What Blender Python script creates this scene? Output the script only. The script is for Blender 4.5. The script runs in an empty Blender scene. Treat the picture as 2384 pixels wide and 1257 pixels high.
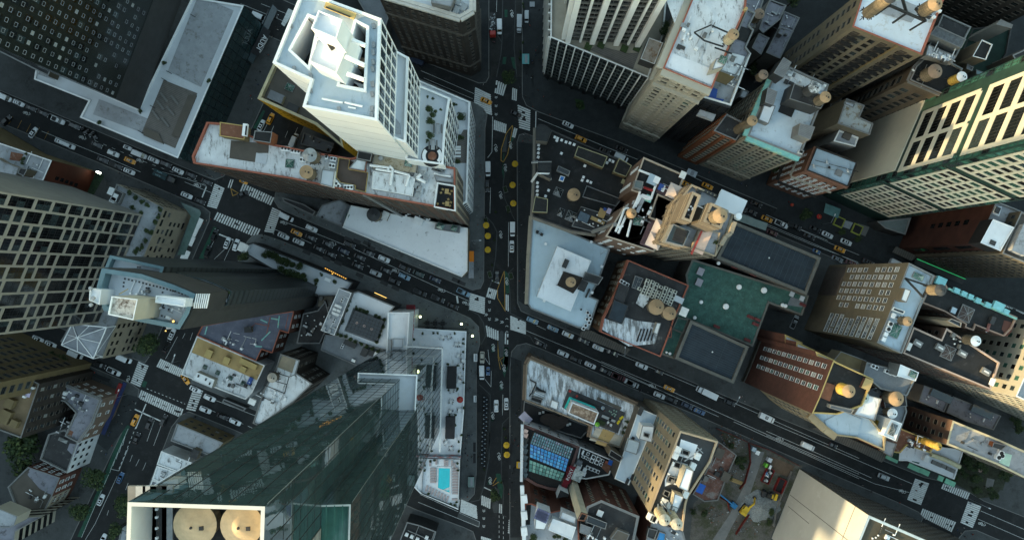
import bpy,bmesh,math,random
from mathutils import Vector,Matrix,Quaternion
from mathutils.geometry import tessellate_polygon
R=random.Random(7)
S=bpy.context.scene
COL=S.collection
W,HP,F,HC=2384.0,1257.0,1700.0,291.0
CX,CY=W/2,HP/2
NAD=(1187.0,640.0)
vn=Vector(((NAD[0]-CX)/F,-(NAD[1]-CY)/F,-1)).normalized()
QR=vn.rotation_difference(Vector((0,0,-1)))
def P(x,y,z=0.0):
 """photo pixel -> world point at height z"""
 d=QR@ Vector(((x-CX)/F,-(y-CY)/F,-1))
 t=(HC-z)/-d.z
 return Vector((d.x*t,d.y*t,z))
def PIX(v):
 d=QR.inverted()@(Vector(v)-Vector((0,0,HC)))
 return(CX+F*d.x/-d.z,CY-F*d.y/-d.z)
def T(ox,oy,s):
 return lambda*pts:[(ox+x/s,oy+y/s)for x,y in pts]
K=2.993
a0,a1,a2,a3,a4=[T(o,0,K)for o in(0,500,1000,1400,1784)]
b0,b1,b2,b3,b4=[T(o,380,K)for o in(0,500,900,1400,1784)]
c0,c1,c2,c3,c4=[T(o,760,2.53)for o in(0,400,900,1400,1784)]
z560,z580,z820,z440,z700,z900=T(560,0,6.287),T(580,180,6.287),T(820,180,6.287),T(440,270,6.287),T(700,330,6.287),T(900,350,6.287)
z1200,z1380,z1360,z1600,z1540,zh1=T(1200,260,6.287),T(1380,360,5.239),T(1360,580,5.713),T(1600,500,5.7125),T(1540,700,5.7125),T(1200,820,6.287)
z720,z200,zg4,z280,z400,zi8,zi10=T(720,640,4.49),T(200,580,5.713),T(440,580,5.714),T(280,1020,5.303),T(400,700,5.7125),T(0,800,5.7125),T(0,1020,5.303)
zh2,zh5,z1430,zc,z1720,z1980,z1780,z2040=T(1200,940,6.982),T(1190,1080,7.103),T(1430,920,3.73),T(1600,960,4.233),T(1720,760,5.238),T(1980,820,4.49),T(1780,1040,3.947),T(2040,600,5.238)
z2060,z2080,z1840,z1640,z1080,z860,zf1=T(2060,420,5.713),T(2080,0,5.237),T(1840,140,6.286),T(1640,0,6.287),T(1080,0,6.983),T(860,960,4.232),T(0,330,5.465)
z1060=T(1060,560,4.19)
AST=math.atan2(-.412,.911)      # street direction
AAV=math.atan2(.911,.412)       # avenue direction
ABW=math.pi/2
MATS={}
def mat(name,col,rough=.8,var=.12,sc=.35,metal=0.,streak=None,emit=None,spec=.3,fine=0.,stretch=None,rot=None):
 """procedural material: base colour with two scales of noise; streak=(colour, amount, scale) adds worn patches"""
 if name in MATS:return MATS[name]
 m=bpy.data.materials.new(name);m.use_nodes=True
 nt=m.node_tree;nd=nt.nodes;lk=nt.links
 b=nd['Principled BSDF']
 b.inputs['Roughness'].default_value=rough;b.inputs['Metallic'].default_value=metal
 b.inputs['Specular IOR Level'].default_value=spec
 geo=nd.new('ShaderNodeTexCoord')
 src=geo.outputs['Object']
 if stretch:
  mp=nd.new('ShaderNodeMapping');mp.inputs['Scale'].default_value=stretch
  if rot:mp.inputs['Rotation'].default_value=(0,0,rot)
  lk.new(src,mp.inputs['Vector']);src2=mp.outputs['Vector']
 else:src2=src
 c=[*col,1]
 n1=nd.new('ShaderNodeTexNoise');n1.inputs['Scale'].default_value=sc;n1.inputs['Detail'].default_value=6;n1.inputs['Roughness'].default_value=.7
 lk.new(src2 if not streak else src,n1.inputs['Vector'])
 mx=nd.new('ShaderNodeMix');mx.data_type='RGBA'
 mx.inputs['A'].default_value=[x*(1-var*1.6)for x in col]+[1]
 mx.inputs['B'].default_value=[min(1,x*(1+var*1.3))for x in col]+[1]
 rp=nd.new('ShaderNodeMapRange');rp.inputs['From Min'].default_value=.3;rp.inputs['From Max'].default_value=.7
 lk.new(n1.outputs['Fac'],rp.inputs['Value']);lk.new(rp.outputs['Result'],mx.inputs['Factor'])
 out=mx.outputs['Result']
 if streak:
  sc2,amt,s2=streak
  n2=nd.new('ShaderNodeTexNoise');n2.inputs['Scale'].default_value=s2;n2.inputs['Detail'].default_value=8;n2.inputs['Roughness'].default_value=.75
  lk.new(src2,n2.inputs['Vector'])
  r2=nd.new('ShaderNodeMapRange');r2.inputs['From Min'].default_value=.62-amt*.35;r2.inputs['From Max'].default_value=.74-amt*.35
  lk.new(n2.outputs['Fac'],r2.inputs['Value'])
  m2=nd.new('ShaderNodeMix');m2.data_type='RGBA'
  lk.new(r2.outputs['Result'],m2.inputs['Factor']);lk.new(out,m2.inputs['A']);m2.inputs['B'].default_value=[*sc2,1]
  out=m2.outputs['Result']
 if fine:
  n3=nd.new('ShaderNodeTexNoise');n3.inputs['Scale'].default_value=3.0;n3.inputs['Detail'].default_value=3
  lk.new(src,n3.inputs['Vector'])
  hs=nd.new('ShaderNodeHueSaturation');r3=nd.new('ShaderNodeMapRange')
  r3.inputs['From Min'].default_value=.3;r3.inputs['From Max'].default_value=.7
  r3.inputs['To Min'].default_value=1-fine;r3.inputs['To Max'].default_value=1+fine
  lk.new(n3.outputs['Fac'],r3.inputs['Value']);lk.new(r3.outputs['Result'],hs.inputs['Value']);lk.new(out,hs.inputs['Color'])
  out=hs.outputs['Color']
 lk.new(out,b.inputs['Base Color'])
 if emit:
  b.inputs['Emission Color'].default_value=[*emit[0],1];b.inputs['Emission Strength'].default_value=emit[1]
 MATS[name]=m
 return m
def stripes(name,ca,cb,period,duty=.5,axis='Z',rough=.6,spec=.3,rot=0.):
 """procedural bands (louvres, cladding, decking) along one object axis"""
 if name in MATS:return MATS[name]
 m=bpy.data.materials.new(name);m.use_nodes=True
 nd=m.node_tree.nodes;lk=m.node_tree.links;b=nd['Principled BSDF']
 b.inputs['Roughness'].default_value=rough;b.inputs['Specular IOR Level'].default_value=spec
 tc=nd.new('ShaderNodeTexCoord');mp=nd.new('ShaderNodeMapping');mp.inputs['Rotation'].default_value=(0,0,rot)
 sx=nd.new('ShaderNodeSeparateXYZ');lk.new(tc.outputs['Object'],mp.inputs['Vector']);lk.new(mp.outputs['Vector'],sx.inputs['Vector'])
 d=nd.new('ShaderNodeMath');d.operation='DIVIDE';lk.new(sx.outputs[axis],d.inputs[0]);d.inputs[1].default_value=period
 f=nd.new('ShaderNodeMath');f.operation='FRACT';lk.new(d.outputs[0],f.inputs[0])
 g=nd.new('ShaderNodeMath');g.operation='GREATER_THAN';lk.new(f.outputs[0],g.inputs[0]);g.inputs[1].default_value=duty
 n=nd.new('ShaderNodeTexNoise');n.inputs['Scale'].default_value=.6;n.inputs['Detail'].default_value=4;lk.new(tc.outputs['Object'],n.inputs['Vector'])
 mx=nd.new('ShaderNodeMix');mx.data_type='RGBA';mx.inputs['A'].default_value=[*ca,1];mx.inputs['B'].default_value=[*cb,1]
 lk.new(g.outputs[0],mx.inputs['Factor'])
 hs=nd.new('ShaderNodeHueSaturation');r3=nd.new('ShaderNodeMapRange')
 r3.inputs['To Min'].default_value=.7;r3.inputs['To Max'].default_value=1.3;lk.new(n.outputs['Fac'],r3.inputs['Value'])
 lk.new(r3.outputs['Result'],hs.inputs['Value']);lk.new(mx.outputs['Result'],hs.inputs['Color']);lk.new(hs.outputs['Color'],b.inputs['Base Color'])
 MATS[name]=m
 return m
def glassmat(name,col,rough=.06,metal=0.,spec=.8,wob=.02):
 if name in MATS:return MATS[name]
 m=mat(name,col,rough=rough,var=.25,sc=.15,metal=metal,spec=spec)
 nd=m.node_tree.nodes;lk=m.node_tree.links;b=nd['Principled BSDF']
 tc=nd.new('ShaderNodeTexCoord');n=nd.new('ShaderNodeTexNoise');n.inputs['Scale'].default_value=.35;n.inputs['Detail'].default_value=2
 lk.new(tc.outputs['Object'],n.inputs['Vector'])
 bp=nd.new('ShaderNodeBump');bp.inputs['Strength'].default_value=wob*5;bp.inputs['Distance'].default_value=.3
 lk.new(n.outputs['Fac'],bp.inputs['Height']);lk.new(bp.outputs['Normal'],b.inputs['Normal'])
 return m
DIRT=(.03,.032,.034)
white_roof=mat('white_roof',(.66,.69,.72),.7,.08,.12,streak=((.3,.31,.31),.12,.5),stretch=(1,.3,1),rot=-AST)
dirty_white=mat('dirty_white_roof',(.62,.65,.67),.75,.12,.2,streak=((.12,.12,.115),.26,.8),stretch=(1,.35,1),rot=-AST)
streaky=mat('streaky_roof',(.58,.63,.68),.75,.12,.3,streak=((.17,.18,.185),.48,.5),stretch=(1.6,.35,1),rot=-AST)
blue_roof=mat('blue_grey_roof',(.36,.45,.52),.6,.08,.15,streak=((.25,.31,.35),.2,.4),stretch=(1,.3,1),rot=-AST)
pale_roof=mat('pale_roof',(.50,.54,.58),.65,.05,.1,streak=((.45,.48,.5),.15,.3))
grey_roof=mat('grey_roof',(.16,.175,.19),.8,.12,.3,fine=.08)
lgrey=mat('light_grey_roof',(.30,.32,.345),.75,.1,.3,streak=((.18,.18,.18),.25,.5))
mauve_roof=mat('mauve_roof',(.21,.215,.25),.75,.12,.2,streak=((.08,.08,.09),.25,.5))
black_roof=mat('black_roof',(.016,.017,.018),.75,.25,.25,streak=((.035,.036,.037),.2,.4))
dark_roof=mat('dark_roof',(.035,.036,.038),.75,.25,.2,streak=((.12,.12,.115),.15,.35))
green_roof=mat('green_roof',(.042,.105,.088),.8,.22,.5,streak=((.075,.16,.14),.2,.7),fine=.15)
navy_roof=mat('navy_roof',(.022,.034,.046),.65,.2,.3)
purple_roof=mat('purple_grey_roof',(.10,.11,.15),.8,.15,.3,streak=((.22,.23,.25),.12,.6))
tan_roof=mat('tan_roof',(.38,.27,.12),.8,.08,.3,streak=((.22,.16,.09),.15,.5))
rust_roof=mat('rust_roof',(.17,.075,.045),.8,.2,.4,streak=((.3,.28,.26),.15,.4))
wood=stripes('wood_deck',(.135,.125,.115),(.085,.08,.075),.6,.75,'X',rot=-AAV)
asphalt=mat('asphalt',(.02,.0215,.0225),.85,.2,.12,streak=((.034,.036,.036),.25,.22),fine=.12)
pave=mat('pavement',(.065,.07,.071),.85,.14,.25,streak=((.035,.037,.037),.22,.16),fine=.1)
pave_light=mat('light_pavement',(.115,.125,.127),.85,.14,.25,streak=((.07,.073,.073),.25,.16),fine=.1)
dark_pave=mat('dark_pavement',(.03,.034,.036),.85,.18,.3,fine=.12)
plaza_paint=mat('plaza_epoxy',(.03,.031,.03),.9,.2,.3,fine=.15)
paint_white=mat('road_paint_white',(.62,.64,.63),.7,.15,1.2,streak=((.2,.2,.2),.2,1.5))
paint_yellow=mat('road_paint_yellow',(.42,.24,.05),.7,.25,1.0)
paint_green=mat('bike_lane_green',(.02,.075,.05),.8,.2,.6,streak=((.05,.07,.065),.2,1.))
brown_brick=mat('brown_brick',(.085,.055,.042),.85,.15,.4,fine=.12)
dbrown=mat('dark_brown_stone',(.034,.028,.024),.8,.2,.3,fine=.1)
beige=mat('beige_stone',(.26,.225,.17),.8,.1,.25,streak=((.17,.15,.115),.2,.3),stretch=(1,1,.3))
drab=mat('drab_brick',(.125,.105,.075),.85,.1,.25,streak=((.085,.07,.05),.25,.3),stretch=(1,1,.3))
cream=mat('cream_panel',(.36,.335,.275),.7,.07,.15)
white_panel=mat('white_panel',(.72,.75,.76),.55,.04,.1)
white_wall=mat('white_painted_wall',(.6,.63,.66),.7,.1,.4)
red_brick=mat('red_brick',(.115,.05,.037),.85,.15,.4,fine=.14)
pink_brick=mat('pink_brick',(.22,.11,.072),.85,.12,.3,fine=.1)
rust_wall=mat('rust_wall',(.10,.028,.016),.75,.1,.15)
grey_conc=mat('grey_concrete',(.16,.16,.155),.85,.12,.3)
dgrey=mat('dark_grey_cladding',(.04,.041,.042),.6,.15,.4)
warmgrey=mat('warm_grey_stone',(.095,.085,.072),.75,.1,.3)
tan_wall=mat('tan_wall',(.15,.115,.06),.8,.1,.4)
yellow_wall=mat('yellow_wall',(.85,.45,.02),.6,.05,.3)
orange_wall=mat('orange_terracotta',(.23,.08,.035),.8,.15,.5)
black_wall=mat('black_wall',(.018,.018,.02),.6,.2,.4)
terracotta=mat('terracotta_coping',(.30,.10,.065),.8,.15,.8)
capw=mat('white_coping',(.68,.69,.68),.7,.1,.6)
capg=mat('grey_coping',(.19,.195,.195),.8,.1,.6)
capy=mat('yellow_coping',(.42,.31,.12),.75,.1,.6)
steel=mat('galvanised_steel',(.30,.315,.32),.45,.12,1.5,metal=.6)
whitemetal=mat('white_metal',(.74,.76,.77),.5,.06,.8)
dsteel=mat('dark_steel',(.02,.021,.022),.6,.2,1.)
black=mat('black_void',(.006,.006,.007),.7,.1,1.)
tealtrim=mat('teal_copper',(.2,.46,.43),.7,.15,.6,streak=((.36,.45,.24),.25,.6))
tank_wood=mat('tank_wood',(.16,.13,.09),.85,.25,.8,stretch=(3,3,.3),fine=.15)
tank_tan=mat('tank_top_tan',(.33,.225,.13),.8,.1,.6,fine=.06)
tank_dark=mat('tank_top_dark',(.05,.052,.055),.75,.2,.6)
tank_sunlit=mat('tank_wood_sunlit',(.50,.33,.07),.8,.15,.8)  # low sun's gold on the barrels put into the wood colour
g_dark=glassmat('glass_dark',(.010,.014,.016),.08)
g_mid=glassmat('glass_grey',(.03,.045,.05),.08)
g_lite=mat('window_blind',(.26,.27,.26),.6,.2,1.)
g_green=glassmat('glass_green',(.04,.12,.095),.12,spec=.6)
g_blue=glassmat('glass_blue_grey',(.035,.06,.085),.1)
g_black=glassmat('glass_black',(.004,.005,.006),.1)
g_lit=mat('window_lit',(.5,.4,.2),.6,.1,1.,emit=((1.,.72,.35),.5))
tower_glass=glassmat('tower_glass',(.02,.045,.05),.03,spec=1.,wob=.012)
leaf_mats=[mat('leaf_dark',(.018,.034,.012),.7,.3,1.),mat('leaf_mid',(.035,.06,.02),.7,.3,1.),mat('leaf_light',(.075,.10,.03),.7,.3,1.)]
bark=mat('bark',(.06,.045,.035),.9,.2,2.)
class MB:
 def __init__(s):s.v=[];s.f=[];s.m=[];s.mats=[]
 def mi(s,m):
  if m not in s.mats:s.mats.append(m)
  return s.mats.index(m)
 def face(s,pts,m):
  i=len(s.v);s.v+=[tuple(p)for p in pts];s.f.append(tuple(range(i,i+len(pts))));s.m.append(s.mi(m))
 def poly(s,pts2,z,m,holes=(),flip=False):
  loops=[[Vector((p[0],p[1],0))for p in pts2]]+[[Vector((p[0],p[1],0))for p in h]for h in holes]
  flat=[p for l in loops for p in l]
  i=len(s.v);s.v+=[(p.x,p.y,z)for p in flat]
  for t in tessellate_polygon(loops):
   a,b,c=t
   n=(flat[b]-flat[a]).cross(flat[c]-flat[a]).z
   if(n<0)!=flip:a,c=c,a
   s.f.append((i+a,i+b,i+c));s.m.append(s.mi(m))
 def sides(s,pts2,z0,z1,m,flip=False,shut=True):
  n=len(pts2)
  for k in range(n if shut else n-1):
   p,q=pts2[k],pts2[(k+1)%n]
   l=[(p[0],p[1],z0),(q[0],q[1],z0),(q[0],q[1],z1),(p[0],p[1],z1)]
   s.face(l[::-1]if flip else l,m)
 def prism(s,pts2,z0,z1,m,mt=None,bot=False):
  s.sides(pts2,z0,z1,m);s.poly(pts2,z1,mt or m)
  if bot:s.poly(pts2,z0,m,flip=True)
 def obox(s,o,ux,uy,uz,m):
  o,ux,uy,uz=Vector(o),Vector(ux),Vector(uy),Vector(uz)
  p=[o,o+ux,o+ux+uy,o+uy];q=[x+uz for x in p]
  flip=ux.cross(uy).dot(uz)<0
  for l in([p[3],p[2],p[1],p[0]],q,[p[0],p[1],q[1],q[0]],[p[1],p[2],q[2],q[1]],[p[2],p[3],q[3],q[2]],[p[3],p[0],q[0],q[3]]):
   s.face(l[::-1]if flip else l,m)
 def box(s,c,sz,m,rz=0.):
  a=Vector((math.cos(rz),math.sin(rz),0));b=Vector((-a.y,a.x,0))
  o=Vector(c)-a*sz[0]/2-b*sz[1]/2
  s.obox(o,a*sz[0],b*sz[1],Vector((0,0,sz[2])),m)
 def cyl(s,p0,p1,r0,r1,n,m,cap=True,mt=None):
  p0,p1=Vector(p0),Vector(p1);d=(p1-p0).normalized()
  u=d.orthogonal().normalized();w=d.cross(u)
  A=[p0+(u*math.cos(t)+w*math.sin(t))*r0 for t in[2*math.pi*k/n for k in range(n)]]
  B=[p1+(u*math.cos(t)+w*math.sin(t))*r1 for t in[2*math.pi*k/n for k in range(n)]]if r1>0 else None
  for k in range(n):
   j=(k+1)%n
   s.face([A[k],A[j],B[j],B[k]]if B else[A[k],A[j],p1],m)
  if cap:
   if B:s.face(B,mt or m)
   s.face(A[::-1],m)
 def tube(s,pts,r,m,n=5):
  for a,b in zip(pts,pts[1:]):s.cyl(a,b,r,r,n,m)
 def bar(s,a,b,w,h,m):
  """square-section bar between two points, w wide, h high"""
  a,b=Vector(a),Vector(b);d=b-a
  sd=Vector((-d.y,d.x,0))
  sd=sd.normalized()if sd.length>1e-6 else Vector((1,0,0))
  up=d.cross(sd).normalized()
  if up.length<.5:up=Vector((0,0,1))
  s.obox(a-sd*w/2-up*h/2,d,sd*w,up*h,m)
 def mesh(s,name,off=(0,0,0)):
  me=bpy.data.meshes.new(name)
  ox,oy,oz=off
  me.from_pydata([(x-ox,y-oy,z-oz)for x,y,z in s.v],[],s.f)
  for m in s.mats:me.materials.append(m)
  me.polygons.foreach_set('material_index',s.m)
  me.update()
  return me
 def build(s,name,parent=None,off=(0,0,0)):
  o=bpy.data.objects.new(name,s.mesh(name,off));COL.objects.link(o)
  if parent:o.parent=parent
  else:o.location=off
  return o
LABELS=[]
def tag(o,label,cat,group=None,axis='x'):
 o['label']=label;o['category']=cat
 if group:o['group']=group
 LABELS.append((o,axis))
def empty(name,loc,label,cat,group=None,rz=0.,axis='x'):
 o=bpy.data.objects.new(name,None);COL.objects.link(o)
 o.location=loc;o.rotation_euler=(0,0,rz);o.empty_display_size=.5
 tag(o,label,cat,group,axis)
 return o
def structure(mb,name):
 o=mb.build(name);o['kind']='structure';return o
def link(name,me,parent,loc=(0,0,0),rz=0.,sc=None):
 o=bpy.data.objects.new(name,me);COL.objects.link(o);o.parent=parent;o.location=loc;o.rotation_euler=(0,0,rz)
 if sc:o.scale=sc
 return o
def ccw(p):
 a=sum(p[i][0]*p[(i+1)%len(p)][1]-p[(i+1)%len(p)][0]*p[i][1]for i in range(len(p)))
 return list(p)if a>0 else list(p)[::-1]
def XY(px,z):return ccw([P(x,y,z).to_2d()for x,y in px])
def inset(p,d):
 n=len(p);out=[]
 for i in range(n):
  a,b,c=p[i-1],p[i],p[(i+1)%n]
  u=(b-a).normalized();v=(c-b).normalized()
  n1=Vector((-u.y,u.x));n2=Vector((-v.y,v.x))
  k=n1+n2
  if k.length<.2:out.append(b+n1*d);continue
  k=k/max(.35,k.dot(n1))if k.dot(n1)>.1 else n1
  out.append(b+k*d)
 return out
SHADE_BLOCKS=[]
for y0,y1,h in((-430,-290,160),(-290,-250,138),(-250,-214,150),(-214,-200,140),(-200,-160,175),(-160,-138,160),(-138,-112,152),(-112,-60,206),(-60,-40,199),(-40,-24,138),(-24,40,172),(40,140,160),(140,300,170)):
 SHADE_BLOCKS.append((-360,(y0+y1)/2,60,y1-y0,h,0))  # unseen west row, added with heights set to shade out the low sun
for i,(x,y)in enumerate([(-250+70*k,s*(215+30*(k%2)))for k in range(9)for s in(-1,1)]+[(-430,y)for y in range(-250,300,70)]+[(330+20*(k%2),-220+68*k)for k in range(8)]):
 SHADE_BLOCKS.append((x,y,52,50,(70,95,60,110,80)[i%5],AST))  # unseen outer boxes added to cut low sky glow on the walls
SUN_EL,SUN_DIR=13.0,(-.94,-.34)
SUN_STR,SKY_STR,EXPO=1.9,.15,2.25
TINT=(1.03,1.,.79)
WCACHE={}
def window_mesh(style,w,h,v):
 w,h=round(w,1),round(h,1)
 k=(style,w,h,v)
 if k in WCACHE:return WCACHE[k]
 b=MB()
 gl={0:g_dark,1:g_dark,2:g_mid,3:g_lite,4:g_green,5:g_blue,6:g_black,7:g_lit}[v]
 fr={'sash':capw,'dark':dsteel,'beige':beige,'brown':warmgrey,'white':whitemetal,'plain':None,'frame':dsteel,'recess':cream}[style]
 b.obox((-w/2,0,0),(w,0,0),(0,.03,0),(0,0,h),gl)
 if style in('sash','beige','brown'):
  b.obox((-w/2,.03,h*.48),(w,0,0),(0,.05,0),(0,0,.09),dsteel if style !='sash' else fr)
  b.obox((-w/2-.12,0,-.16),(w+.24,0,0),(0,.24,0),(0,0,.16),fr)
  b.obox((-w/2-.1,0,h),(w+.2,0,0),(0,.12,0),(0,0,.2),fr)
  if style=='sash':
   for x in(-w/2-.08,w/2):b.obox((x,0,0),(.08,0,0),(0,.09,0),(0,0,h),fr)
 elif style in('white','dark'):
  n=max(1,round(w/1.1))
  for i in range(1,n):b.obox((-w/2+w*i/n-.04,.03,0),(.08,0,0),(0,.08,0),(0,0,h),dsteel)
  b.obox((-w/2,.03,h*.72),(w,0,0),(0,.06,0),(0,0,.07),dsteel)
  if style=='white':
   b.obox((-w/2,0,-.1),(w,0,0),(0,.15,0),(0,0,.1),fr)
 elif style=='frame':
  t=.1
  for x0,z0,ww,hh in((-w/2,0,w,t),(-w/2,h-t,w,t),(-w/2,t,t,h-2*t),(w/2-t,t,t,h-2*t)):
   b.obox((x0,.03,z0),(ww,0,0),(0,.06,0),(0,0,hh),lgrey)
 elif style=='recess':
  b.obox((-w/2-.1,0,-.14),(w+.2,0,0),(0,.16,0),(0,0,.14),fr)
  b.obox((-.04,.03,0),(.08,0,0),(0,.05,0),(0,0,h),dsteel)
 WCACHE[k]=b.mesh('window')
 return WCACHE[k]
class Bld:
 def __init__(s,name,label,cat,px,h,wall,roof,zref=None,z0=0.,par=.9,cap=None,t=.45,holes=(),wallname='wall',group=None):
  zr=h if zref is None else zref
  s.p=XY(px,zr);s.h=h;s.z0=z0;s.wall=wall;s.wins=[]
  c=sum(s.p,Vector((0,0)))/len(s.p)
  s.loc=Vector((c.x,c.y,z0))
  s.o=empty(name,s.loc,label,cat,group)
  s.vol(s.p,z0,h,wall,roof,par,cap,t,[XY(x,zr)for x in holes],wallname)
 def part(s,name,mb):return mb.build(name,s.o,s.loc)
 def vol(s,p,z0,h,wall,roof,par=.9,cap=None,t=.45,holes=(),wallname='wall',roofname='roof'):
  cap=cap or capg
  w=MB();w.sides(p,z0,h,wall)
  for hl in holes:w.sides(hl[::-1],z0,h,wall)
  s.part(wallname,w)
  q=inset(p,t);r=MB();zr=h-par
  hq=[inset(hl,-t)for hl in holes]
  r.poly(q,zr,roof,holes=[list(x)for x in hq]);s.part(roofname,r)
  c=MB();n=len(p)
  for i in range(n):
   j=(i+1)%n
   c.face([(*p[i],h),(*p[j],h),(*q[j],h),(*q[i],h)],cap)
   c.face([(*q[i],h),(*q[j],h),(*q[j],zr),(*q[i],zr)],cap)
  for hl,k in zip(holes,hq):
   n=len(hl)
   for i in range(n):
    j=(i+1)%n
    c.face([(*k[i],h),(*k[j],h),(*hl[j],h),(*hl[i],h)],cap)
    c.face([(*k[j],h),(*k[i],h),(*k[i],zr),(*k[j],zr)],cap)
  s.part('parapet',c)
 def block(s,px,h,z0,wall,roof,name='penthouse',par=.4,cap=None,zref=None,t=.25):
  """a further volume of the same building: walls, roof and rim in one part"""
  p=XY(px,zref if zref is not None else h);q=inset(p,t);b=MB();cap=cap or capg
  b.sides(p,z0,h,wall);n=len(p);b.poly(q,h-par,roof)
  for i in range(n):
   j=(i+1)%n
   b.face([(*p[i],h),(*p[j],h),(*q[j],h),(*q[i],h)],cap)
   b.face([(*q[i],h),(*q[j],h),(*q[j],h-par),(*q[i],h-par)],cap)
  s.part(name,b)
  return p
 def patch(s,px,z,m,name='roof_patch',th=.06):
  b=MB();p=XY(px,z);b.prism(p,z-th,z,m);s.part(name,b)
 def edges(s,p=None,minl=4.):
  p=p or s.p;out=[]
  for i in range(len(p)):
   a,b=p[i],p[(i+1)%len(p)];d=b-a;n=Vector((d.y,-d.x)).normalized()
   if d.length>minl and n.dot(-(a+b)/2)>0:out.append((a,b,n))
  return out
 def facade(s,bay=3.,fl=3.6,w=1.3,h=1.9,style='sash',z0=4.5,z1=None,p=None,vs=(0,0,0,1,2,2,3),sel=None,skip=0.,marg=.6,minl=4.):
  z1=(s.h-1.2)if z1 is None else z1
  for k,(a,b,n)in enumerate(s.edges(p,minl)):
   if sel is not None and k not in sel:continue
   d=b-a;L=d.length;u=d/L
   nc=max(1,int((L-2*marg)/bay));nr=max(1,int((z1-z0)/fl))
   st=(L-2*marg)/nc;fz=(z1-z0)/nr
   for r in range(nr):
    z=z0+fz*r+(fz-h)*.5
    for c in range(nc):
     if R.random()<skip:continue
     q=a+u*(marg+st*(c+.5))
     s.win(q,u,n,z,style,w,h,R.choice(vs))
 def win(s,q,u,n,z,style,w,h,v):
  m=Matrix(((u.x,n.x,0,q.x+n.x*.004),(u.y,n.y,0,q.y+n.y*.004),(0,0,1,z),(0,0,0,1)))
  s.wins.append((m,style,w,h,v))
 def frame(s,bay,fl,pw,ph,dep,m,z0=0,z1=None,p=None,sel=None,name='facade_frame',hor=True,marg=0.):
  """projecting grid of piers and spandrels on the faces that look at the street"""
  z1=s.h if z1 is None else z1;b=MB()
  for k,(a,bb,n)in enumerate(s.edges(p)):
   if sel is not None and k not in sel:continue
   d=bb-a;L=d.length;u=(d/L).to_3d();n3=n.to_3d()
   nc=max(1,round((L-2*marg)/bay));st=(L-2*marg-pw)/nc
   for c in range(nc+1):
    o=Vector((a.x,a.y,z0))+u*(marg+st*c)+n3*.002
    b.obox(o,u*pw,n3*dep,Vector((0,0,z1-z0)),m)
   if hor:
    nr=max(1,round((z1-z0)/fl));fz=(z1-z0-ph)/nr
    for r in range(nr+1):
     for c in range(nc):
      o=Vector((a.x,a.y,z0+fz*r))+u*(marg+st*c+pw)+n3*.002
      b.obox(o,u*(st-pw),n3*(dep-.06),Vector((0,0,ph)),m)
  s.part(name,b)
 def band(s,z,th,dep,m,name='cornice',p=None,sel=None):
  b=MB()
  for k,(a,bb,n)in enumerate(s.edges(p,2.)):
   if sel is not None and k not in sel:continue
   d=(bb-a).to_3d();n3=n.to_3d()
   b.obox(Vector((a.x,a.y,z))+n3*.003,d,n3*dep,Vector((0,0,th)),m)
  s.part(name,b)
 def skylight(s,px,z,w,l,rot=AST,gl=None,name='skylight'):
  c=P(*px,z);b=MB();gl=gl or g_green
  b.box(c,(w,l,.5),capg,rot)
  a=Vector((math.cos(rot),math.sin(rot),0));d=Vector((-a.y,a.x,0));up=Vector((0,0,.5))
  q=[c+a*x*w*.46+d*y*l*.46+up for x,y in((-1,-1),(1,-1),(1,1),(-1,1))];t=c+up*2.6
  for i in range(4):b.face([q[i],q[(i+1)%4],t],gl)
  for i in range(4):b.bar(q[i],t,.09,.09,steel)
  for i in range(4):b.bar((q[i]+q[(i+1)%4])/2,t,.06,.06,steel)
  s.part(name,b)
 def vent(s,px,z,r=.35,h=.9,m=None,sq=False,name='roof_vent'):
  c=P(*px,z);b=MB();m=m or whitemetal
  if sq:b.box(c,(r*2,r*2,h),m,AST)
  else:
   b.cyl(c,c+Vector((0,0,h*.7)),r*.6,r*.6,8,m);b.cyl(c+Vector((0,0,h*.7)),c+Vector((0,0,h)),r,r*.8,10,m)
  s.part(name,b)
 def hatch(s,px,z,sz,m=None,mt=None,rot=AST,name='bulkhead'):
  c=P(*px,z);b=MB();m=m or grey_conc
  b.box(c,sz,m,rot);b.box(c+Vector((0,0,sz[2])),(sz[0]*1.06,sz[1]*1.06,.12),mt or m,rot)
  s.part(name,b)
 def pipe(s,pxs,z,r=.16,m=None,up=.5,name='pipe'):
  b=MB();b.tube([P(x,y,z+up)for x,y in pxs],r,m or whitemetal,6)
  for x,y in pxs:b.cyl(P(x,y,z),P(x,y,z+up),r*.6,r*.6,5,steel)
  s.part(name,b)
 def clutter(s,px,z,n,seed=0,big=1.0,axis=AST):
  """small roof fittings inside a pixel polygon: curbs, vents, boxes, pipe runs"""
  r=random.Random(seed);q=[P(x,y,z)for x,y in px]
  for k in range(n):
   u,v=r.random(),r.random()
   c=q[0].lerp(q[1],u).lerp(q[3].lerp(q[2],u),v);t=r.random();b=MB()
   if t<.35:
    b.box(c,(.5*big+r.random()*big,.5*big+r.random()*big,.5+r.random()),r.choice((steel,whitemetal,grey_conc,dgrey)),axis);nm='roof_box'
   elif t<.7:
    b.cyl(c,c+Vector((0,0,.6)),.14,.14,7,steel);b.cyl(c+Vector((0,0,.6)),c+Vector((0,0,.85)),.3,.22,8,whitemetal);nm='roof_vent'
   else:
    d=Vector((math.cos(axis+r.choice((0,math.pi/2))),0,0));an=axis+r.choice((0,math.pi/2));d=Vector((math.cos(an),math.sin(an),0))
    b.bar(c+Vector((0,0,.3)),c+d*(2+r.random()*3)*big+Vector((0,0,.3)),.18,.18,r.choice((steel,dsteel,whitemetal)));nm='pipe'
   s.part(nm,b)
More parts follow.
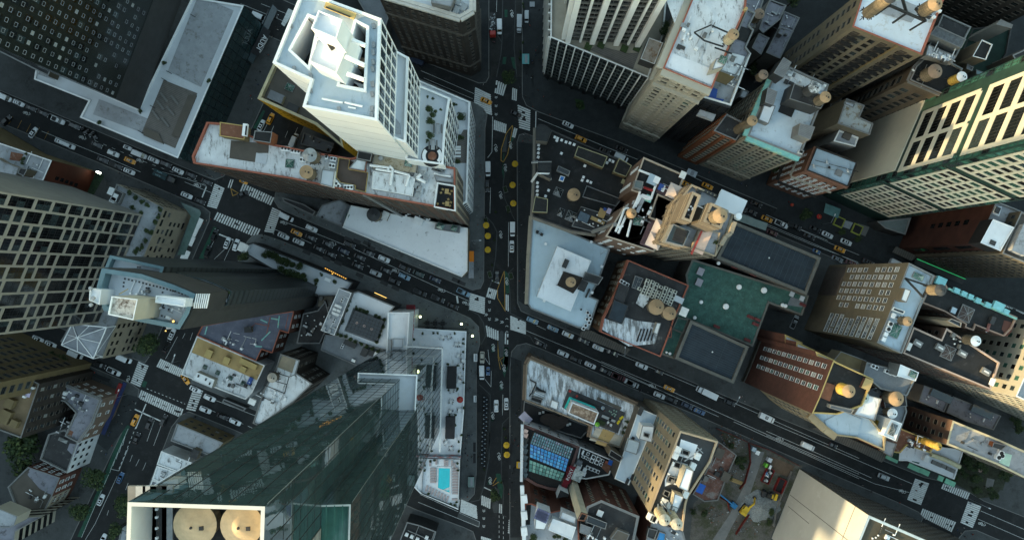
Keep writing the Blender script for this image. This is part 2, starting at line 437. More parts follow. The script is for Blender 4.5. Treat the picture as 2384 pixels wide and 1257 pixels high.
 def done(s):
  if not s.wins:return s
  def key(w):
   q=w[0].translation;n=Vector((w[0][0][1],w[0][1][1]));x,y=PIX(q)
   vis=-60<x<W+60 and-60<y<HP+60
   f=-n.dot(q.to_2d())/(q.length+1)
   return(not vis,-f*w[2]*w[3]/(HC-q.z)**2*1e4)
  s.wins.sort(key=key)
  inv=Matrix.Translation(-s.loc)
  for m,st,w,h,v in s.wins[:100]:
   o=bpy.data.objects.new('window',window_mesh(st,w,h,v));COL.objects.link(o);o.parent=s.o
   o.matrix_local=inv@ m
  rest=s.wins[100:]
  if rest:
   b=MB()
   for m,st,w,h,v in rest:
    me=window_mesh(st,w,h,v);i=len(b.v)
    b.v+=[tuple(m@ x.co)for x in me.vertices]
    for f in me.polygons:
     b.f.append(tuple(i+k for k in f.vertices));b.m.append(b.mi(me.materials[f.material_index]))
   o=s.part('windows',b);o['kind']='stuff'
  return s
UNIT={}
def unit(key,fn):
 if key not in UNIT:
  b=MB();fn(b);UNIT[key]=b.mesh(key[0]if isinstance(key,tuple)else key)
 return UNIT[key]
def tank(px,zt,r_px,zb,label,side=None,top=None,hr=1.0,legs=2.2):
 """wooden roof tank: platform on legs, barrel with hoops, conical cover. px is the middle of the cover"""
 c=P(*px,zt);r=r_px*(HC-zt)/F;side=side or tank_wood;top=top or tank_tan
 c.z=zb
 o=empty('water_tank',c,label,'water tank',None)
 hgt=zt-zb;ch=r*.42;bz=max(.4,min(legs,hgt*.35));ez=hgt-ch*.55
 b=MB();b.cyl((0,0,bz),(0,0,ez),r*.93,r*.88,28,side)
 for i in range(5):
  z=bz+(ez-bz)*(.08+.2*i);b.cyl((0,0,z),(0,0,z+.08),r*.945,r*.945,24,dsteel,cap=False)
 b.build('barrel',o)
 b=MB();b.cyl((0,0,ez),(0,0,ez+ch),r,.12,28,top);b.cyl((0,0,ez+ch),(0,0,ez+ch+.2),.2,.16,8,dsteel)
 b.box((r*.4,-.2,ez+ch*.5),(.5,.5,ch*.25),dsteel)
 b.build('cover',o)
 b=MB()
 for i in(-1,0,1):
  b.bar((-r,i*r*.6,bz-.15),(r,i*r*.6,bz-.15),.2,.25,dsteel);b.bar((i*r*.6,-r,bz-.4),(i*r*.6,r,bz-.4),.2,.25,dsteel)
 b.build('platform',o)
 for x,y in((1,1),(1,-1),(-1,1),(-1,-1)):
  b=MB();b.bar((x*r*.7,y*r*.7,0),(x*r*.6,y*r*.6,bz-.5),.2,.2,dsteel);b.build('leg',o)
 return o
def ac(px,z,nf=1,rot=AAV,w=1.15,l=1.15,h=1.0,label='grey rooftop condenser unit',group=None,m=None,axis='x'):
 """condenser with nf fans in a row on top"""
 o=empty('air_conditioner',P(*px,z),label,'air conditioner',group,rot,axis)
 m=m or whitemetal
 link('casing',unit(('casing',nf,w,l,h,m.name),lambda b:(b.box((0,0,.12),(l*nf,w,h-.12),m),[b.box((x*l*nf*.4,y*w*.38,0),(.14,.14,.13),dsteel)for x in(-1,1)for y in(-1,1)])),o)
 def fan(b):
  r=min(w,l)*.36
  b.cyl((0,0,0),(0,0,.12),r*1.12,r*1.12,14,m,mt=black)
  for k in range(5):
   t=k*1.2566;b.obox((math.cos(t)*.05,math.sin(t)*.05,.13),(math.cos(t)*r*.85,math.sin(t)*r*.85,0),(-math.sin(t)*.16,math.cos(t)*.16,0),(0,0,.02),dgrey)
 fm=unit(('fan',w,l,m.name),fan)
 for k in range(nf):link('fan',fm,o,((k-(nf-1)/2)*l,0,h))
 return o
def parasol(px,z,r_px,m,label,name='parasol',hgt=2.6,group=None,axis='y'):
 c=P(*px,z+hgt);r=r_px*(HC-z-hgt)/F;c.z=z
 o=empty(name,c,label,'parasol',group,0,axis)
 b=MB();n=8;t=Vector((0,0,hgt+.45))
 ring=[Vector((r*math.cos(k*math.pi/4+.39),r*math.sin(k*math.pi/4+.39),hgt-.1))for k in range(n)]
 for k in range(n):
  b.face([ring[k],ring[(k+1)%n],t],m);b.face([ring[k]-Vector((0,0,.22)),ring[(k+1)%n]-Vector((0,0,.22)),ring[(k+1)%n],ring[k]],m)
 b.build('canopy',o)
 b=MB()
 for k in range(n):b.bar(ring[k]+Vector((0,0,.02)),t,.05,.04,capy)
 b.build('ribs',o)
 b=MB();b.cyl((0,0,0),(0,0,hgt+.6),.04,.04,6,dsteel);b.build('pole',o)
 b=MB();b.cyl((0,0,0),(0,0,.12),.45,.4,10,dgrey);b.build('base',o)
 return o
CROWN=[]
def crown_mesh(seed):
 r=random.Random(seed);b=MB()
 blobs=[(Vector((r.uniform(-.55,.55),r.uniform(-.55,.55),r.uniform(-.3,.45))),r.uniform(.35,.6))for _ in range(11)]
 for c,rad in blobs:
  for _ in range(150):
   d=Vector((r.gauss(0,1),r.gauss(0,1),r.gauss(0,1))).normalized()
   q=c+d*rad*r.uniform(.55,1.03)
   s=r.uniform(.045,.085)
   n=(d+Vector((r.gauss(0,.6),r.gauss(0,.6),r.gauss(.4,.6)))).normalized();u=n.orthogonal().normalized()*s
   u.rotate(Quaternion(n,r.uniform(0,6.28)));w=n.cross(u)
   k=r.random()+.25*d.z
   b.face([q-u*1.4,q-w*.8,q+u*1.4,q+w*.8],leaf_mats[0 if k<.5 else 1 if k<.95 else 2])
 return b.mesh('crown')
def tree(px,r_px,label,z=.13,hgt=None,cat='tree',name='tree',group=None,trunk=True):
 if not CROWN:CROWN.extend(crown_mesh(i)for i in range(4))
 hh=hgt or 8.;zc=z+hh
 c=P(*px,zc);r=r_px*(HC-zc)/F;c.z=z
 o=empty(name,c,label,cat,group,R.uniform(0,6))
 link('crown',R.choice(CROWN),o,(0,0,hh*.78),0,(r,r,r*.8))
 b=MB()
 if hh>3:
  b.cyl((0,0,0),(0,0,hh*.55),.028*hh,.018*hh,8,bark)
  for k in range(5):
   t=k*1.26;b.cyl((0,0,hh*(.4+.03*k)),(math.cos(t)*r*.6,math.sin(t)*r*.6,hh*.8),.012*hh,.004*hh,6,bark)
  b.build('trunk',o)
 elif trunk:
  b.cyl((0,0,0),(0,0,hh*.7),.04,.03,6,bark);b.build('stem',o)
 return o
PAINT={}
def paint(n):
 cols={'white':(.72,.75,.77),'black':(.012,.013,.015),'yellow':(.75,.32,.015),'blue':(.05,.12,.25),'dark blue':(.018,.03,.06),'grey':(.16,.18,.2),'silver':(.42,.45,.47),
   'maroon':(.10,.015,.02),'red':(.4,.03,.02),'dark green':(.015,.04,.035),'tan':(.45,.42,.35),'pale blue':(.2,.32,.42),'orange':(.6,.2,.03),'dark grey':(.04,.043,.047)}
 if n not in PAINT:PAINT[n]=mat('car_paint_'+n.replace(' ','_'),cols[n],rough=.3,var=.05,sc=.8,spec=.6)
 return PAINT[n]
def loft(b,st,m):
 rings=[]
 for x,hw,zl,zh,ch in st:
  rings.append([Vector((x,y,z))for y,z in((-hw+ch*.4,zl),(hw-ch*.4,zl),(hw,zl+ch),(hw,zh-ch),(hw-ch,zh),(-hw+ch,zh),(-hw,zh-ch),(-hw,zl+ch))])
 for A,B in zip(rings,rings[1:]):
  for k in range(8):b.face([A[k],B[k],B[(k+1)%8],A[(k+1)%8]],m)
 b.face(rings[0][::-1],m);b.face(rings[-1],m)
def car_meshes(kind):
 if('car',kind)in UNIT:return UNIT[('car',kind)]
 tyre,glass,base=dsteel,g_black,paint('white')
 L,Wd,H,hood={'sedan':(4.7,1.84,1.45,.95),'suv':(4.8,1.95,1.75,1.1),'van':(5.7,2.05,2.4,1.25),'pickup':(5.6,2.0,1.85,1.15),'limo':(8.6,1.9,1.5,.95),'truck':(8.5,2.4,3.3,1.5),'small':(3.4,1.6,1.45,.95)}[kind]
 h=L/2;w=Wd/2;out=[]
 B=MB();G=MB();Rf=MB()
 if kind in('sedan','suv','limo','small'):
  loft(B,[(-h,w*.78,.45,hood-.12,.1),(-h+.3,w*.95,.3,hood,.12),(-h+1.,w,.25,hood+.02,.14),(h-1.5,w,.25,hood,.14),(h-.5,w*.94,.28,hood-.12,.12),(h-.1,w*.8,.35,hood-.3,.1),(h,w*.62,.42,hood-.42,.08)],base)
  xa,xb=(-h+.55,h-1.35);ya=w-.12
  ta,tb=(xa+(.75 if kind !='suv' else .35),xb-.75);ty=w-.33
  q=[(xa,-ya),(xb,-ya),(xb,ya),(xa,ya)];t=[(ta,-ty),(tb,-ty),(tb,ty),(ta,ty)]
  for k in range(4):
   j=(k+1)%4;G.face([(*q[k],hood-.02),(*q[j],hood-.02),(*t[j],H-.02),(*t[k],H-.02)],glass)
  Rf.obox((ta-.05,-ty-.03,H-.04),(tb-ta+.1,0,0),(0,2*ty+.06,0),(0,0,.06),base)
  for(x,y),(x2,y2)in zip(q,t):Rf.bar((x,y,hood),(x2,y2,H),.09,.07,base)
  if kind in('sedan','limo'):Rf.obox((ta+.45,-ty*.62,H+.021),(.55,0,0),(0,ty*1.24,0),(0,0,.012),glass)
 elif kind=='van':
  loft(B,[(-h,w*.93,.4,H-.12,.12),(-h+.25,w,.3,H,.16),(h-1.75,w,.3,H,.18),(h-1.45,w*.98,.3,H-.15,.18)],base)
  loft(B,[(h-1.5,w*.98,.3,hood+.1,.12),(h-.35,w*.9,.32,hood-.1,.14),(h,w*.72,.4,hood-.35,.1)],base)
  G.face([(h-1.42,-w*.9,H-.25),(h-.75,-w*.85,hood+.05),(h-.75,w*.85,hood+.05),(h-1.42,w*.9,H-.25)],glass)
  for sg in(-1,1):
   l=[(h-1.42,sg*w*.985,H-.4),(h-.8,sg*w*.93,hood+.05),(h-2.3,sg*w*1.004,hood+.05),(h-2.3,sg*w*1.004,H-.4)]
   G.face(l if sg<0 else l[::-1],glass)
  Rf.obox((-h+.5,-w*.55,H+.001),(L-2.8,0,0),(0,w*1.1,0),(0,0,.05),base)
 elif kind=='pickup':
  loft(B,[(-h,w*.92,.4,hood,.1),(-h+.2,w,.35,hood,.1),(h-1.5,w,.3,hood,.14),(h-.4,w*.92,.32,hood-.1,.14),(h,w*.7,.4,hood-.35,.1)],base)
  Rf.obox((-h+.25,-w+.2,hood+.004),(2.,0,0),(0,2*w-.4,0),(0,0,.02),dsteel)
  q=[(-h+2.4,-w+.1),(h-1.3,-w+.1),(h-1.3,w-.1),(-h+2.4,w-.1)];t=[(-h+2.65,-w+.3),(h-2.1,-w+.3),(h-2.1,w-.3),(-h+2.65,w-.3)]
  for k in range(4):
   j=(k+1)%4;G.face([(*q[k],hood),(*q[j],hood),(*t[j],H),(*t[k],H)],glass)
  Rf.obox((-h+2.6,-w+.27,H-.03),(L-4.65,0,0),(0,2*w-.54,0),(0,0,.06),base)
 elif kind=='truck':
  B.obox((-h,-w,.9),(L-2.1,0,0),(0,Wd,0),(0,0,H-.9),base)
  B.obox((-h+.1,-w*.5,.5),(L-.6,0,0),(0,w,0),(0,0,.39),dsteel)
  loft(Rf,[(h-1.9,w*.92,.5,2.3,.15),(h-.7,w*.92,.5,2.25,.2),(h-.3,w*.88,.5,hood,.2),(h,w*.8,.5,hood-.2,.15)],base)
  G.face([(h-.68,-w*.8,2.2),(h-.3,-w*.78,hood+.05),(h-.3,w*.78,hood+.05),(h-.68,w*.8,2.2)],glass)
 out.append(('body',B.mesh('body'),(0,0,0)));out.append(('windows',G.mesh('windows'),(0,0,0)))
 out.append(('cab' if kind=='truck' else 'roof',Rf.mesh('roof'),(0,0,0)))
 wb=MB();wb.cyl((0,-.11,0),(0,.11,0),.33,.33,12,tyre);wb.cyl((0,-.115,0),(0,.115,0),.18,.18,8,steel);wm=wb.mesh('wheel')
 for x in(-h+.85,h-.9):
  for y in(-w+.09,w-.09):out.append(('wheel',wm,(x,y,.33)))
 hb=MB();hb.obox((-.06,-.2,0),(.12,0,0),(0,.4,0),(0,0,.14),whitemetal);hm=hb.mesh('headlight')
 for y in(-w*.62,w*.62):out.append(('headlight',hm,(h-.13,y,hood-.36 if kind !='truck' else 1.0)))
 tb_=MB();tb_.obox((-.03,-.16,0),(.06,0,0),(0,.32,0),(0,0,.2),mat('tail_light_red',(.25,.01,.01),.4));tm=tb_.mesh('tail_light')
 for y in(-w*.68,w*.68):out.append(('tail_light',tm,(-h-.01,y,hood-.35)))
 UNIT[('car',kind)]=out
 return out
CATN={'sedan':'car','suv':'car','van':'van','pickup':'pickup truck','limo':'limousine','truck':'truck','small':'car'}
WORD={'sedan':'saloon car','suv':'tall estate car','van':'van','pickup':'pickup truck','limo':'stretch limousine','truck':'box truck','small':'small car'}
def car(px,kind,col,rz,where,group,axis='x',label=None,z=.012,taxi=False,sc=1.):
 nm={'sedan':'car','suv':'car','small':'car','van':'van','pickup':'pickup_truck','limo':'limousine','truck':'box_truck'}[kind]
 if taxi:nm='taxi'
 c=P(*px,.8);c.z=z
 o=empty(nm,c,label or(f'yellow taxi cab {where}' if taxi else f'{col} {WORD[kind]} {where}'),'taxi' if taxi else CATN[kind],group,rz+R.uniform(-.03,.03),axis)
 o.scale=(sc,sc,sc)
 pm=paint('yellow' if taxi else col)
 for n,me,loc in car_meshes(kind):
  p=link(n,me,o,loc)
  if n in('body','roof','cab'):
   for i,sl in enumerate(p.material_slots):
    if sl.material==paint('white')and pm !=paint('white'):sl.link='OBJECT';sl.material=pm
 if taxi:
  link('roof_sign',unit('roof_sign',lambda b:(b.box((0,0,0),(.9,.36,.3),whitemetal),b.box((0,0,.301),(.7,.2,.01),dsteel))),o,(-.1,0,1.48))
 return o
def person_mesh(pose,i):
 me=bpy.data.meshes.new('skeleton')
 st=.25 if pose=='walk' else .0
 V=[(0,0,.95),(0,0,1.2),(.01,0,1.42),(.02,0,1.52),(.03,0,1.62),(.02,0,1.74),
   (0,.1,.9),(st*.4,.11,.5),(st*.5-.05*bool(st),.11,.08),(st*.5+.14,.11,.04),
   (0,-.1,.9),(-st*.2,-.11,.5),(-st*1.1,-.11,.1),(-st*1.1+.16,-.11,.04),
   (0,.2,1.4),(-.04-st*.3,.26,1.14),(.06-st*.5,.27,.92),(.1-st*.5,.26,.8),
   (0,-.2,1.4),(-.02+st*.3,-.26,1.14),(.1+st*.7,-.26,.95),(.14+st*.9,-.25,.85)]
 Ed=[(0,1),(1,2),(2,3),(3,4),(4,5),(0,6),(6,7),(7,8),(8,9),(0,10),(10,11),(11,12),(12,13),(2,14),(14,15),(15,16),(16,17),(2,18),(18,19),(19,20),(20,21)]
 Rd=[.15,.14,.15,.06,.1,.09,.09,.065,.05,.04,.09,.065,.05,.04,.07,.05,.04,.035,.07,.05,.04,.035]
 me.from_pydata(V,Ed,[])
 o=bpy.data.objects.new('tmp',me);COL.objects.link(o)
 o.modifiers.new('s','SKIN')
 for k,d in enumerate(me.skin_vertices[0].data):d.radius=(Rd[k],Rd[k]);d.use_root=k==0
 o.modifiers.new('u','SUBSURF').levels=1
 m2=bpy.data.meshes.new_from_object(o.evaluated_get(bpy.context.evaluated_depsgraph_get()))
 bpy.data.objects.remove(o)
 m2.materials.clear()
 for m in(mat('skin',(.38,.23,.16),.6,.15),mat('hair',(.02,.015,.012),.7),mat('shirt',(.1,.1,.11),.8),mat('trousers',(.02,.022,.03),.8)):m2.materials.append(m)
 for f in m2.polygons:
  c=f.center
  f.material_index=(1 if(c.z>1.66 or(c.x<0 and c.z>1.55))else 0)if c.z>1.5 else(0 if abs(c.y)>.2 and c.z<.95 else 2)if c.z>.93 else 3
 m2.name='person'
 return m2
PM=[person_mesh('walk',0),person_mesh('stand',1)]
SHIRT=[('dark',(.02,.02,.024)),('white',(.6,.6,.6)),('grey',(.16,.17,.18)),('blue',(.05,.09,.2)),('red',(.3,.04,.03)),('dark',(.03,.028,.026)),('dark',(.012,.014,.02)),('pale',(.42,.38,.34))]
def person(px,where,z=.135,group='pedestrians',k=None,axis='y'):
 n,c=SHIRT[k if k is not None else R.randrange(len(SHIRT))]
 p=P(*px,z+.9);p.z=z
 i=R.randrange(2)
 o=bpy.data.objects.new('person',PM[i]);COL.objects.link(o);o.location=p;o.rotation_euler=(0,0,R.uniform(0,6.28))
 sl=o.material_slots[2];sl.link='OBJECT';sl.material=mat('shirt_%d'%int(c[0]*1000),c,.8)
 o.scale=[R.uniform(.94,1.06)]*3
 tag(o,f'person in {n} top {"walking" if i == 0 else "standing"} {where}','person',group,axis)
def ordinals():
 d={}
 for o,ax in LABELS:d.setdefault(o['label'],[]).append((o,ax))
 W_=['','second','third','fourth','fifth','sixth','seventh','eighth','ninth','tenth','eleventh','twelfth']
 for l,L in d.items():
  if len(L)<2:continue
  ax=L[0][1];bpy.context.view_layer.update()if False else None
  L.sort(key=lambda t:PIX(t[0].location)[0 if ax=='x' else 1])
  for i,(o,_)in enumerate(L):
   first='leftmost' if ax=='x' else 'topmost';end='from the left' if ax=='x' else 'from the top'
   last='rightmost' if ax=='x' else 'lowest'
   o['label']=l+', '+(first if i==0 else last if i==len(L)-1 else(W_[i]if i<12 else '%dth'%(i+1))+' '+end)
 for o,_ in LABELS:
  t=o['label'].split()
  while len(t)>16 and 'the' in t[1:-3]:t.pop(t.index('the',1))
  for wd in('long','painted','broad','shaded','small'):
   if len(t)>16 and wd in t:t.remove(wd)
  o['label']=' '.join(t)
g=MB();g.poly([(-2500,-2500),(2500,-2500),(2500,2500),(-2500,2500)],-.02,dark_pave);structure(g,'ground')
g=MB();g.poly(XY([(-260,-200),(2640,-200),(2640,1460),(-260,1460)],0),0,asphalt);structure(g,'road')
BLK=[
 [(-180,130),(-180,140),(0,212),(134,268),(290,333),(440,396),(478,412),(500,420),(520,412),(530,403),(590,293),(612,245),(668,120),(655,96),(560,55),(500,25),(-180,-280)],
 [(640,452),(697,318),(790,108),(1000,193),(1105,240),(1125,252),(1135,268),(1130,300),(1127,655),(1119,672),(1100,676),(1013,641),(667,494),(648,484),(638,468)],
 [(1203,330),(1208,314),(1222,310),(1245,318),(1436,388),(1928,595),(2200,709),(2384,786),(2640,890),(2640,1310),(2384,1203),(2290,1166),(2258,1147),(2195,1121),(2150,1111),(1698,926),(1425,812),(1286,755),(1240,737),(1212,724),(1204,705)],
 [(700,20),(880,98),(1000,150),(1115,195),(1132,193),(1139,180),(1139,-150),(520,-150),(590,-30)],
 [(1215,-150),(1215,225),(1225,247),(1254,262),(1436,330),(1928,537),(2300,693),(2640,836),(2640,-150)],
 [(-180,207),(0,285),(239,382),(300,409),(435,466),(472,480),(490,494),(488,515),(350,828),(338,845),(318,838),(290,827),(0,705),(-180,629)],
 [(575,562),(588,548),(610,545),(655,560),(1055,722),(1095,740),(1115,760),(1118,800),(1110,830),(1110,1100),(1105,1150),(1090,1166),(1075,1162),(985,1122),(500,915),(445,893),(430,882),(437,862)],
 [(1186,860),(1190,818),(1203,803),(1225,798),(1260,811),(1374,860),(1471,902),(1628,968),(1850,1065),(2100,1172),(2138,1190),(2150,1203),(2140,1225),(2060,1420),(1186,1420)],
 [(-180,684),(87,800),(265,875),(308,893),(325,906),(322,925),(300,968),(289,997),(165,1257),(90,1420),(-180,1420)],
 [(420,966),(440,957),(478,972),(547,1000),(970,1185),(1078,1225),(1102,1236),(1110,1260),(1105,1420),(210,1420),(290,1257),(344,1135),(399,993)],
 [(2232,1250),(2246,1234),(2272,1232),(2384,1280),(2640,1390),(2640,1450),(2150,1450)]]
for p in BLK:
 q=XY(p,0);b=MB();b.sides(q,-.01,.13,grey_conc);i=inset(q,.3);n=len(q)
 for k in range(n):b.face([(*q[k],.13),(*q[(k+1)%n],.13),(*i[(k+1)%n],.13),(*i[k],.13)],grey_conc)
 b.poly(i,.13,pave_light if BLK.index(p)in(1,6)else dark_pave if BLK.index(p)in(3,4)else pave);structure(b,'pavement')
def sheet(px,m,name,z):b=MB();b.poly(XY(px,z),z,m);return structure(b,name)
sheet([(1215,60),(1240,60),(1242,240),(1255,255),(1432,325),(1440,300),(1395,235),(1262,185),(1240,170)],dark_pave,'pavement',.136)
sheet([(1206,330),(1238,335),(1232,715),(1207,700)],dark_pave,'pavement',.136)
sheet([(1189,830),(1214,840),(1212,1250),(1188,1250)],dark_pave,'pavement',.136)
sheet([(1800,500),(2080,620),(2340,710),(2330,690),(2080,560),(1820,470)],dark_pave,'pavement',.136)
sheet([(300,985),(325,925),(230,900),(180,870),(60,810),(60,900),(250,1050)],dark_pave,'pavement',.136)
sheet(z1060((260,0),(395,0),(375,190),(345,390),(300,540),(205,500),(255,440),(260,300)),plaza_paint,'painted_plaza',.006)
sheet(z1060((520,300),(575,265),(578,560),(600,700),(535,700),(530,540)),plaza_paint,'painted_plaza',.006)
sheet(z860((1050,0),(1190,0),(1170,440),(1110,800),(1070,850),(1000,870),(1050,800)),plaza_paint,'painted_plaza',.006)
sheet(b2((820,-60),(905,-200),(905,420),(890,390),(830,290),(815,200),(820,100)),plaza_paint,'painted_plaza',.006)
sheet(z1080((425,620),(530,560),(610,690),(590,900),(530,1257),(440,1257)),plaza_paint,'painted_plaza',.006)
sheet(z1080((845,0),(940,0),(940,1257),(870,1257),(815,780)),plaza_paint,'painted_plaza',.006)
sheet(z1060((215,690),(300,860),(315,1010),(260,1070),(240,1000),(235,800)),plaza_paint,'painted_plaza',.006)
def XW(p0,p1,q0,q1,n,w=.62):
 """zebra crossing: n bars from edge p0-p1 to edge q0-q1 (pixels)"""
 b=MB();A,B_,C,D=[P(x,y,0)for x,y in(p0,p1,q0,q1)]
 for k in range(n):
  t=(k+.5)/n;s,e=A.lerp(B_,t),C.lerp(D,t);d=(e-s).normalized();o=Vector((-d.y,d.x,0))*w/2
  cut=[(0,1)]if R.random()<.8 else[(0,R.uniform(.3,.5)),(R.uniform(.55,.65),1)]
  for u,v in cut:
   x,y=s.lerp(e,u),s.lerp(e,v);b.face([(x+o)[:2]+(.01,),(x-o)[:2]+(.01,),(y-o)[:2]+(.01,),(y+o)[:2]+(.01,)][::-1],paint_white)
 for i,f in enumerate(b.f):
  a,c,e=[Vector(b.v[j])for j in f[:3]]
  if(c-a).cross(e-a).z<0:b.f[i]=f[::-1]
 structure(b,'zebra_crossing')
XW(*a2((318,608),(306,762),(425,660),(436,805)),11)
XW(*a2((613,728),(625,895),(703,768),(700,915)),10)
XW(*a2((462,560),(540,592),(452,648),(515,670)),5);XW(*a2((576,612),(612,626),(572,695),(608,706)),3,.5)
XW(*a2((448,836),(538,868),(446,905),(532,930)),7);XW(*a2((588,890),(614,900),(574,955),(597,962)),2)
XW(*b2((580,902),(576,1020),(686,936),(683,1052)),9)
XW(*b2((710,866),(772,886),(693,930),(754,950)),5)
XW(*b2((862,1060),(862,1158),(970,1108),(970,1192)),8)
XW(*b2((688,1128),(782,1170),(700,1205),(782,1236)),6);XW(*b2((828,912),(852,920),(828,1020),(854,1035)),2,.5);XW(*b2((822,1180),(852,1190),(820,1257),(850,1262)),2,.5)
XW(*b0((1497,142),(1442,302),(1565,175),(1510,318)),12)
XW(*b1((195,140),(418,242),(172,195),(392,296)),14);XW(*b1((105,112),(135,118),(86,170),(115,176)),2,.4)
XW(*b1((402,306),(344,478),(462,335),(410,488)),12)
XW(*b1((15,340),(322,462),(-12,392),(294,520)),18)
XW(*c0((945,188),(1078,252),(920,235),(1060,296)),13)
XW(*c0((816,203),(768,332),(876,230),(825,357)),11)
XW(*c0((830,372),(1082,487),(812,420),(1065,537)),22)
XW(*c0((1140,363),(1095,487),(1198,375),(1150,500)),10)
XW(*z860((905,853),(893,978),(1055,918),(1065,1048)),8)
XW(*z860((1103,812),(1198,852),(1100,905),(1192,948)),5);XW(*z860((1275,895),(1310,905),(1272,985),(1308,995)),2,.5)
XW(*z860((1375,1047),(1365,1185),(1448,1098),(1440,1218)),7)
XW(*z860((1100,1215),(1200,1245),(1096,1290),(1196,1320)),6)
XW(*z1780((1385,288),(1310,483),(1513,333),(1437,533)),13)
XW(*z1780((1640,333),(1892,420),(1620,380),(1865,482)),13)
XW(*z1780((1450,562),(1762,690),(1425,630),(1720,782)),17)
XW(*z1780((1870,497),(1798,694),(1992,543),(1912,744)),12)
XW(*z560((700,128),(595,355),(785,168),(640,395)),11)
XW(*z2040((1745,525),(1802,560),(1700,640),(1802,690)),5);XW(*z2040((1560,555),(1680,600),(1545,590),(1660,625)),6,.4)
def line(px,w=.13,m=None,dash=None,z=.008,name='lane_line'):
 b=MB();m=m or paint_white;V=[P(x,y,0)for x,y in px]
 for s,e in zip(V,V[1:]):
  d=e-s;L=d.length;d=d/L;o=Vector((-d.y,d.x,0))*w/2
  segs=[(0,L)]if not dash else[(t,min(L,t+dash[0]))for t in[k*sum(dash)for k in range(int(L/sum(dash))+1)]]
  for u,v in segs:
   x,y=s+d*u,s+d*v
   b.face([(x.x-o.x,x.y-o.y,z),(y.x-o.x,y.y-o.y,z),(y.x+o.x,y.y+o.y,z),(x.x+o.x,x.y+o.y,z)],m)
 structure(b,name)
line(a0((290,915),(750,1100),(980,1200)));line(a0((660,980),(1000,1125),(1350,1255),(1440,1290)),dash=(1.5,2.2));line([(430,424),(492,449)])
line(a0((0,655),(560,880)));line(b0((1060,40),(1300,110),(1440,160)));line(b0((1438,165),(1408,240)),.5)
for i in range(5):line(a0((90+62*i,812+26*i),(60+62*i,870+26*i)),.12,paint_yellow)
line(b1((475,405),(720,495),(990,605),(1270,735),(1600,885),(1770,960),(1768,1025)));line(b1((415,460),(500,495)));line(b1((600,525),(675,560)));line(b1((880,640),(1090,725)),dash=(1.2,1.6))
line(b1((30,495),(130,535)),.5);line(b1((-5,670),(95,430+145)),.12);line(b1((65,680),(130,540)),.12);line(b1((-60,640),(20,500)),.12)
line(b2((490,925),(497,975)),.7);line(b2((970,1165),(1300,1300),(1600,1435),(1990,1620)));line(b2((1045,1130),(1110,1160)));line(b2((1030,1215),(1115,1262)))
line(c3((0,120),(300,245),(560,355),(760,440),(1100,590),(1518,775)));line(c3((0,205),(400,375),(700,510),(1100,690),(1518,868)));line(c3((0,226),(370,385),(690,530)),.12);line(c3((780,560),(1100,705),(1518,895)),.12)
line(c4((0,555),(200,640),(500,770),(860,925)));line(c4((0,615),(300,745),(620,890)));line(c4((0,640),(300,775),(640,925),(840,975)),.12)
line(z1780((1985,585),(2384,755)));line(z1780((1960,660),(2384,845)),.12)
line(a2((-60,495),(0,520),(310,655)));line(a2((300,690),(-40,545)),.1);line(a2((755,828),(1000,930),(1240,1030),(1450,1112)));line(b3((580,70),(700,125)),.12)
line(b3((930,330),(1200,445),(1500,570),(1796,700)),.12);line(b3((1370,455),(1600,560),(1796,640)),.12);line(b4((0,360),(200,445),(430,540)));line(b4((0,435),(300,560),(640,690)))
line(z560((0,60),(620,310)),.12);line(z560((300,60),(760,240)),.12);line(z1200((300,0),(295,260)),.35)
line(z580((270,680),(190,830)),.12);line(z580((360,715),(325,800)),.12);line(z580((565,790),(525,885)),.12);line(z580((710,735),(650,880)),.12)
line(c0((1090,40),(1075,70)),.12);line(c0((1135,35),(1120,80)),.12);line(c0((1045,60),(975,190)),.12);line(c0((1030,170),(1015,215)),.12)
line(c0((780,480),(945,555)),.5);line(c0((860,455),(800,600)),.4);line(c0((910,550),(865,675)),.12);line(c0((950,580),(905,700)),.12)
line(c0((800,590),(740,740),(700,840)),.2,dash=(1,1));line(c0((780,755),(765,795)),.12);line(c0((820,780),(800,820)),.12);line(c0((860,800),(840,845)),.12);line(c0((755,920),(740,960)),.12);line(c0((640,1080),(630,1110)),.12)
line(c0((755,600),(652,838),(700,848),(755,715)),.14);[line(c0((738-20*i,640+46*i),(722-19*i,700+40*i)),.14)for i in range(5)]
line(c0((690,880),(560,1160),(500,1257)),.12);line(c0((640,870),(600,960),(480,1240)),.12);line(c0((1000,475),(870,440)),.0801,dash=(.8,.8));line(c0((865,365),(1090,455)),.2,dash=(.7,.9))
line(c0((1215,480),(1518,610)),.14,dash=(4,2));line(c0((1260,430),(1518,530)),.12)
line(z1080((630,0),(620,680),(600,900),(530,1257)),.35,pave,name='kerb_line');line(z1080((535,0),(530,200)),.12);line(z1080((525,540),(615,690)),.3,pave,name='kerb_line');line(z1080((840,0),(815,780),(860,1257)),.3,pave,name='kerb_line')
line(a2((440,815),(435,1060),(405,1100)),.2);line(b2((725,170),(720,350)),.14);line(b2((850,410),(848,720)),.14);line(b2((835,0),(812,150),(820,240),(860,330),(895,400)),.35,pave,name='kerb_line')
line(b2((685,362),(740,420),(770,480),(760,650),(730,830),(690,935)),.4,pave,name='kerb_line');line(b2((730,815),(785,838)),.4);line(b2((885,730),(848,765),(860,905),(862,1045),(970,1100)),.3,pave,name='kerb_line')
line(b2((575,910),(572,1020),(640,1055),(675,1110),(692,1200),(660,1260)),.35,pave,name='kerb_line');line(b2((860,1165),(900,1160),(1000,1205),(1030,1257)),.3,pave,name='kerb_line')
for yy in(965,1022,1085):line(b2((708,yy-8),(717,yy),(726,yy-8)),.18);line(b2((708,yy+2),(717,yy+10),(726,yy+2)),.18)
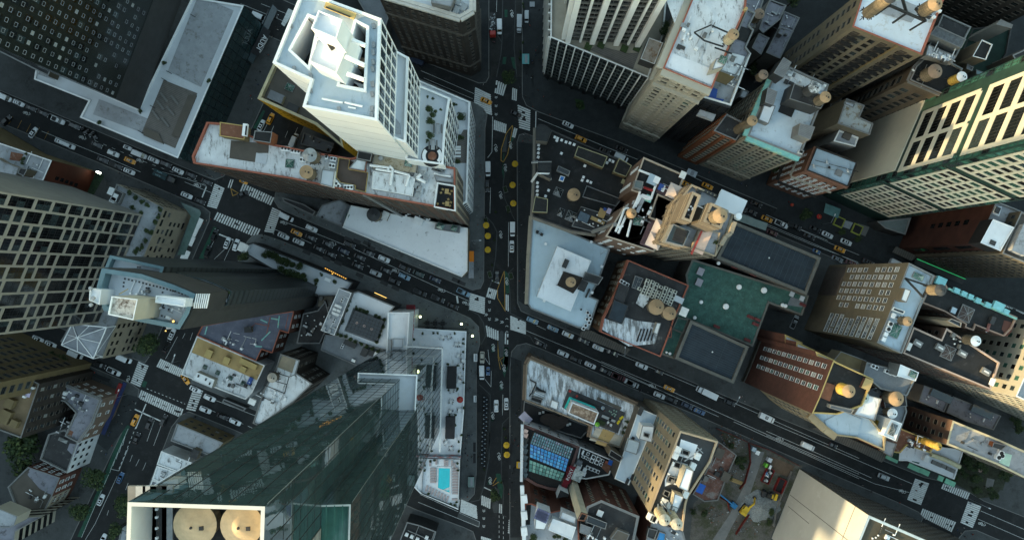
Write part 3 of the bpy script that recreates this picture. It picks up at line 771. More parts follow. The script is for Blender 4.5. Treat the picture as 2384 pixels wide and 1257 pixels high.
for xx,yy in((690,1055),(762,1090),(800,1107)):line(b2((xx-6,yy-10),(xx+6,yy),(xx-8,yy+8)),.18);line(b2((xx+4,yy-10),(xx+16,yy),(xx+2,yy+8)),.18)
for yy in(1080,1130,1170):line(b2((828,yy+8),(838,yy),(848,yy+8)),.18)
for yy in(680,740,798):line(a2((455,yy-8),(464,yy),(473,yy-8)),.18);line(a2((455,yy),(464,yy+8),(473,yy)),.18)
for yy in(963,1038,1115):line(z860((1115,yy-8),(1128,yy+3),(1140,yy-8)),.18);line(z860((1115,yy+4),(1128,yy+15),(1140,yy+4)),.18)
line(z860((1190,0),(1180,440),(1130,720),(1085,860),(990,880)),.4,pave,name='kerb_line');line(z860((1130,735),(1205,770)),.4);line(z860((1375,45),(1310,110),(1300,420),(1300,640),(1325,740),(1310,1010),(1350,1025)),.3,pave,name='kerb_line')
line(z860((1278,1010),(1278,1257)),.16,dash=(1,1));line(z860((1320,1020),(1320,1257)),.16,dash=(1,1));line(z860((480,880),(870,1040),(885,985),(1085,1075),(1078,1125),(860,1035)),.14);line(z860((500,805),(875,975)),.14)
line(c2((597,135),(607,225),(580,185)),.14);line(c2((580,310),(615,355),(617,260)),.14);line(c2((685,400),(682,520)),.14);line(c2((545,340),(610,400),(612,560),(600,780)),.3,pave,name='kerb_line')
line(a2((578,875),(535,930),(500,1040),(498,1120),(515,1130),(545,1075),(572,930),(580,880)),.28,paint_yellow,name='island_line')
line(z1060((475,300),(410,480),(412,560),(490,690)),.25,paint_yellow,name='island_line');line(z1060((478,300),(485,680)),.25,paint_yellow,name='island_line');line(z1060((415,980),(418,1140),(440,1257)),.22,paint_yellow,name='island_line')
line(z1060((420,1170),(475,1135)),.2,paint_yellow,name='island_line');line(c2((655,85),(660,175),(685,235)),.2,paint_yellow,name='island_line');line(c2((660,190),(690,160)),.2,paint_yellow,name='island_line');line(z860((1215,720),(1275,680)),.25,paint_yellow,name='island_line');line(z860((1215,700),(1250,640)),.25,paint_yellow,name='island_line')
line(b1((112,178),(165,210),(125,228),(112,178)),.25,paint_yellow)
for q in(a2((572,920),(590,975),(545,1170),(515,1170),(505,1120),(530,1135),(555,1060)),b2((812,-70),(838,-60),(845,0),(815,120),(805,60)),b2((820,750),(848,765),(855,905),(832,910)),z1060((480,1040),(522,1040),(510,1257),(460,1257),(480,1140)),
    c2((690,120),(718,125),(715,220),(695,300),(685,270)),z860((1245,600),(1290,600),(1322,720),(1305,860),(1270,780)),z1080((660,165),(710,165),(708,285),(662,285)),z1080((640,930),(695,930),(680,1050),(622,1045)),z1080((760,935),(830,935),(860,1150),(800,1100)),
    c2((618,110),(636,110),(636,150),(618,150)),c2((668,335),(684,335),(682,375),(666,375)),c2((616,510),(632,510),(630,555),(614,555)),z860((1175,655),(1205,650),(1195,715),(1165,705)),z860((1200,5),(1226,8),(1226,80),(1198,78)),c0((845,318),(868,325),(855,360),(832,350))):
 sheet(q,paint_green,'bike_lane',.005)
sheet(z580((205,480),(235,500),(110,760),(55,745)),paint_green,'bike_lane',.005);sheet(b0((1490,440),(1510,450),(1420,665),(1385,665)),paint_green,'bike_lane',.005)
sheet(c0((735,560),(765,590),(650,860),(480,1240),(455,1235),(620,860)),paint_green,'bike_lane',.005)
def bike(px,rz,s=1.):
 b=MB();c=P(*px,0);u=Vector((math.cos(rz),math.sin(rz),0));v=Vector((-u.y,u.x,0));z=Vector((0,0,.012))
 def seg(p,q):
  x,y=c+z+(u*p[0]+v*p[1])*s,c+z+(u*q[0]+v*q[1])*s;d=(y-x).normalized()*.0;n=(y-x).cross(Vector((0,0,1))).normalized()*.09
  b.face([x+n,y+n,y-n,x-n],paint_white)
 for cx in(-.6,.6):
  for k in range(8):
   t,t2=k*.785,(k+1)*.785;seg((cx+.42*math.cos(t),-.3+.42*math.sin(t)),(cx+.42*math.cos(t2),-.3+.42*math.sin(t2)))
 for p,q in(((-.6,-.3),(-.1,.4)),((-.1,.4),(.5,.35)),((.5,.35),(.6,-.3)),((-.1,.4),(.1,-.3)),((-.6,-.3),(.1,-.3)),((1.3,.6),(1.9,0)),((1.9,0),(1.3,-.6))):seg(p,q)
 for i,f in enumerate(b.f):
  a,e,h=[Vector(b.v[j])for j in f[:3]]
  if(e-a).cross(h-a).z<0:b.f[i]=f[::-1]
 structure(b,'bike_symbol')
for q in b1((475,410),(815,555),(1255,745),(1575,880),(1745,970)):bike(q,AST)
for q in(a0((180,785),(570,955),(970,1115))+c3((295,345),(1045,658))+c4((75,658),)+b0((1370,150),)+z1780((1260,400),(1990,700))):bike(q,AST)
for q in b2((793,230),(793,505),(825,40),(835,830))+z1080((775,245),)+a2((460,1040),(562,1020))+c2((627,130),(703,160),(690,250),(675,350))+z860((1212,40),(1275,440),(1187,680)):bike(q,ABW)
for q in c0((755,490),(750,315)):bike(q,AAV)
for q in(z1060((428,905),(445,878),(470,885),(475,1030),(470,1130),(430,1140),(420,1000)),z860((1215,770),(1240,730),(1280,760),(1265,985),(1225,985),(1210,930)),z860((880,985),(1080,1075),(1075,1120),(865,1030)),a2((515,1000),(545,930),(535,1060),(505,1060))):
 p=XY(q,0);b=MB();b.sides(p,0,.14,grey_conc);b.poly(p,.14,pave);structure(b,'traffic_island')
for q in b1((780,665,),(860,695),(1010,780),(640,620),(1260,870),(1180,835),(1060,560),(1090,590),(930,530),(990,545),(1680,815),(1720,835)):
 b=MB();b.box(P(*q,.136),(3.2,1.5,.012),dgrey,AST);structure(b,'cellar_grate')
for q in z860((1035,340),(1035,450),(1395,360),(1385,470),(1382,600),(1382,700)):
 b=MB();b.box(P(*q,.136),(1.0,3.8,.012),black_wall);structure(b,'cellar_grate')
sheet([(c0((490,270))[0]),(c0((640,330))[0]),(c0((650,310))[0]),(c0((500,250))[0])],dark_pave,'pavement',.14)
curtain=stripes('dark_curtain_wall',(.013,.017,.016),(.018,.023,.021),3.3,.9,'Z',rough=.25,spec=.5)
B=Bld('office_tower','dark glass office tower with scattered white framed windows above pale L-shaped terrace','tower',[(321,254),(418,0),(455,-95),(290,-170),(155,185)],150,curtain,dark_roof,zref=26,z0=25)
e=[x for x in B.edges()if x[2].x>.6]
a,b_,n=e[0];u=(b_-a).normalized();L=(b_-a).length
for r in range(34):
 for c in range(int(L/2.9)):
  if r<6 and c>0 and R.random()<.3:continue
  q=a+u*(1.5+2.9*c)
  B.win(q,u,n,43+r*3.45+R.uniform(0,.3),'frame',1.25,1.25,R.choice((0,6,6,3,2,6)))
  if R.random()<.6:B.win(q+u*R.uniform(-.1,.2)+n*.005,u,n,42.0+r*3.45,'dark',1.9,2.9,R.choice((2,0,0,6,6)))
bb=MB();bb.obox((*a,25),(u*L).to_3d(),(n*.25).to_3d(),(0,0,16),dgrey);B.part('plinth',bb)
B.done()
A2=Bld('glass_podium','glass shop building with L-shaped pale roof terrace and wooden deck','shop building',a0((1338,-20),(1700,40),(1240,1105),(555,820),(615,705),(236,555),(250,470),(330,480),(960,760)),25,tower_glass,pale_roof,par=.5,cap=whitemetal,t=.6)
A2.frame(3.2,5,.14,.2,.1,dsteel,0,24.5,sel=None,name='mullions')
for q in(a0((1370,0),(1450,0),(1628,75),(1400,608),(1170,495),(1345,60)),a0((690,693),(1030,828),(990,925),(648,798)),a0((275,500),(395,540),(380,560),(265,520))):A2.patch(q,24.62,lgrey,'paving')
A2.patch(a0((1140,558),(1375,652),(1220,1035),(985,930)),24.64,wood,'wood_deck')
for x,y in a0((1145,680),(1220,700),(1120,735),(1190,775),(1088,805),(1155,855)):
 o=empty('bench',P(x,y,24.65),'grey wooden bench block on the rooftop deck','bench','benches on the rooftop deck',-.9)
 bb=MB();bb.box((0,0,.38),(4.2,.75,.1),grey_conc);bb.build('seat',o);bb=MB();bb.box((-1.5,0,0),(.4,.6,.38),dgrey);bb.box((1.5,0,0),(.4,.6,.38),dgrey);bb.build('base',o)
bb=MB()
for i in range(4):
 q=a0((1350-12*i,660),(1372-12*i,670),(1250-10*i,960),(1225-10*i,945));bb.prism(XY(q,24.7),24.62,24.75+.3*(4-i)/4,warmgrey)
A2.part('deck_steps',bb)
bb=MB();bb.prism(XY(a0((1010,890),(1105,930),(1140,1005),(1000,945)),25.),24.6,25.2,warmgrey);A2.part('ramp',bb)
for q in a0((1325,100),(1160,495),(1125,545),(1045,735),(960,910)):A2.pipe([q,(q[0]+12,q[1]+7)],24.6,.12,dgrey)
for q in a0((1140,440),(1455,560),(690,855),(975,775)):tree(q,6,'dark clipped shrub on the edge of the L-shaped terrace',24.6,1.3,'shrub','shrub','terrace shrubs')
bb=MB();bb.prism(XY([(567,130),(634,10),(646,22),(588,150)],5),4.6,5,g_mid,bot=True);A2.part('canopy',bb)
bb=MB()
for k in range(12):
 p=P(575+5*k,140-11*k,5.05);bb.box(p,(.2,5,.12),dsteel,AST)
A2.part('canopy_beams',bb)
def text(s,px,z,size,rz,m,parent,loc,name='lettering'):
 cu=bpy.data.curves.new('lettering','FONT');cu.body=s;cu.size=size;cu.align_x='CENTER';cu.extrude=.02;cu.resolution_u=2
 o=bpy.data.objects.new('t',cu);COL.objects.link(o)
 me=bpy.data.meshes.new_from_object(o.evaluated_get(bpy.context.evaluated_depsgraph_get()));bpy.data.objects.remove(o)
 me.materials.clear();me.materials.append(m)
 o=bpy.data.objects.new(name,me);COL.objects.link(o);o.parent=parent;p=P(*px,z);o.location=p-loc;o.rotation_euler=(0,0,rz);return o
sg=empty('shop_sign',P(607,98,5.6),'dark shop sign board with white lettering beside the glass shop building','sign')
bb=MB();bb.box((0,0,0),(11,3.4,.2),black_wall,math.radians(62));bb.build('board',sg)
text('AUDI',(605,97),5.9,2.6,math.radians(242),whitemetal,sg,sg.location);text('MANHATTAN',(612,106),5.9,1.0,math.radians(242),capw,sg,sg.location)
B=Bld('brick_building','drab brown brick building with dark windows left of the L-shaped terrace','building',[(-120,62),(112,178),(150,95),(-80,-10)],30,drab,dark_roof)
B.facade(3.6,3.6,1.6,1.7,'brown',3,29.);B.done()
F1=Bld('loft_building','white roofed building with rust red side wall at left edge','building',[(-120,262),(0,333),(121,374),(90,445),(-140,440)],28,dbrown,lgrey,cap=capw)
p=[x for x in F1.edges()if x[2].x>.6]
bb=MB();a,b_,n=p[0];bb.obox((*(a+n*.01),0),(b_-a).to_3d(),(n*.12).to_3d(),(0,0,27.7),rust_wall);F1.part('side_wall',bb)
for k in range(5):F1.win(a.lerp(b_,.42+.02*k)+n*.13,(b_-a).normalized(),n,8+k*3.1,'dark',1.4,2.,6)
p=[x for x in F1.edges()if x[2].y>.6]
for a,b_,n in p:
 bb=MB();[bb.obox((*(a+n*.01),2+1.2*i),(b_-a).to_3d(),(n*.25).to_3d(),(0,0,.45),tan_wall)for i in range(20)];F1.part('louvres',bb)
F1.block(zf1((-60,190),(50,260),(240,330),(170,520),(-60,520)),31,27,beige,lgrey);F1.block(zf1((250,330),(350,350),(300,440),(220,400)),32.5,27,drab,dark_roof,'stair_head');F1.patch(zf1((140,130),(300,160),(250,250),(120,230)),27.3,rust_roof)
F1.clutter(zf1((300,130),(560,220),(450,560),(250,560)),27.1,14,3)
for q in zf1((330,155),(300,210),(275,275),(385,370),(280,240)):tree(q,4.5,'small pink potted plant on white terrace at left edge',27.1,.9,'plant','potted_plant','terrace plants at the left edge')
F1.done()
lamp=empty('sign_lamp',P(230,402,4),'bright white lamp at the foot of the rust red wall','lamp');bb=MB();bb.box((0,0,0),(1.6,.6,.5),mat('lamp_glow',(.9,.9,.8),emit=((.9,1.,.8),6.)),AST);bb.build('lens',lamp);bb=MB();bb.box((0,0,-.2),(2,.9,.2),dsteel,AST);bb.build('housing',lamp)
sheet(zf1((1210,400),(1330,430),(1180,700),(1080,715)),mat('garden_grass',(.03,.055,.03),.9,.3,1.),'grass',.14)
F3=Bld('podium_building','pale concrete podium with planted roof terrace below the gridded office tower','building',[(271,428),(381,484),(237,835),(140,795),(195,700),(215,590)],24,beige,lgrey)
F3.facade(3.4,3.5,1.6,1.5,'dark',2,23,vs=(6,6,0),skip=.3);F3.facade(3.4,3.5,2.6,1.5,'dark',2,23,vs=(6,0),skip=.72)
F3.block(b0((800,180),(860,210),(825,285),(765,260)),25,22,grey_conc,dgrey,'plant_room')
F3.patch(b0((870,195),(1100,310),(985,600),(950,600),(1010,380),(870,270)),23.2,lgrey,'paving')
for q in b0((790,200),(815,240),(800,265)):F3.hatch(q,23.1,(2,2.5,1.6),whitemetal)
for q in b0((900,205),(940,240),(985,270),(1020,290),(1110,320),(1100,370),(1080,410),(1050,480),(1010,540),(960,600),(980,345),(920,310),(1020,470),(940,620),(985,580)):tree(q,7,'bushy shrub on the podium terrace under the gridded tower',23.2,1.6,'shrub','shrub','shrubs on the podium terrace')
tr=empty('roof_trellis',P(196,796,24),'white steel trellis of triangles on the podium corner','trellis')
q=[P(x,y,30)for x,y in c0((425,-15),(628,5),(550,188),(362,108))];lo=[Vector((v.x,v.y,24))for v in q];ctr=P(*c0((455,65))[0],31)
bb=MB();ol=tr.location
for i in range(4):bb.bar(q[i],q[(i+1)%4],.3,.3,whitemetal);bb.bar(lo[i],q[i],.3,.3,whitemetal);bb.bar(q[i],ctr,.22,.22,whitemetal);bb.bar((q[i]+q[(i+1)%4])/2,ctr,.18,.18,whitemetal);bb.bar(lo[i],q[(i+1)%4],.14,.14,whitemetal)
bb.build('frame',tr,ol)
bb=MB()
for i in range(4):bb.face([q[i]-Vector((0,0,.2)),q[(i+1)%4]-Vector((0,0,.2)),ctr-Vector((0,0,.3))],glassmat('trellis_glass',(.2,.22,.25),.2))
bb.build('glazing',tr,ol)
bb=MB();bb.prism(XY(b0((1255,270),(1390,325),(1400,350),(1285,640),(1235,640),(1330,370)),5),4.7,5,glassmat('canopy_glass',(.08,.13,.12),.2),bot=True);F3.part('canopy',bb)
for q in b0((1385,415),(1355,475),(1330,540),(1295,640)):F3.hatch(q,4.2,(2.6,3.6,.5),capw,name='awning',rot=AST)
F3.done()
piers=mat('pale_pier',(.27,.25,.215),.75,.06,.2)
F2=Bld('office_tower','tall office tower with pale concrete grid and black windows at left','tower',[(331,500),(228,752),(60,690),(165,435)],150,mat('tower_core',(.02,.02,.022),.6),dark_roof,zref=24,z0=24)
e=F2.edges()
for k,(a,b_,n)in enumerate(e):
 u=(b_-a).normalized();L=(b_-a).length
 if n.x>.6:
  bb=MB();nc=10;st=L/nc;fl=3.3
  for c in range(nc+1):bb.obox((*(a+u*(min(c*st,L-.55))+n*.003),24),(u*.7).to_3d()if c<nc else(u*.55).to_3d(),(n*.2).to_3d(),(0,0,126),piers)
  for c in range(nc):
   z=24+R.uniform(0,5)
   while z<146:
    hh=R.choice((1,1,2,2,3,1))*fl
    bb.obox((*(a+u*(c*st+.7)+n*.003),z),(u*(st-.7)).to_3d(),(n*.17).to_3d(),(0,0,1.3),piers)
    z2=z+1.3
    while z2+fl*.9<z+1.3+hh+.1:
     w_=(st-.7)/2-.12
     for s_ in(-.5,.5):F2.win(a+u*(c*st+.7+(st-.7)/2+s_*(w_+.12))+n*.01,u,n,z2+.05,'dark',w_,fl-.25,R.choice((6,6,6,0,6,2)))
     z2+=fl
    z+=1.3+hh
  F2.part('facade_grid',bb)
 else:
  bb=MB();bb.obox((*(a+n*.003),24),(b_-a).to_3d(),(n*.2).to_3d(),(0,0,126),grey_conc);F2.part('end_wall',bb)
F2.done()
B=Bld('brick_building','olive brick building with wide windows at lower left edge','building',[(84,872),(68,915),(-160,830),(-150,770)],52,tan_wall,tan_roof,zref=34)
B.facade(4.2,3.8,2.6,1.9,'brown',10,51,vs=(0,2,6));B.done()
B=Bld('brick_building','tan roofed building with plywood huts at lower left edge','building',[(54,874),(92,893),(49,1020),(-60,980),(-60,900),(20,880)],34,dbrown,mat('shaded_tan_roof',(.17,.125,.075),.85,.15,.3),cap=grey_conc)  # deeper shade of this corner put into a darker tan roof colour
for q,s_ in zip(zi8((170,780),(110,960),(230,1050)),((3,3.2,2.2),(3.4,4.5,2),(2.4,2.6,2))):B.hatch(q,33.2,s_,tan_wall,tan_wall,AST,'hut')
B.clutter(zi8((320,500),(480,550),(400,760),(200,640)),33.2,16,5);B.patch(zi8((370,620),(415,640),(390,715),(320,700)),33.3,mat('lilac_tarp',(.5,.45,.62)),'tarpaulin');B.facade(3.2,3.4,1.3,1.8,'brown',4,33);B.done()
B=Bld('corner_building','pink brick corner building with cluttered roof at lower left crossing','building',[(119,884),(233,930),(212,985),(180,1030),(150,1015),(175,960),(150,935),(100,925),(105,900)],17,mat('pale_pink_brick',(.16,.115,.09),.85,.1),mauve_roof,cap=capg)
B.facade(2.9,3.8,1.2,1.6,'sash',5,16.4);B.band(15.9,.8,.5,capg);B.clutter(zi8((700,540),(1280,760),(1180,960),(760,640)),16.2,26,8)
for q in zi8((720,650),(755,660),(795,670),(830,620),(660,590)):ac(q,16.2,1,AST,1.3,1.3,1.1,'pale condenser unit on the pink brick corner building','condensers on the corner building')
bb=MB();bb.box(P(266,950,4),(1.6,22,.4),mat('awning_blue',(.02,.03,.09),.8),math.radians(-23));B.part('awning',bb);bb=MB();bb.box(P(268,925,4.5),(1.4,12,.5),mat('awning_red',(.2,.02,.02),.8),math.radians(-23));B.part('awning',bb);B.done()
B=Bld('row_building','low black roofed building behind the pink brick corner building','building',[(150,1000),(182,1026),(156,1101),(92,1069),(112,1010)],15,white_wall,dark_roof,cap=capg)
B.facade(2.6,3.4,1.2,1.7,'dark',3,14.5);B.hatch(zi8((965,1180))[0],14.2,(2,2.5,1.8),red_brick,rust_roof);B.clutter(zi8((850,900),(1100,950),(1000,1250),(720,1200)),14.2,12,9);B.patch(zi10((860,60),(980,80),(920,230),(830,140)),14.3,mauve_roof);B.skylight(zi10((785,20))[0],14.2,3.5,1.3,AST,g_lite);B.done()
B=Bld('row_building','low building with grey lead roof and cream banded front at lower left','building',zi10((345,350),(740,485),(640,720),(520,950),(200,880),(90,600)),14.5,red_brick,warmgrey,cap=capg)
B.patch(zi10((370,370),(725,490),(640,700),(490,620),(340,450)),13.9,mauve_roof);B.facade(2.6,3.4,1.3,1.8,'sash',3,14);B.frame(5,3.4,.4,1.3,.3,cream,3,14.3,sel=[0]);B.clutter(zi10((350,600),(600,700),(500,900),(250,800)),13.8,12,4);B.done()
B=Bld('office_building','office block with long dark ribbon windows at lower left corner','building',zi10((100,990),(515,965),(190,1150),(170,1300),(-200,1300),(0,1000)),24,cream,mauve_roof)
bb=MB()
for a,b_,n in B.edges():
 for i in range(6):bb.obox((*(a+n*.01),2.2+3.5*i),(b_-a).to_3d(),(n*.05).to_3d(),(0,0,1.9),g_black)
B.part('ribbon_windows',bb);B.block(zi10((-50,850),(215,960),(175,1070),(120,1100),(-60,1100)),31,23.5,cream,lgrey);B.done()
for q,r,l in(((45,1058),52,'broad dark tree in the yard at the lower left edge'),((213,1118),30,'dark street tree beside the low row at lower left'),((176,1196),24,'smaller dark street tree near the ribbon windowed office'),((284,1180),27,'dark street tree beside the white rimmed tank tower'),((262,1236),20,'dark street tree at the bottom edge beside the avenue'),((338,806),30,'dark street tree under the podium corner'),((126,843),28,'dark street tree on the pavement left of the crossing'),((330,1215),12,'small shrub tree beside the tank tower')):
 tree(q,r,l,.13,10)
B1=Bld('white_tower','white panelled tower with stepped terraces and open roof plant','tower',[(703,-24),(886,43),(878,282),(704,249),(722,187),(634,147)],130,white_panel,blue_roof,par=1.0,cap=white_panel,t=.6,holes=[z560((1000,250),(1130,300),(1000,900),(985,960),(740,730)),z560((1690,330),(1840,410),(1800,1300),(1450,1230))])
pit=MB()
for q in(z560((960,230),(1140,300),(1010,920),(990,990),(720,740)),z560((1660,320),(1850,405),(1815,1330),(1430,1250))):pit.poly(XY(q,122),120,dgrey)
B1.part('plant_floor',pit)
B1.block(z560((1120,560),(1560,690),(1400,1075),(1000,900)),139,120,white_panel,white_roof,'penthouse',.5,whitemetal)
B1.block(z560((1140,155),(1490,290),(1400,575),(1030,420)),148,128,white_panel,white_roof,'lift_tower',.8,whitemetal)
gm=[('a',[(880,95),(950,133),(944,333),(876,306)],106),('b',[(900,175),(987,203),(1047,228),(1036,300),(1031,384),(945,372)],81),('c',[(900,160),(974,186),(1094,237),(1087,470),(1040,500),(955,380)],41)]
for nm,px,z in gm:
 p=XY(px,z);B1.vol(p,0,z,white_panel,pale_roof,1.0,whitemetal,.5,wallname='terrace_wall',roofname='terrace')
for z,p,lo in((130,B1.p,107),(106,XY(gm[0][1],106),82),(81,XY(gm[1][1],81),42),(41,XY(gm[2][1],41),2)):
 for k,(a,b_,n)in enumerate(B1.edges(p)):
  if n.x<.5:continue
  u=(b_-a).normalized();L=(b_-a).length;nc=round(L/2.9);nr=max(2,int((z-1-lo)/5.6));fz=(z-.8-lo)/nr
  bb=MB()
  for c in range(nc+1):bb.obox((*(a+u*min(c*L/nc,L-.4)+n*.003),lo),(u*.42).to_3d(),(n*.16).to_3d(),(0,0,z-lo),white_panel)
  for r in range(nr+1):
   for c in range(nc):bb.obox((*(a+u*(c*L/nc+.42)+n*.003),lo+r*fz-.1),(u*(L/nc-.42)).to_3d(),(n*.13).to_3d(),(0,0,.8),white_panel)
  B1.part('facade_grid',bb)
  for r in range(nr):
   for c in range(nc):B1.win(a+u*((c+.5)*L/nc+.21)+n*.01,u,n,lo+r*fz+.7,'dark',L/nc-.5,fz-.85,R.choice((5,5,5,2,0)))
bb=MB()
for z in range(4,128,9):
 for a,b_,n in[x for x in B1.edges()if x[2].y<-.5]:bb.obox((*(a+n*.004),z),(b_-a).to_3d(),(n*.02).to_3d(),(0,0,.12),lgrey)
B1.part('panel_joints',bb)
bb=MB();bb.tube([P(*q,140)for q in z560((1640,590),(1830,670))],.5,whitemetal);bb.tube([P(*q,140)for q in z560((1540,830),(1820,960))],.5,whitemetal);bb.tube([P(*q,138)for q in z560((1560,1080),(1810,1170))],.5,whitemetal);B1.part('roof_struts',bb)
bb=MB();bb.bar(P(*z560((1000,290))[0],134),P(*z560((1210,510))[0],140),.25,.3,dsteel);bb.bar(P(*z560((1210,510))[0],140),P(*z560((1370,670))[0],140),.5,.5,dsteel);bb.box(P(*z560((1310,640))[0],139),(1.2,3,1.2),dsteel,.6);B1.part('window_cleaning_crane',bb)
bb=MB();bb.bar(P(*z560((1240,80))[0],130),P(*z560((1680,250))[0],130),1.3,.7,capy);bb.bar(P(*z560((1250,110))[0],130.5),P(*z560((1600,250))[0],130.5),.3,.3,dsteel);B1.part('gantry',bb)
bb=MB();[bb.box(P(*q,129.1),(.7,1.2,.5),steel,.2)for q in a1((1108,185),(1108,315),(1105,370),(1105,435),(1102,485),(1100,590),(1098,660),(1096,760),(1095,810),(868,765),(670,635),(670,532),(555,485),(533,180),(640,715))];B1.part('roof_anchors',bb)
for q in z580((1315,150),(1555,250)):
 o=ac(q,121,1,-.35,4.2,4.2,3.6,'large white cooling tower with open fan on the white tower roof','cooling towers on the white tower')
B1.pipe(z580((1065,315),(1370,375)),129.1,.25);B1.pipe(z580((1400,370),(1660,430)),129.1,.25);B1.pipe(z580((1450,435),(1560,460)),129.1,.2)
B1.patch(z820((630,590),(700,680),(710,840),(625,820)),105.3,lgrey,'tarpaulin',.3)
B1.patch(z820((1700,770),(1690,1257),(1500,1257),(1510,980),(1630,770)),40.1,wood,'wood_deck')
for q in z820((1545,1025),(1545,1062),(1545,1110),(1545,1160)):
 o=empty('sun_lounger',P(*q,40.1),'white sun lounger in the row on the grey roof deck','sun lounger','white loungers on the grey roof deck',0,'y')
 bb=MB();bb.box((0,0,.25),(2.1,.7,.12),whitemetal);bb.build('mattress',o);bb=MB();bb.box((0,0,0),(1.9,.6,.25),dgrey);bb.build('frame',o)
for q,r in zip(z820((1130,460),(1190,530),(1130,640),(1145,850),(1095,930),(1500,395),(1590,570),(1570,880),(1545,1230),(1290,470),(1180,310),(1100,280)),(10,10,11,11,5,6,12,9,7,4,4,4)):
 tree(q,r,'leafy planting on the terraces of the white tower',80.1 if q[0]<1040 else 40.1,2.,'shrub','shrub','planting on the white tower terraces')
for q in z820((1255,760),(1185,990)):
 o=empty('dining_table',P(*q,80.1),'long grey table with benches on the garden terrace','table','tables on the garden terrace',0,'y')
 bb=MB();bb.box((0,0,.7),(1.1,3.1,.08),lgrey);bb.build('top',o);bb=MB();[bb.box((0,y,0),(.6,.15,.7),dgrey)for y in(-1.2,1.2)];bb.build('legs',o)
 for x in(-1.1,1.1):bb=MB();bb.box((x,0,.4),(.4,2.6,.08),grey_conc);bb.box((x,0,0),(.2,.4,.4),dgrey);bb.build('bench',o)
o=empty('round_seat',P(*z820((1172,1155))[0],80.1),'round fire pit lounge with two white curved sofas','lounge seat')
bb=MB();bb.cyl((0,0,0),(0,0,.05),3.2,3.2,28,black_wall);bb.build('base',o);bb=MB();bb.cyl((0,0,.05),(0,0,.5),1.3,1.2,18,rust_roof);bb.build('fire_pit',o)
for s_ in(0,math.pi):
 bb=MB();bb.sides([],0,0,whitemetal)
 for k in range(8):
  t=s_-.75+1.5*k/8;t2=t+1.5/8
  q4=[Vector((math.cos(x)*r_,math.sin(x)*r_))for x,r_ in((t,1.9),(t,2.9),(t2,2.9),(t2,1.9))];bb.prism(ccw(q4),.05,.5,whitemetal)
 bb.build('sofa',o)
B1.done()
B2=Bld('yellow_building','building with bright yellow side wall beside the white tower','building',[(599,230),(640,140),(770,200),(800,345),(734,291)],30,yellow_wall,warmgrey,par=2.2,cap=mat('cream_coping',(.55,.48,.3)),t=1.)
B2.facade(4.2,4.2,.8,.9,'dark',8,27,vs=(6,),minl=8);B2.skylight(z580((600,155))[0],27.8,3.2,2.6);B2.hatch(z580((420,310))[0],27.8,(5.2,3,2.2),mat('cream_hut',(.5,.45,.3)),grey_roof,AST,'stair_head');B2.hatch(z580((650,470))[0],27.8,(4,3,1.5),tan_wall,dgrey);B2.pipe(z580((760,560),(840,610)),27.8,.12)
B2.done()
B=Bld('low_building','single storey grey roofed building beside the avenue','building',z580((800,805),(1245,970),(1190,1112),(748,980)),8,grey_conc,grey_roof);B.clutter(z580((850,830),(1200,960),(1160,1080),(800,960)),7.2,6,2);B.done()
B4=Bld('brick_building','long brown brick block with white roof and red coping beside the crossing','building',[(481,284),(446,364),(450,381),(679,417),(846,453),(996,479),(1060,493),(1060,390),(973,375),(905,352),(814,368),(710,350),(629,334),(511,286)],72,brown_brick,dirty_white,par=1.2,cap=terracotta,t=.55)
B4.facade(3.3,3.5,1.35,1.9,'brown',4,70.5,sel=[0,1,2,3,4],vs=(0,6,2,3),skip=.06);B4.done()
east=[x for x in B4.edges()if x[2].x>.8]
bb=MB()
for a,b_,n in east:bb.obox((*(a+n*.004),0),(b_-a).to_3d(),(n*.3).to_3d(),(0,0,70),beige)
B4.part('street_front',bb);B4.wins=[]
for a,b_,n in east:
 u=(b_-a).normalized()
 for r in range(17):
  for c in range(5):B4.win(a.lerp(b_,(c+.5)/5)+n*.31,u,n,5+r*3.8,'brown',1.3,2.1,R.choice((0,6,2)))
bb=MB()
for me_ in B4.wins:
 m_,st,w_,h_,v_=me_;ms=window_mesh(st,w_,h_,v_);i=len(bb.v);bb.v+=[tuple(m_@ x.co)for x in ms.vertices]
 for f in ms.polygons:bb.f.append(tuple(i+k for k in f.vertices));bb.m.append(bb.mi(ms.materials[f.material_index]))
B4.part('street_front_windows',bb)['kind']='stuff'
B4.patch(z440((615,360),(1170,410),(1160,545),(985,545),(965,680),(590,620)),70.95,warmgrey);B4.patch(z440((985,540),(1150,570),(1120,710),(965,680)),71.05,pale_roof)
B4.block(z440((450,90),(830,145),(810,350),(445,295)),75,70.5,tan_wall,rust_roof,'stair_head',.2,capy);B4.block(z440((960,215),(1220,235),(1190,400),(935,360)),76,70.5,orange_wall,black_roof,'plant_room',.3)
bb=MB();bb.box(P(*z440((835,215))[0],75),(1.3,3.6,1.2),whitemetal,-.1);bb.box(P(*z440((835,215))[0],76.2),(.5,2.8,.02),black,-.1);B4.part('vent_hood',bb)
for q,n_ in zip(z440((1430,490),(1575,525),(1680,650)),(3,3,2)):ac(q,70.8,n_,-.15,1.5,.95,1.1,'grey fan unit beside the metal topped tank','fan units on the brick block')
B4.skylight(z440((1480,700))[0],70.8,2.6,2.6,-.1)
for q,n_,rz in zip(z700((390,230),(490,260),(470,360),(535,620),(710,675)),(1,2,2,3,3),(0,-.2,-.2,-.9,0)):ac(q,70.9,n_,rz,1.5,.95,1.1,'grey fan unit beside the brown roof terrace','fan units on the brick block')
B4.patch(z700((560,240),(800,300),(690,400),(985,455),(950,740),(800,700),(800,640),(590,600),(520,520)),71.0,mat('brown_deck',(.085,.065,.055),.85),'roof_terrace')
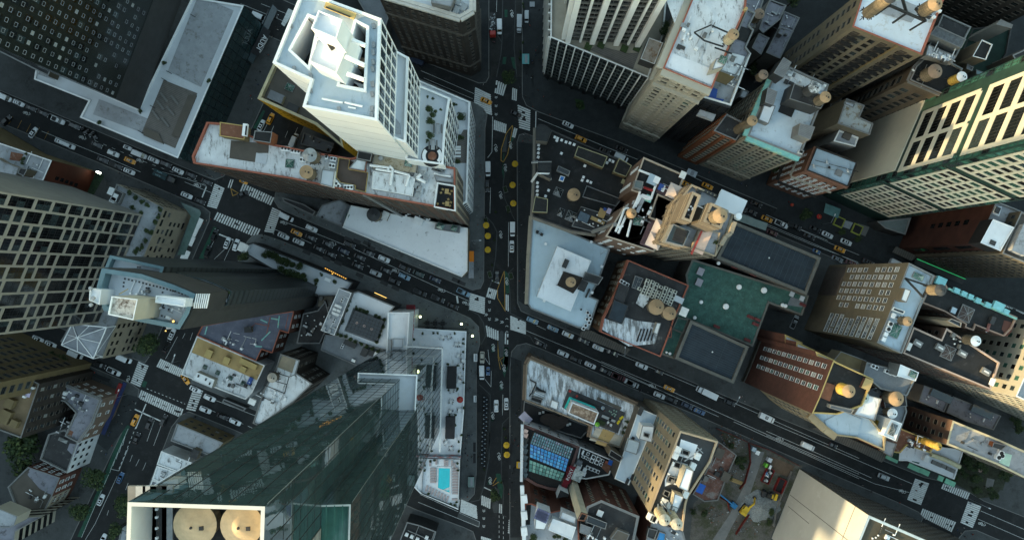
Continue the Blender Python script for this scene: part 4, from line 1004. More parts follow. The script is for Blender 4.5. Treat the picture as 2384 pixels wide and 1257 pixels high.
bb=MB();q=[P(*x,71.6)for x in z700((560,240),(720,265),(700,405),(985,455),(950,740),(800,700),(800,640),(590,600),(520,520),(560,240))];[bb.bar(a,b_,.12,.9,capy)for a,b_ in zip(q,q[1:])];B4.part('terrace_fence',bb)
B4.block(z700((310,400),(500,430),(470,670),(280,620)),74,70.5,white_panel,pale_roof,'lift_hut',.2);B4.block(z700((820,255),(960,285),(935,430),(700,390)),73.4,70.5,terracotta,dirty_white,'chimney_block',.3)
B4.block(z700((840,130),(1050,170),(1020,290),(815,250)),75,70.5,dbrown,black_roof,'stair_head',.2)
B4.block(z700((1060,175),(1720,285),(1690,470),(1040,400)),72.2,70.5,tan_wall,tan_roof if False else mat('worn_tan_roof',(.42,.37,.28),.8,.15,.4,streak=((.2,.15,.08),.35,.8)),'raised_roof',.15)
B4.skylight(z700((1580,315))[0],72.1,2.4,2.2,-.2,g_green);B4.vent(z700((1180,250))[0],72.1,.8,1.2,steel)
B4.block(z700((1060,430),(1680,520),(1640,800),(1040,690)),72.4,70.5,grey_conc,dirty_white,'raised_roof',.1,capw)
for q in(((1010,345),(1290,380),(1270,440)),((1300,360),(1350,400),(1310,640)),((1370,430),(1590,490),(1540,660)),((1100,400),(1340,440))):B4.pipe(z700(*q),72.3,.4,whitemetal,.6,'duct')
for q in z700((960,360),(1700,510),(1780,470),(1830,560),(1700,650),(1740,700),(1720,790)):B4.hatch(q,71,(1.4,1.6,1.3),whitemetal,steel,-.3,'plant_box')
B4.pipe(z700((1760,480),(1700,530),(1830,600)),71.5,.5,whitemetal,1.,'duct')
B4.block(z900((740,470),(1000,515),(1005,890),(690,830)),73.6,70.5,white_wall,black_roof,'terrace_wall',2.4,whitemetal)
for q in z900((885,605),(890,785)):
 o=empty('dining_table',P(*q,71.2),'tan wooden table with chairs on the dark corner roof terrace','table','tables on the corner terrace',-.1,'y')
 bb=MB();bb.box((0,0,.7),(1.2,1.5,.07),tan_roof);bb.build('top',o);bb=MB();bb.box((0,0,0),(.5,.5,.7),wood);bb.build('base',o)
for q in z900((825,575),(800,625),(955,600),(930,640),(905,720),(835,780),(945,765),(930,815),(750,785)):
 o=empty('chair',P(*q,71.2),'tan wooden chair on the dark corner roof terrace','chair','chairs on the corner terrace',R.uniform(-.6,.6),'y')
 bb=MB();bb.box((0,0,.4),(.6,.6,.08),tan_roof);bb.build('seat',o);bb=MB();bb.box((-.27,0,.45),(.07,.6,.5),tan_roof);bb.build('backrest',o)
 for x in(-.25,.25):
  for y in(-.25,.25):bb=MB();bb.box((x,y,0),(.06,.06,.4),wood);bb.build('leg',o)
B4.block(z900((690,360),(980,420),(975,480),(720,450)),72.6,70.5,dbrown,lgrey,'plant_room',.2)
B4.skylight(z900((760,275))[0],71,4,1.6,-.2,g_dark)
for q in z900((690,340),):B4.pipe(z900((690,340),(780,370),(940,390)),71.2,.35,whitemetal,.7,'duct')
bb=MB();pts=[P(*z700((925,775))[0],70.5),P(*z700((1480,1090))[0],20)];bb.cyl(pts[0],pts[1],.45,.45,8,steel)
for k in range(11):t=pts[0].lerp(pts[1],(k+.5)/11);bb.bar(t,t+Vector((.6,1.2,0)),.12,.12,steel)
B4.part('flue_pipe',bb)
B5=Bld('corner_shop_building','low building with wedge shaped bright white roof beside the central avenue','building',[(817,478),(797,530),(1075,645),(1088,631),(1089,531),(1000,515),(900,495)],15,beige,mat('clean_white_roof',(.72,.75,.78),.65,.05,.12,streak=((.2,.21,.22),.06,.6)),par=.5,cap=capw)
B5.facade(4,4,2,2.2,'dark',1,14.5,sel=[1,2]);B5.block(z900((720,1070),(1080,1100),(1060,1210),(700,1150)),17,14,grey_conc,grey_roof,'plant_room',.3);B5.skylight(z900((790,1110))[0],16.8,3,2.4);B5.skylight(z900((990,1140))[0],16.8,2.4,2.2)
B5.clutter(z700((1500,1040),(1900,1120),(1880,1170),(1500,1100)),14.5,14,6);B5.hatch(z900((470,1040))[0],14.5,(3.4,2.6,1.8),whitemetal);B5.hatch(z700((1250,1090))[0],14.5,(2.5,3,2),tan_wall,capw)
bb=MB();bb.box(P(1098,597,4),(1.8,4.2,.4),mat('awning_orange',(.75,.22,.02),.7));B5.part('awning',bb);bb=MB();bb.box(P(1097,627,4),(2,7,.3),lgrey);B5.part('canopy',bb);B5.done()
B=Bld('low_building','low grey flat roofed annex left of the wedge shaped white roof','building',[(749,477),(735,503),(795,528),(815,478),(790,465)],12,grey_conc,lgrey,par=.5);B.block(z700((680,925),(830,960),(720,1230),(570,1180)),14,11.5,grey_conc,grey_roof,'raised_roof',.5,capg);B.skylight(z700((700,1090))[0],13.6,2,3,AST);B.vent(z700((320,1105))[0],11.5,.5,.8,dgrey);B.done()
B=Bld('kiosk_building','long low shed roof at the foot of the brown brick block','building',[(655,459),(705,474),(735,492),(728,502),(660,470)],5,grey_conc,dark_roof,par=.3);B.done()
B=Bld('brick_building','ornate dark brown building with pale chamfered roof edge at the top','building',[(878,-14),(1071,43),(1101,25),(1101,-120),(900,-160)],66,dbrown,pale_roof,par=1.2,cap=mat('pale_cornice',(.5,.48,.44)),t=1.1)
B.facade(2.6,3.7,1.2,1.9,'brown',5,63,vs=(0,6,0));B.band(64.6,1.2,.9,mat('pale_cornice',(.5,.48,.44)));B.band(14,.8,.5,warmgrey);B.band(50,.6,.5,warmgrey)
for q in a2((150,40),(200,20),(240,60),(190,80)):B.hatch(q,64.8,(1.6,2.2,1.3),whitemetal,steel)
B.block(a2((20,-60),(180,-20),(150,50),(10,20)),69,64.6,grey_conc,lgrey);B.pipe(a2((140,95),(170,20),(260,50)),64.8,.3);B.done()
B=Bld('low_building','low grey building at the top behind the white tower','building',[(815,-30),(880,-30),(905,40),(893,85),(850,30)],10,grey_conc,grey_roof);B.done()
louv=stripes('dark_louvre_wall',(.03,.037,.04),(.008,.01,.011),3.7,.7,'Z',.45)
blue_metal=mat('blue_grey_metal',(.10,.17,.2),.45,.1,.3)
G1=Bld('slim_tower','slim dark tower with cluttered roof plant and stacked balconies','tower',[(237,624),(330,638),(405,663),(455,684),(440,730),(418,767),(320,748),(240,722),(225,668)],118,louv,pale_roof,par=3.,cap=blue_metal,t=1.1)
G1.vol(XY(zg4((-180,300),(40,370),(205,400),(380,470),(570,560),(505,745),(300,800),(-100,900)),98),0,98,louv,white_roof,1.1,g_mid,.25,wallname='lower_wall',roofname='terrace')
G1.vol(XY([(256,594),(382,621),(372,652),(242,628)],104),0,104,louv,pale_roof,2.,blue_metal,.8,wallname='north_slab_wall',roofname='north_slab_roof')
p=XY(zg4((-180,300),(40,370),(205,400),(380,470),(570,560),(505,745),(300,800),(-100,900)),98)
e=[x for x in G1.edges(p)if x[2].x>.8]
for a,b_,n in e:
 u=(b_-a).normalized();L=(b_-a).length
 for i in range(24):
  z=8+i*3.7;bb=MB();bb.obox((*(a+n*.01),z),(u*L).to_3d(),(n*1.7).to_3d(),(0,0,.25),grey_conc);bb.obox((*(a+n*1.66),z+.25),(u*L).to_3d(),(n*.05).to_3d(),(0,0,1.0),g_green);G1.part('balcony',bb)
  if i%2:bb=MB();bb.box(Vector((*(a+u*R.uniform(.5,L-.5)+n*.9),z+.25)),(.8,.8,.7),R.choice((leaf_mats[2],leaf_mats[1],whitemetal,tan_roof,capw)),R.random());G1.part('balcony_planter',bb)
e=[x for x in G1.edges()if x[2].y<-.9 or(x[2].y<-.5 and x[2].x>0)]
bb=MB()
for a,b_,n in G1.edges():
 if n.y>.3:continue
for a,b_,n in[(G1.p[i],G1.p[(i+1)%len(G1.p)],0)for i in range(len(G1.p))]:
 d=(b_-a);nn=Vector((d.y,-d.x)).normalized()
 if nn.y>.35 or nn.x>.8:bb.obox((*(a+nn*.01),0),d.to_3d(),(nn*.12).to_3d(),(0,0,117),dgrey)
G1.part('cladding',bb)
e=[x for x in G1.edges(p)if x[2].y<0]
for q,h in((z200((340,625),(690,665),(630,945),(290,870)),127),(z200((930,615),(1330,660),(1310,770),(920,710)),122),(z200((50,520),(205,540),(180,740),(40,680)),121)):
 G1.block(q,h,115,cream if h>125 else pale_roof,mat('stained_roof',(.5,.46,.4),.75,.2,.3,streak=((.08,.05,.035),.35,.35))if h>125 else whitemetal,'plant_room',.5,capw)
bb=MB()
for q in z200((520,395),(570,405),(615,417),(660,425),(710,437),(760,450),(805,463),(850,475),(900,487),(945,497),(990,508),(1035,520),(1080,533),(1125,545),(505,445),(500,495),(1020,575),(1240,578),(1280,595),(1325,605),(855,860),(910,865),(960,875),(1010,885),(1055,900)):bb.box(P(*q,115.02),(.42,.42,.04),dgrey,-.2)
G1.part('roof_tiles',bb)
for q in z200((700,240),(730,243),(815,515),(845,520),(1165,555),(1195,560),(1045,780),(1110,800)):G1.vent(q,115,.22,.5,black_wall)
for q in z200((80,520),(115,650),(85,740),(720,900),(640,720)):G1.vent(q,121,.5,.8,steel)
G1.hatch(z200((1165,1015))[0],115,(2,1.3,1.5),whitemetal,steel,.1);G1.hatch(z200((1120,910))[0],115,(1.2,.6,1),whitemetal);G1.clutter(z200((930,720),(1330,790),(1330,850),(900,800)),115,9,3,.6);G1.pipe(z200((440,600),(560,530)),116,.12,capy);G1.clutter(z200((560,520),(900,560),(880,640),(540,590)),115,8,11,.6)
lampm=mat('warm_lamp',(.9,.6,.2),emit=((1.,.6,.15),.6))
for q,z in((z200((1105,1022))[0],115.6),(z200((1062,1086))[0],5),(z200((1165,958))[0],115.5)):
 o=empty('lamp',P(*q,z),'small glowing orange lamp on the slim tower','lamp');bb=MB();bb.cyl((0,0,0),(0,0,.3),.25,.2,8,lampm);bb.build('lens',o);bb=MB();bb.cyl((0,0,-.2),(0,0,0),.3,.3,8,dsteel);bb.build('housing',o)
bb=MB();[bb.bar(P(*q,118-i*.0),P(*q2,118),.25,.3,capw)for i,(q,q2)in enumerate([(z200((1475+28*k,592))[0],z200((1440+27*k,785))[0])for k in range(7)])];G1.part('louvre_fins',bb)
for q in zg4((120,445),(250,520)):G1.hatch(q,97,(1.6,.7,.7),capw,name='roof_seat')
G1.hatch(zg4((460,640))[0],97,(1.1,1.3,.7),tan_roof,name='roof_table',rot=.1);G1.hatch(zg4((500,660))[0],97,(.7,1.6,.6),lgrey,name='roof_seat',rot=.1)
for q in zg4((200,500),(315,550),(15,435),(540,580),(410,730)):tree(q,4.5,'small potted bush on the balcony terrace of the slim tower',97.1,.8,'shrub','shrub','terrace bushes of the slim tower')
q0=P(*zg4((380,275))[0],62);G1.done()
G2=Bld('podium_building','low podium with garden terrace and glowing orange roof light','building',[(562,572),(588,564),(806,651),(823,657),(802,690),(740,690),(640,632),(572,592)],13,black_wall,pale_roof,par=.9,cap=dgrey)
for q,r in zip(b1((205,645),(370,630),(400,640),(450,675),(480,690),(510,685),(540,705),(590,720),(460,740),(500,760),(540,775),(580,790),(620,795),(705,825),(740,775),(835,825),(340,640),(430,655)),(14,10,10,12,12,9,8,10,10,11,12,12,11,8,5,6,8,9)):
 tree(q,r,'round green bush on the garden podium',12.1,2.,'shrub','shrub','bushes on the garden podium')
o=empty('outdoor_table',P(*b1((790,812))[0],12.1),'white table on the garden podium terrace','table');bb=MB();bb.box((0,0,.7),(2.4,1.2,.08),whitemetal,AST);bb.build('top',o);bb=MB();bb.box((0,0,0),(1,.4,.7),dgrey,AST);bb.build('legs',o)
bb=MB()
for k in range(11):a=P(*b1((772+14*k,733+7*k))[0],13.2);bb.box(a,(.5,.22,.2),mat('orange_glow',(.5,.25,.05),emit=((1.,.5,.08),.35)),AST)
bb.box(P(*b1((820,770))[0],13.2),(.4,.4,.25),mat('orange_glow',(0,0,0)),AST);G2.part('roof_light',bb)
bb=MB();bb.box(P(*b1((845,765))[0],12.6),(10,1.2,.5),dsteel,AST);G2.part('roof_light_trough',bb);G2.hatch(b1((210,590))[0],12,(3.4,3.2,2),whitemetal,capw);G2.done()
B=Bld('glazed_link','small glazed link roof between the slim tower and the hotel','building',zg4((1720,600),(1935,620),(1880,820),(1690,770)),6,dgrey,glassmat('link_glass',(.14,.12,.09),.15),par=.3,cap=dgrey);B.clutter(zg4((1730,620),(1900,640),(1870,790),(1700,750)),5.8,3,2);B.done()
B=Bld('low_building','dark cluttered courtyard roofs between the slim tower and hotel','building',[(705,730),(740,722),(758,700),(770,745),(745,800),(690,800)],7,dbrown,dark_roof,par=.4);B.clutter([(710,735),(760,730),(745,790),(700,790)],6.6,16,12,1.3);B.done()
G3=Bld('brick_building','brick building with slate coloured roof and red coping lines','building',[(458,781),(470,758),(600,735),(685,724),(672,776),(652,770),(634,822),(609,814),(596,841)],14,red_brick,purple_roof,par=.7,cap=terracotta,t=.35)
for k,q in enumerate(((1180,250,1270,290),(1320,235,1420,250),(1430,200,1410,360),(1190,530,1310,410),(1110,605,1200,610),(470,340,440,450))):bb=MB();bb.bar(P(*z400(q[:2])[0],13.4),P(*z400(q[2:])[0],13.4),.4,.08,tealtrim);G3.part('pipe',bb)
for q in((1310,210,1260,440),(1100,300,1300,335),(1550,180,1510,370),(1020,370,1100,320)):bb=MB();bb.bar(P(*z400(q[:2])[0],13.4),P(*z400(q[2:])[0],13.4),.2,.08,terracotta);G3.part('pipe',bb)
for q in((820,430,900,445),(750,500,800,515),(690,510,690,580),(840,520,890,535),(955,470,1050,495),(1120,500,1115,590),(1065,495,1120,510),(930,600,945,640),(1040,570,1110,580)):bb=MB();bb.bar(P(*z400(q[:2])[0],13.4),P(*z400(q[2:])[0],13.4),.14,.08,capw);G3.part('pipe',bb)
G3.hatch(z400((1035,380))[0],13.3,(2.6,2.,1.8),drab,dark_roof,.05);G3.facade(3,3.6,1.2,1.7,'sash',3,13);G3.clutter(z400((700,480),(1150,560),(1080,680),(650,590)),13.3,12,5);G3.done()
G3b=Bld('shop_building','low shop building with half tan half white roof beside the crossing','building',[(458,782),(617,850),(587,915),(571,930),(421,872)],12,white_wall,dirty_white,par=.5,cap=capw)
G3b.patch(z400((340,475),(1235,855),(1130,1055),(860,930),(760,890),(245,680)),11.7,tan_roof,'tan_roof')
for q,s_ in zip(z400((510,700),(745,790),(1030,835),(960,905)),((2.4,2.9,1.4),(2.2,2.6,1.4),(6.6,2.,1.2),(2.2,1.8,1))):G3b.hatch(q,11.7,s_,tan_roof,mat('plywood',(.45,.34,.14),.8,.1),AST,'hut')
for q in z400((445,880),(615,955),(785,1025),(950,1095)):G3b.skylight(q,11.5,1.6,1.6)
G3b.block(z400((330,945),(570,1050),(530,1160),(270,1050)),15,11,cream,white_panel,'stair_head',.2,capw);G3b.hatch(z400((355,1000))[0],15,(.5,.9,.1),black_wall);G3b.hatch(z400((455,1045))[0],15,(.5,.9,.1),black_wall);G3b.hatch(z400((505,1100))[0],15,(.5,.9,.1),black_wall)
G3b.clutter(z400((800,950),(1100,1060),(1050,1180),(650,1100)),11.5,18,7);G3b.hatch(z400((1050,1060))[0],11.5,(1.4,2.6,.7),mat('blue_tarp',(.03,.08,.3),.6));G3b.done()
B=Bld('kiosk_building','low shop front awning roof with warm strip light at lower left','building',c1((305,425),(440,480),(420,500),(295,445)),4,dgrey,dark_roof,par=.2);B.done()
G4=Bld('brick_building','dark brick building with white roof and roof tank beside the glass tower','building',[(653,823),(698,838),(690,868),(728,893),(684,935),(602,992),(588,985),(613,908),(640,862)],26,dbrown,dirty_white,par=.7,cap=grey_conc)
G4.patch(z400((1470,720),(1650,790),(1600,960),(1400,880)),25.5,mat('plank_roof',(.26,.22,.16),.8),'deck');G4.facade(2.8,3.5,1.2,1.7,'brown',3,25,vs=(6,6,3));G4.hatch(c1((478,440))[0],25.3,(2.4,2.,1),whitemetal,capw)
bb=MB();z=28.5
for q in((1300,930,1560,1010),(1235,1120,1500,1230),(1300,930,1235,1120),(1560,1010,1500,1230),(1270,1040,1530,1110),(1560,1010,1640,980)):bb.bar(P(*z400(q[:2])[0],z),P(*z400(q[2:])[0],z),.25,.3,dsteel)
for q in z400((1300,930),(1235,1120),(1560,1010),(1500,1230)):bb.bar(P(*q,25),P(*q,z),.2,.2,dsteel)
G4.part('tank_frame',bb);G4.clutter(z400((1300,1150),(1480,1210),(1420,1257),(1270,1230)),25.3,8,3);G4.clutter(c1((500,380),(700,420),(600,500),(480,450)),25.3,12,4);G4.done()
HT=Bld('hotel_annex','hotel annex with square black skylight and planted white terrace','hotel',z720((440,190),(512,168),(897,328),(840,395),(812,800),(262,632)),17,dgrey,white_roof,par=.8,cap=capg)
HT.block(z720((310,138),(442,188),(262,632),(120,580)),21,0,grey_conc,lgrey,'west_wing',.5,whitemetal);HT.block(z720((165,622),(262,632),(812,800),(800,860),(580,985),(118,785)),15.5,0,grey_conc,grey_roof,'south_wing',.6,capg)
sk=XY(z720((480,370),(775,480),(700,685),(385,575)),18.6);lo=XY(z720((460,345),(800,470),(715,715),(365,585)),16.3);bb=MB();bb.poly(sk,18.6,g_black)
for i in range(4):bb.face([(*lo[i],16.3),(*lo[(i+1)%4],16.3),(*sk[(i+1)%4],18.6),(*sk[i],18.6)],g_black)
for k in range(10):
 t=k/9;bb.bar((*sk[0].lerp(sk[1],t),18.64),(*sk[3].lerp(sk[2],t),18.64),.1,.1,dgrey)
for k in range(7):
 t=k/6;bb.bar((*sk[1].lerp(sk[2],t),18.64),(*sk[0].lerp(sk[3],t),18.64),.1,.1,dgrey)
HT.part('skylight',bb)
bb=MB()
for q in z720((497,500),(575,533),(652,566)):
 for k in range(6):t=k*1.047;bb.box(P(*q,18.7)+Vector((math.cos(t)*.35,math.sin(t)*.35,0)),(.22,.22,.08),mat('pale_pink',(.55,.4,.36)))
HT.part('ceiling_lamps',bb)
for q in z720((490,345),(530,360),(570,375),(600,390),(690,430),(730,445),(780,470),(770,540),(730,640),(700,700),(420,270),(400,320),(385,370),(345,480),(330,500),(290,610),(330,630),(380,640),(430,670),(480,695),(540,720),(600,745),(660,770),(720,795),(760,810),(400,560),(740,580)):tree(q,5.5,'clipped hedge plant around the square black skylight',16.3,1.2,'shrub','shrub','hedges on the hotel annex')
for q in z720((290,320),(325,335),(270,360),(310,375),(258,398),(295,413)):HT.hatch(q,20.5,(.9,1.3,.7),whitemetal,capw,AAV)
for q in z720((215,430),(160,560),(215,585)):HT.hatch(q,20.5,(1.,1.6,.8),steel,steel)
HT.pipe(z720((360,225),(410,245),(345,430),(270,400)),20.5,.1,capw);HT.pipe(z720((265,470),(220,545),(290,570)),20.5,.1,capw)
for q in z720((350,262),(262,478),(350,742)):ac(q,20.5 if q[1]<750 else 14.9,2,AAV,.9,.9,.7,'small white double fan unit on the hotel annex roof','fan units on the hotel annex')
for q,s_ in zip(z720((585,800),(650,810),(700,830),(750,850),(435,715),(465,893)),((2.2,3,2),(2.4,2,1.4),(1.4,2,1.3),(1.6,2.2,1.2),(4.5,2,1.2),(1.4,1,.6))):HT.hatch(q,14.9,s_,warmgrey,dgrey if s_[0]>1.5 else capw)
bb=MB();bb.prism(XY(z720((680,192),(808,240),(790,285),(665,232)),4.5),4.2,4.5,green_roof,bot=True);bb.box(P(*z720((745,212))[0],4.5),(5.2,.15,.12),lampm,AST);HT.part('awning',bb);bb=MB();bb.prism(XY(z720((1015,312),(1108,312),(1105,368),(1013,365)),5),4.7,5,mat('maroon_awning',(.12,.015,.02),.8),bot=True);HT.part('awning',bb);HT.done()
wg=glassmat('hotel_glass',(.03,.055,.06),.02,spec=1.,wob=.006,metal=.2)
HO=Bld('hotel_tower','huge dark glass hotel tower with two roof tanks inside white rim','hotel',[(297,1168),(617,1178),(607,1500),(287,1490)],200,wg,black_roof,par=6.,cap=mat('rim_white',(.5,.5,.47),.5,.04),t=.5)
HO.vol(XY([(703,1176),(817,1173),(808,1480),(700,1480)],172),0,172,wg,g_green,.5,mat('rim_white',(1,1,1)),.3,wallname='east_slab_wall',roofname='east_slab_roof')
HO.vol(XY([(833,867),(972,872),(966,990),(826,985)],90),0,90,wg,pale_roof,1.,whitemetal,.35,wallname='north_wing_wall',roofname='north_wing_terrace')
bb=MB();q=[P(*x,32)for x in((940,806),(1030,811),(1027,930),(1024,1052))];[bb.bar(a,b_,.5,.4,capw)for a,b_ in zip(q,q[1:])];HO.part('ledge',bb)
for p,z0,z1,st in((HO.p,0,199,2.4),(XY([(703,1176),(817,1173),(808,1480),(700,1480)],172),0,171,2.2),(XY([(833,867),(972,872),(966,990),(826,985)],90),14,89,2.4)):
 bb=MB()
 for a,b_,n in HO.edges(p):
  u=(b_-a).normalized();L=(b_-a).length
  for c in range(int(L/st)+1):bb.obox((*(a+u*min(L-.06,c*st)+n*.004),z0),(u*.07).to_3d(),(n*.05).to_3d(),(0,0,z1-z0),black_wall if c else steel)
  for r in range(int((z1-z0)/4)):bb.obox((*(a+n*.004),z0+4*r),(u*L).to_3d(),(n*.03).to_3d(),(0,0,.1),black_wall)
 HO.part('mullions',bb)
for i,(a,b_,n)in enumerate(HO.edges()):
 if n.x>.5:
  u=(b_-a).normalized()
  bb=MB();bb.obox((*(a+n*.02+u*0),90),(u*.3).to_3d(),(n*.1).to_3d(),(0,0,110),steel);HO.part('corner_trim',bb)
  bb=MB()
  for k in range(26):bb.obox((*(a+u*1.5+n*.02),92+3.8*k),(u*3.2).to_3d(),(n*.04).to_3d(),(0,0,3.5),grey_conc if R.random()<.6 else warmgrey)
  HO.part('service_panels',bb)
bb=MB();t=[P(*q,196)for q in z280((160,820),(160,1290))];[bb.box(P(*z280((160+110*k,1300))[0],194),(w_,15.5,.5),m_)for k,(w_,m_)in enumerate(((1.0,grey_conc),(1.3,steel),(1.8,lgrey),(2.2,dgrey),(1.4,steel)))];HO.part('roof_plant',bb)
bb=MB();[bb.box(P(*z280((xx,yy))[0],195),(.28,.28,.4),whitemetal)for xx in(225,460)for yy in(865,965,1100,1220)];HO.part('roof_anchors',bb)
bb=MB()
for k in range(6):a=P(703+19*k,1176,173);b_=P(700+19*k,1300,173);bb.bar(a,b_,.12,.2,g_green)
HO.part('screen_wall',bb)
for q,nm,s_,m_ in((z580((1140,195))[0],'sofa',(.9,1.9,.7),whitemetal),(z580((1178,195))[0],'coffee_table',(.7,1.3,.45),warmgrey),(z580((1178,157))[0],'stool',(.9,.9,.4),mat('pale_pink',(1,1,1))),(z580((1178,237))[0],'stool',(.9,.9,.4),mat('pale_pink',(1,1,1)))):
 o=empty(nm,P(*q,88.8),{'sofa':'white sofa on the high terrace of the glass hotel tower','coffee_table':'low table beside the white sofa on the high terrace','stool':'round pink stool on the high terrace'}[nm],nm.replace('_',' '),None,0,'y');bb=MB()
 bb.cyl((0,0,0),(0,0,s_[2]),s_[0]/2,s_[0]/2,12,m_)if nm=='stool' else bb.box((0,0,0),s_,m_)
 if nm=='sofa':bb.box((-.4,0,.7),(.2,1.9,.35),m_)
 bb.build('seat' if nm !='coffee_table' else 'top',o)
tree(z580((1148,118))[0],4,'potted bush on the high terrace of the glass hotel tower',88.8,.9,'shrub','shrub')
HO.done()
HB=Bld('hotel_entrance','white box shaped hotel entrance block with red wall lettering','hotel',z720((820,390),(1050,390),(1030,720),(1010,830),(802,830)),27,white_panel,white_roof,par=.8,cap=whitemetal,t=.5)
e=[x for x in HB.edges()if x[2].x>.8][0];a,b_,n=e;L_=(b_-a).length
bb=MB();[bb.obox((*(a+n*.004),3+6*i),(b_-a).to_3d(),(n*.02).to_3d(),(0,0,.12),lgrey)for i in range(4)];HB.part('panel_joints',bb)
cu=bpy.data.curves.new('lettering','FONT');cu.body='Virgin Hotels';cu.size=2.2;cu.align_x='CENTER';cu.extrude=.05;cu.resolution_u=2
o=bpy.data.objects.new('t',cu);COL.objects.link(o);me=bpy.data.meshes.new_from_object(o.evaluated_get(bpy.context.evaluated_depsgraph_get()));bpy.data.objects.remove(o);me.materials.clear();me.materials.append(mat('sign_red',(.45,.02,.03),.5,.05))
o=bpy.data.objects.new('lettering',me);COL.objects.link(o);o.parent=HB.o;u=(b_-a).normalized();q=a.lerp(b_,.62)+n*.12
o.matrix_local=Matrix.Translation(-HB.loc)@ Matrix(((u.x,0,n.x,q.x),(u.y,0,n.y,q.y),(0,1,0,14),(0,0,0,1)))
HB.block(z720((870,662),(985,662),(975,760),(868,760)),27.6,26,white_panel,pale_roof,'roof_curb',.3,lgrey);HB.hatch(z720((845,730))[0],26.2,(1.1,4,.8),dgrey,steel,0);HB.pipe(z720((850,838),(890,830)),26,.15,dsteel);HB.done()
GP=Bld('hotel_podium','hotel podium with white dining terrace and turquoise swimming pool','hotel',[(940,762),(1086,771),(1080,960),(1072,1062),(1067,1186),(978,1148),(930,1100)],14,g_dark,white_roof,par=.6,cap=whitemetal,t=.4)
for q in(c2((358,236),(412,236),(408,365),(352,365)),c2((348,532),(404,532),(398,662),(344,660))):
 bb=MB();p=XY(q,15.6);bb.prism(p,13.4,15.6,black_wall);GP.part('bar_roof',bb)
pz=13.7;pool=XY(z860((682,545),(795,548),(790,788),(675,740)),pz)
bb=MB();q=inset(pool,-.5)
for i in range(4):bb.face([(*q[i],pz),(*q[(i+1)%4],pz),(*pool[(i+1)%4],pz),(*pool[i],pz)],capw)
bb.sides(q,13.3,pz,capw);GP.part('pool_edge',bb)
bb=MB();bb.poly(pool,pz-.12,mat('pool_water',(.03,.55,.62),.08,.05,.4,spec=.5));GP.part('pool_water',bb)
bb=MB();[bb.bar(P(*z860((718+12*k,765-2*k))[0],pz-.08),P(*z860((795,735+12*k))[0],pz-.08),.25,.05,capw)for k in range(3)];GP.part('pool_steps',bb)
bb=MB();bb.obox(P(*z860((540,408))[0],13.4),P(*z860((905,412))[0],13.4)-P(*z860((540,408))[0],13.4),(0,-.3,0),(0,0,4.2),mat('mural',(.2,.3,.36),.7,.5,.6,streak=((.35,.1,.08),.45,.5)));GP.part('mural_wall',bb)
bb=MB();p=XY(z860((534,458),(893,464),(876,948),(512,800)),15);[bb.obox((*a,13.4),(b_-a).to_3d(),(0,0,1.1),Vector((.08,.08,0)),g_mid)for a,b_ in zip(p,p[1:]+p[:1])];GP.part('glass_balustrade',bb)
k=0
for q,rz in[((840,520+0),ABW),((770,495),ABW),((745,495),ABW),((815,498),ABW),((660,480),ABW),((600,497),ABW)]+[((845,548+27*i),0)for i in range(10)]+[((628,550+26*i),0)for i in range(6)]+[((565+29*i,742+15*i),-1.9)for i in range(8)]+[((840,852),0)]:
 o=empty('sun_lounger',P(*z860(q)[0],13.45),'pale sun lounger beside the turquoise pool','sun lounger','sun loungers around the pool',rz,'y')
 link('mattress',unit('lounger_mattress',lambda b:(b.box((0,0,.25),(2.2,.75,.12),mat('lounger_fabric',(.42,.36,.36),.8)),b.obox((.5,-.37,.37),(.6,0,.3),(0,.74,0),(0,0,.08),mat('lounger_fabric',(1,1,1))))),o)
 link('frame',unit('lounger_frame',lambda b:b.box((0,0,0),(2.,.65,.25),dgrey)),o)
for q,r in zip(z860((865,500),(870,570),(600,480),(545,520),(545,570),(580,800),(860,880),(840,910),(800,900),(640,470),(590,210),(880,290),(880,380),(610,380))+c2((275,38),(300,38),(212,42),(402,42),(452,75),(452,100),(450,150),(160,75),(452,250),(452,330),(360,222),(420,230),(365,372),(420,365),(370,520),(405,520),(405,580),(455,480),(440,640),(415,375)),[3.5]*40):
 tree(q,r,'potted plant on the white hotel terrace',13.45,1.,'plant','potted_plant','potted plants on the hotel terrace')
for q in c2((330,65),(370,60),(412,105),(435,105),(425,170),(440,225),(432,285),(430,320),(380,440),(378,500),(430,490),(350,680),(380,715),(385,375),(370,60),(450,200)):
 o=empty('cafe_table',P(*q,13.45),'small pale round table on the white hotel terrace','table','tables on the hotel terrace',R.random(),'y')
 link('top',unit('cafe_top',lambda b:b.cyl((0,0,.7),(0,0,.76),.6,.6,14,capw)),o);link('leg',unit('cafe_leg',lambda b:(b.cyl((0,0,0),(0,0,.7),.06,.06,6,dsteel),b.cyl((0,0,0),(0,0,.05),.3,.3,8,dsteel))),o)
 for s_ in range(4):
  t=s_*1.57+.3;link('chair',unit('cafe_chair',lambda b:(b.box((0,0,.4),(.45,.45,.07),R.choice((capw,dgrey))),b.box((-.2,0,.4),(.06,.45,.45),dgrey),b.box((0,0,0),(.3,.3,.4),dsteel))),o,(math.cos(t)*.95,math.sin(t)*.95,0),t+math.pi)
 for s_ in range(2):t=R.uniform(0,6.28);person((q[0]+5*math.cos(t),q[1]+5*math.sin(t)),'at a small table on the white hotel terrace',13.45,'guests on the hotel terrace')
parasol(c2((432,430))[0],13.4,8,mat('parasol_red',(.30,.01,.02),.7),'crimson parasol on the white hotel terrace',hgt=2.4)
o=empty('string_lamp',P(*z720((1590,513))[0],5),'bright street lamp head on the corner plaza','street lamp')
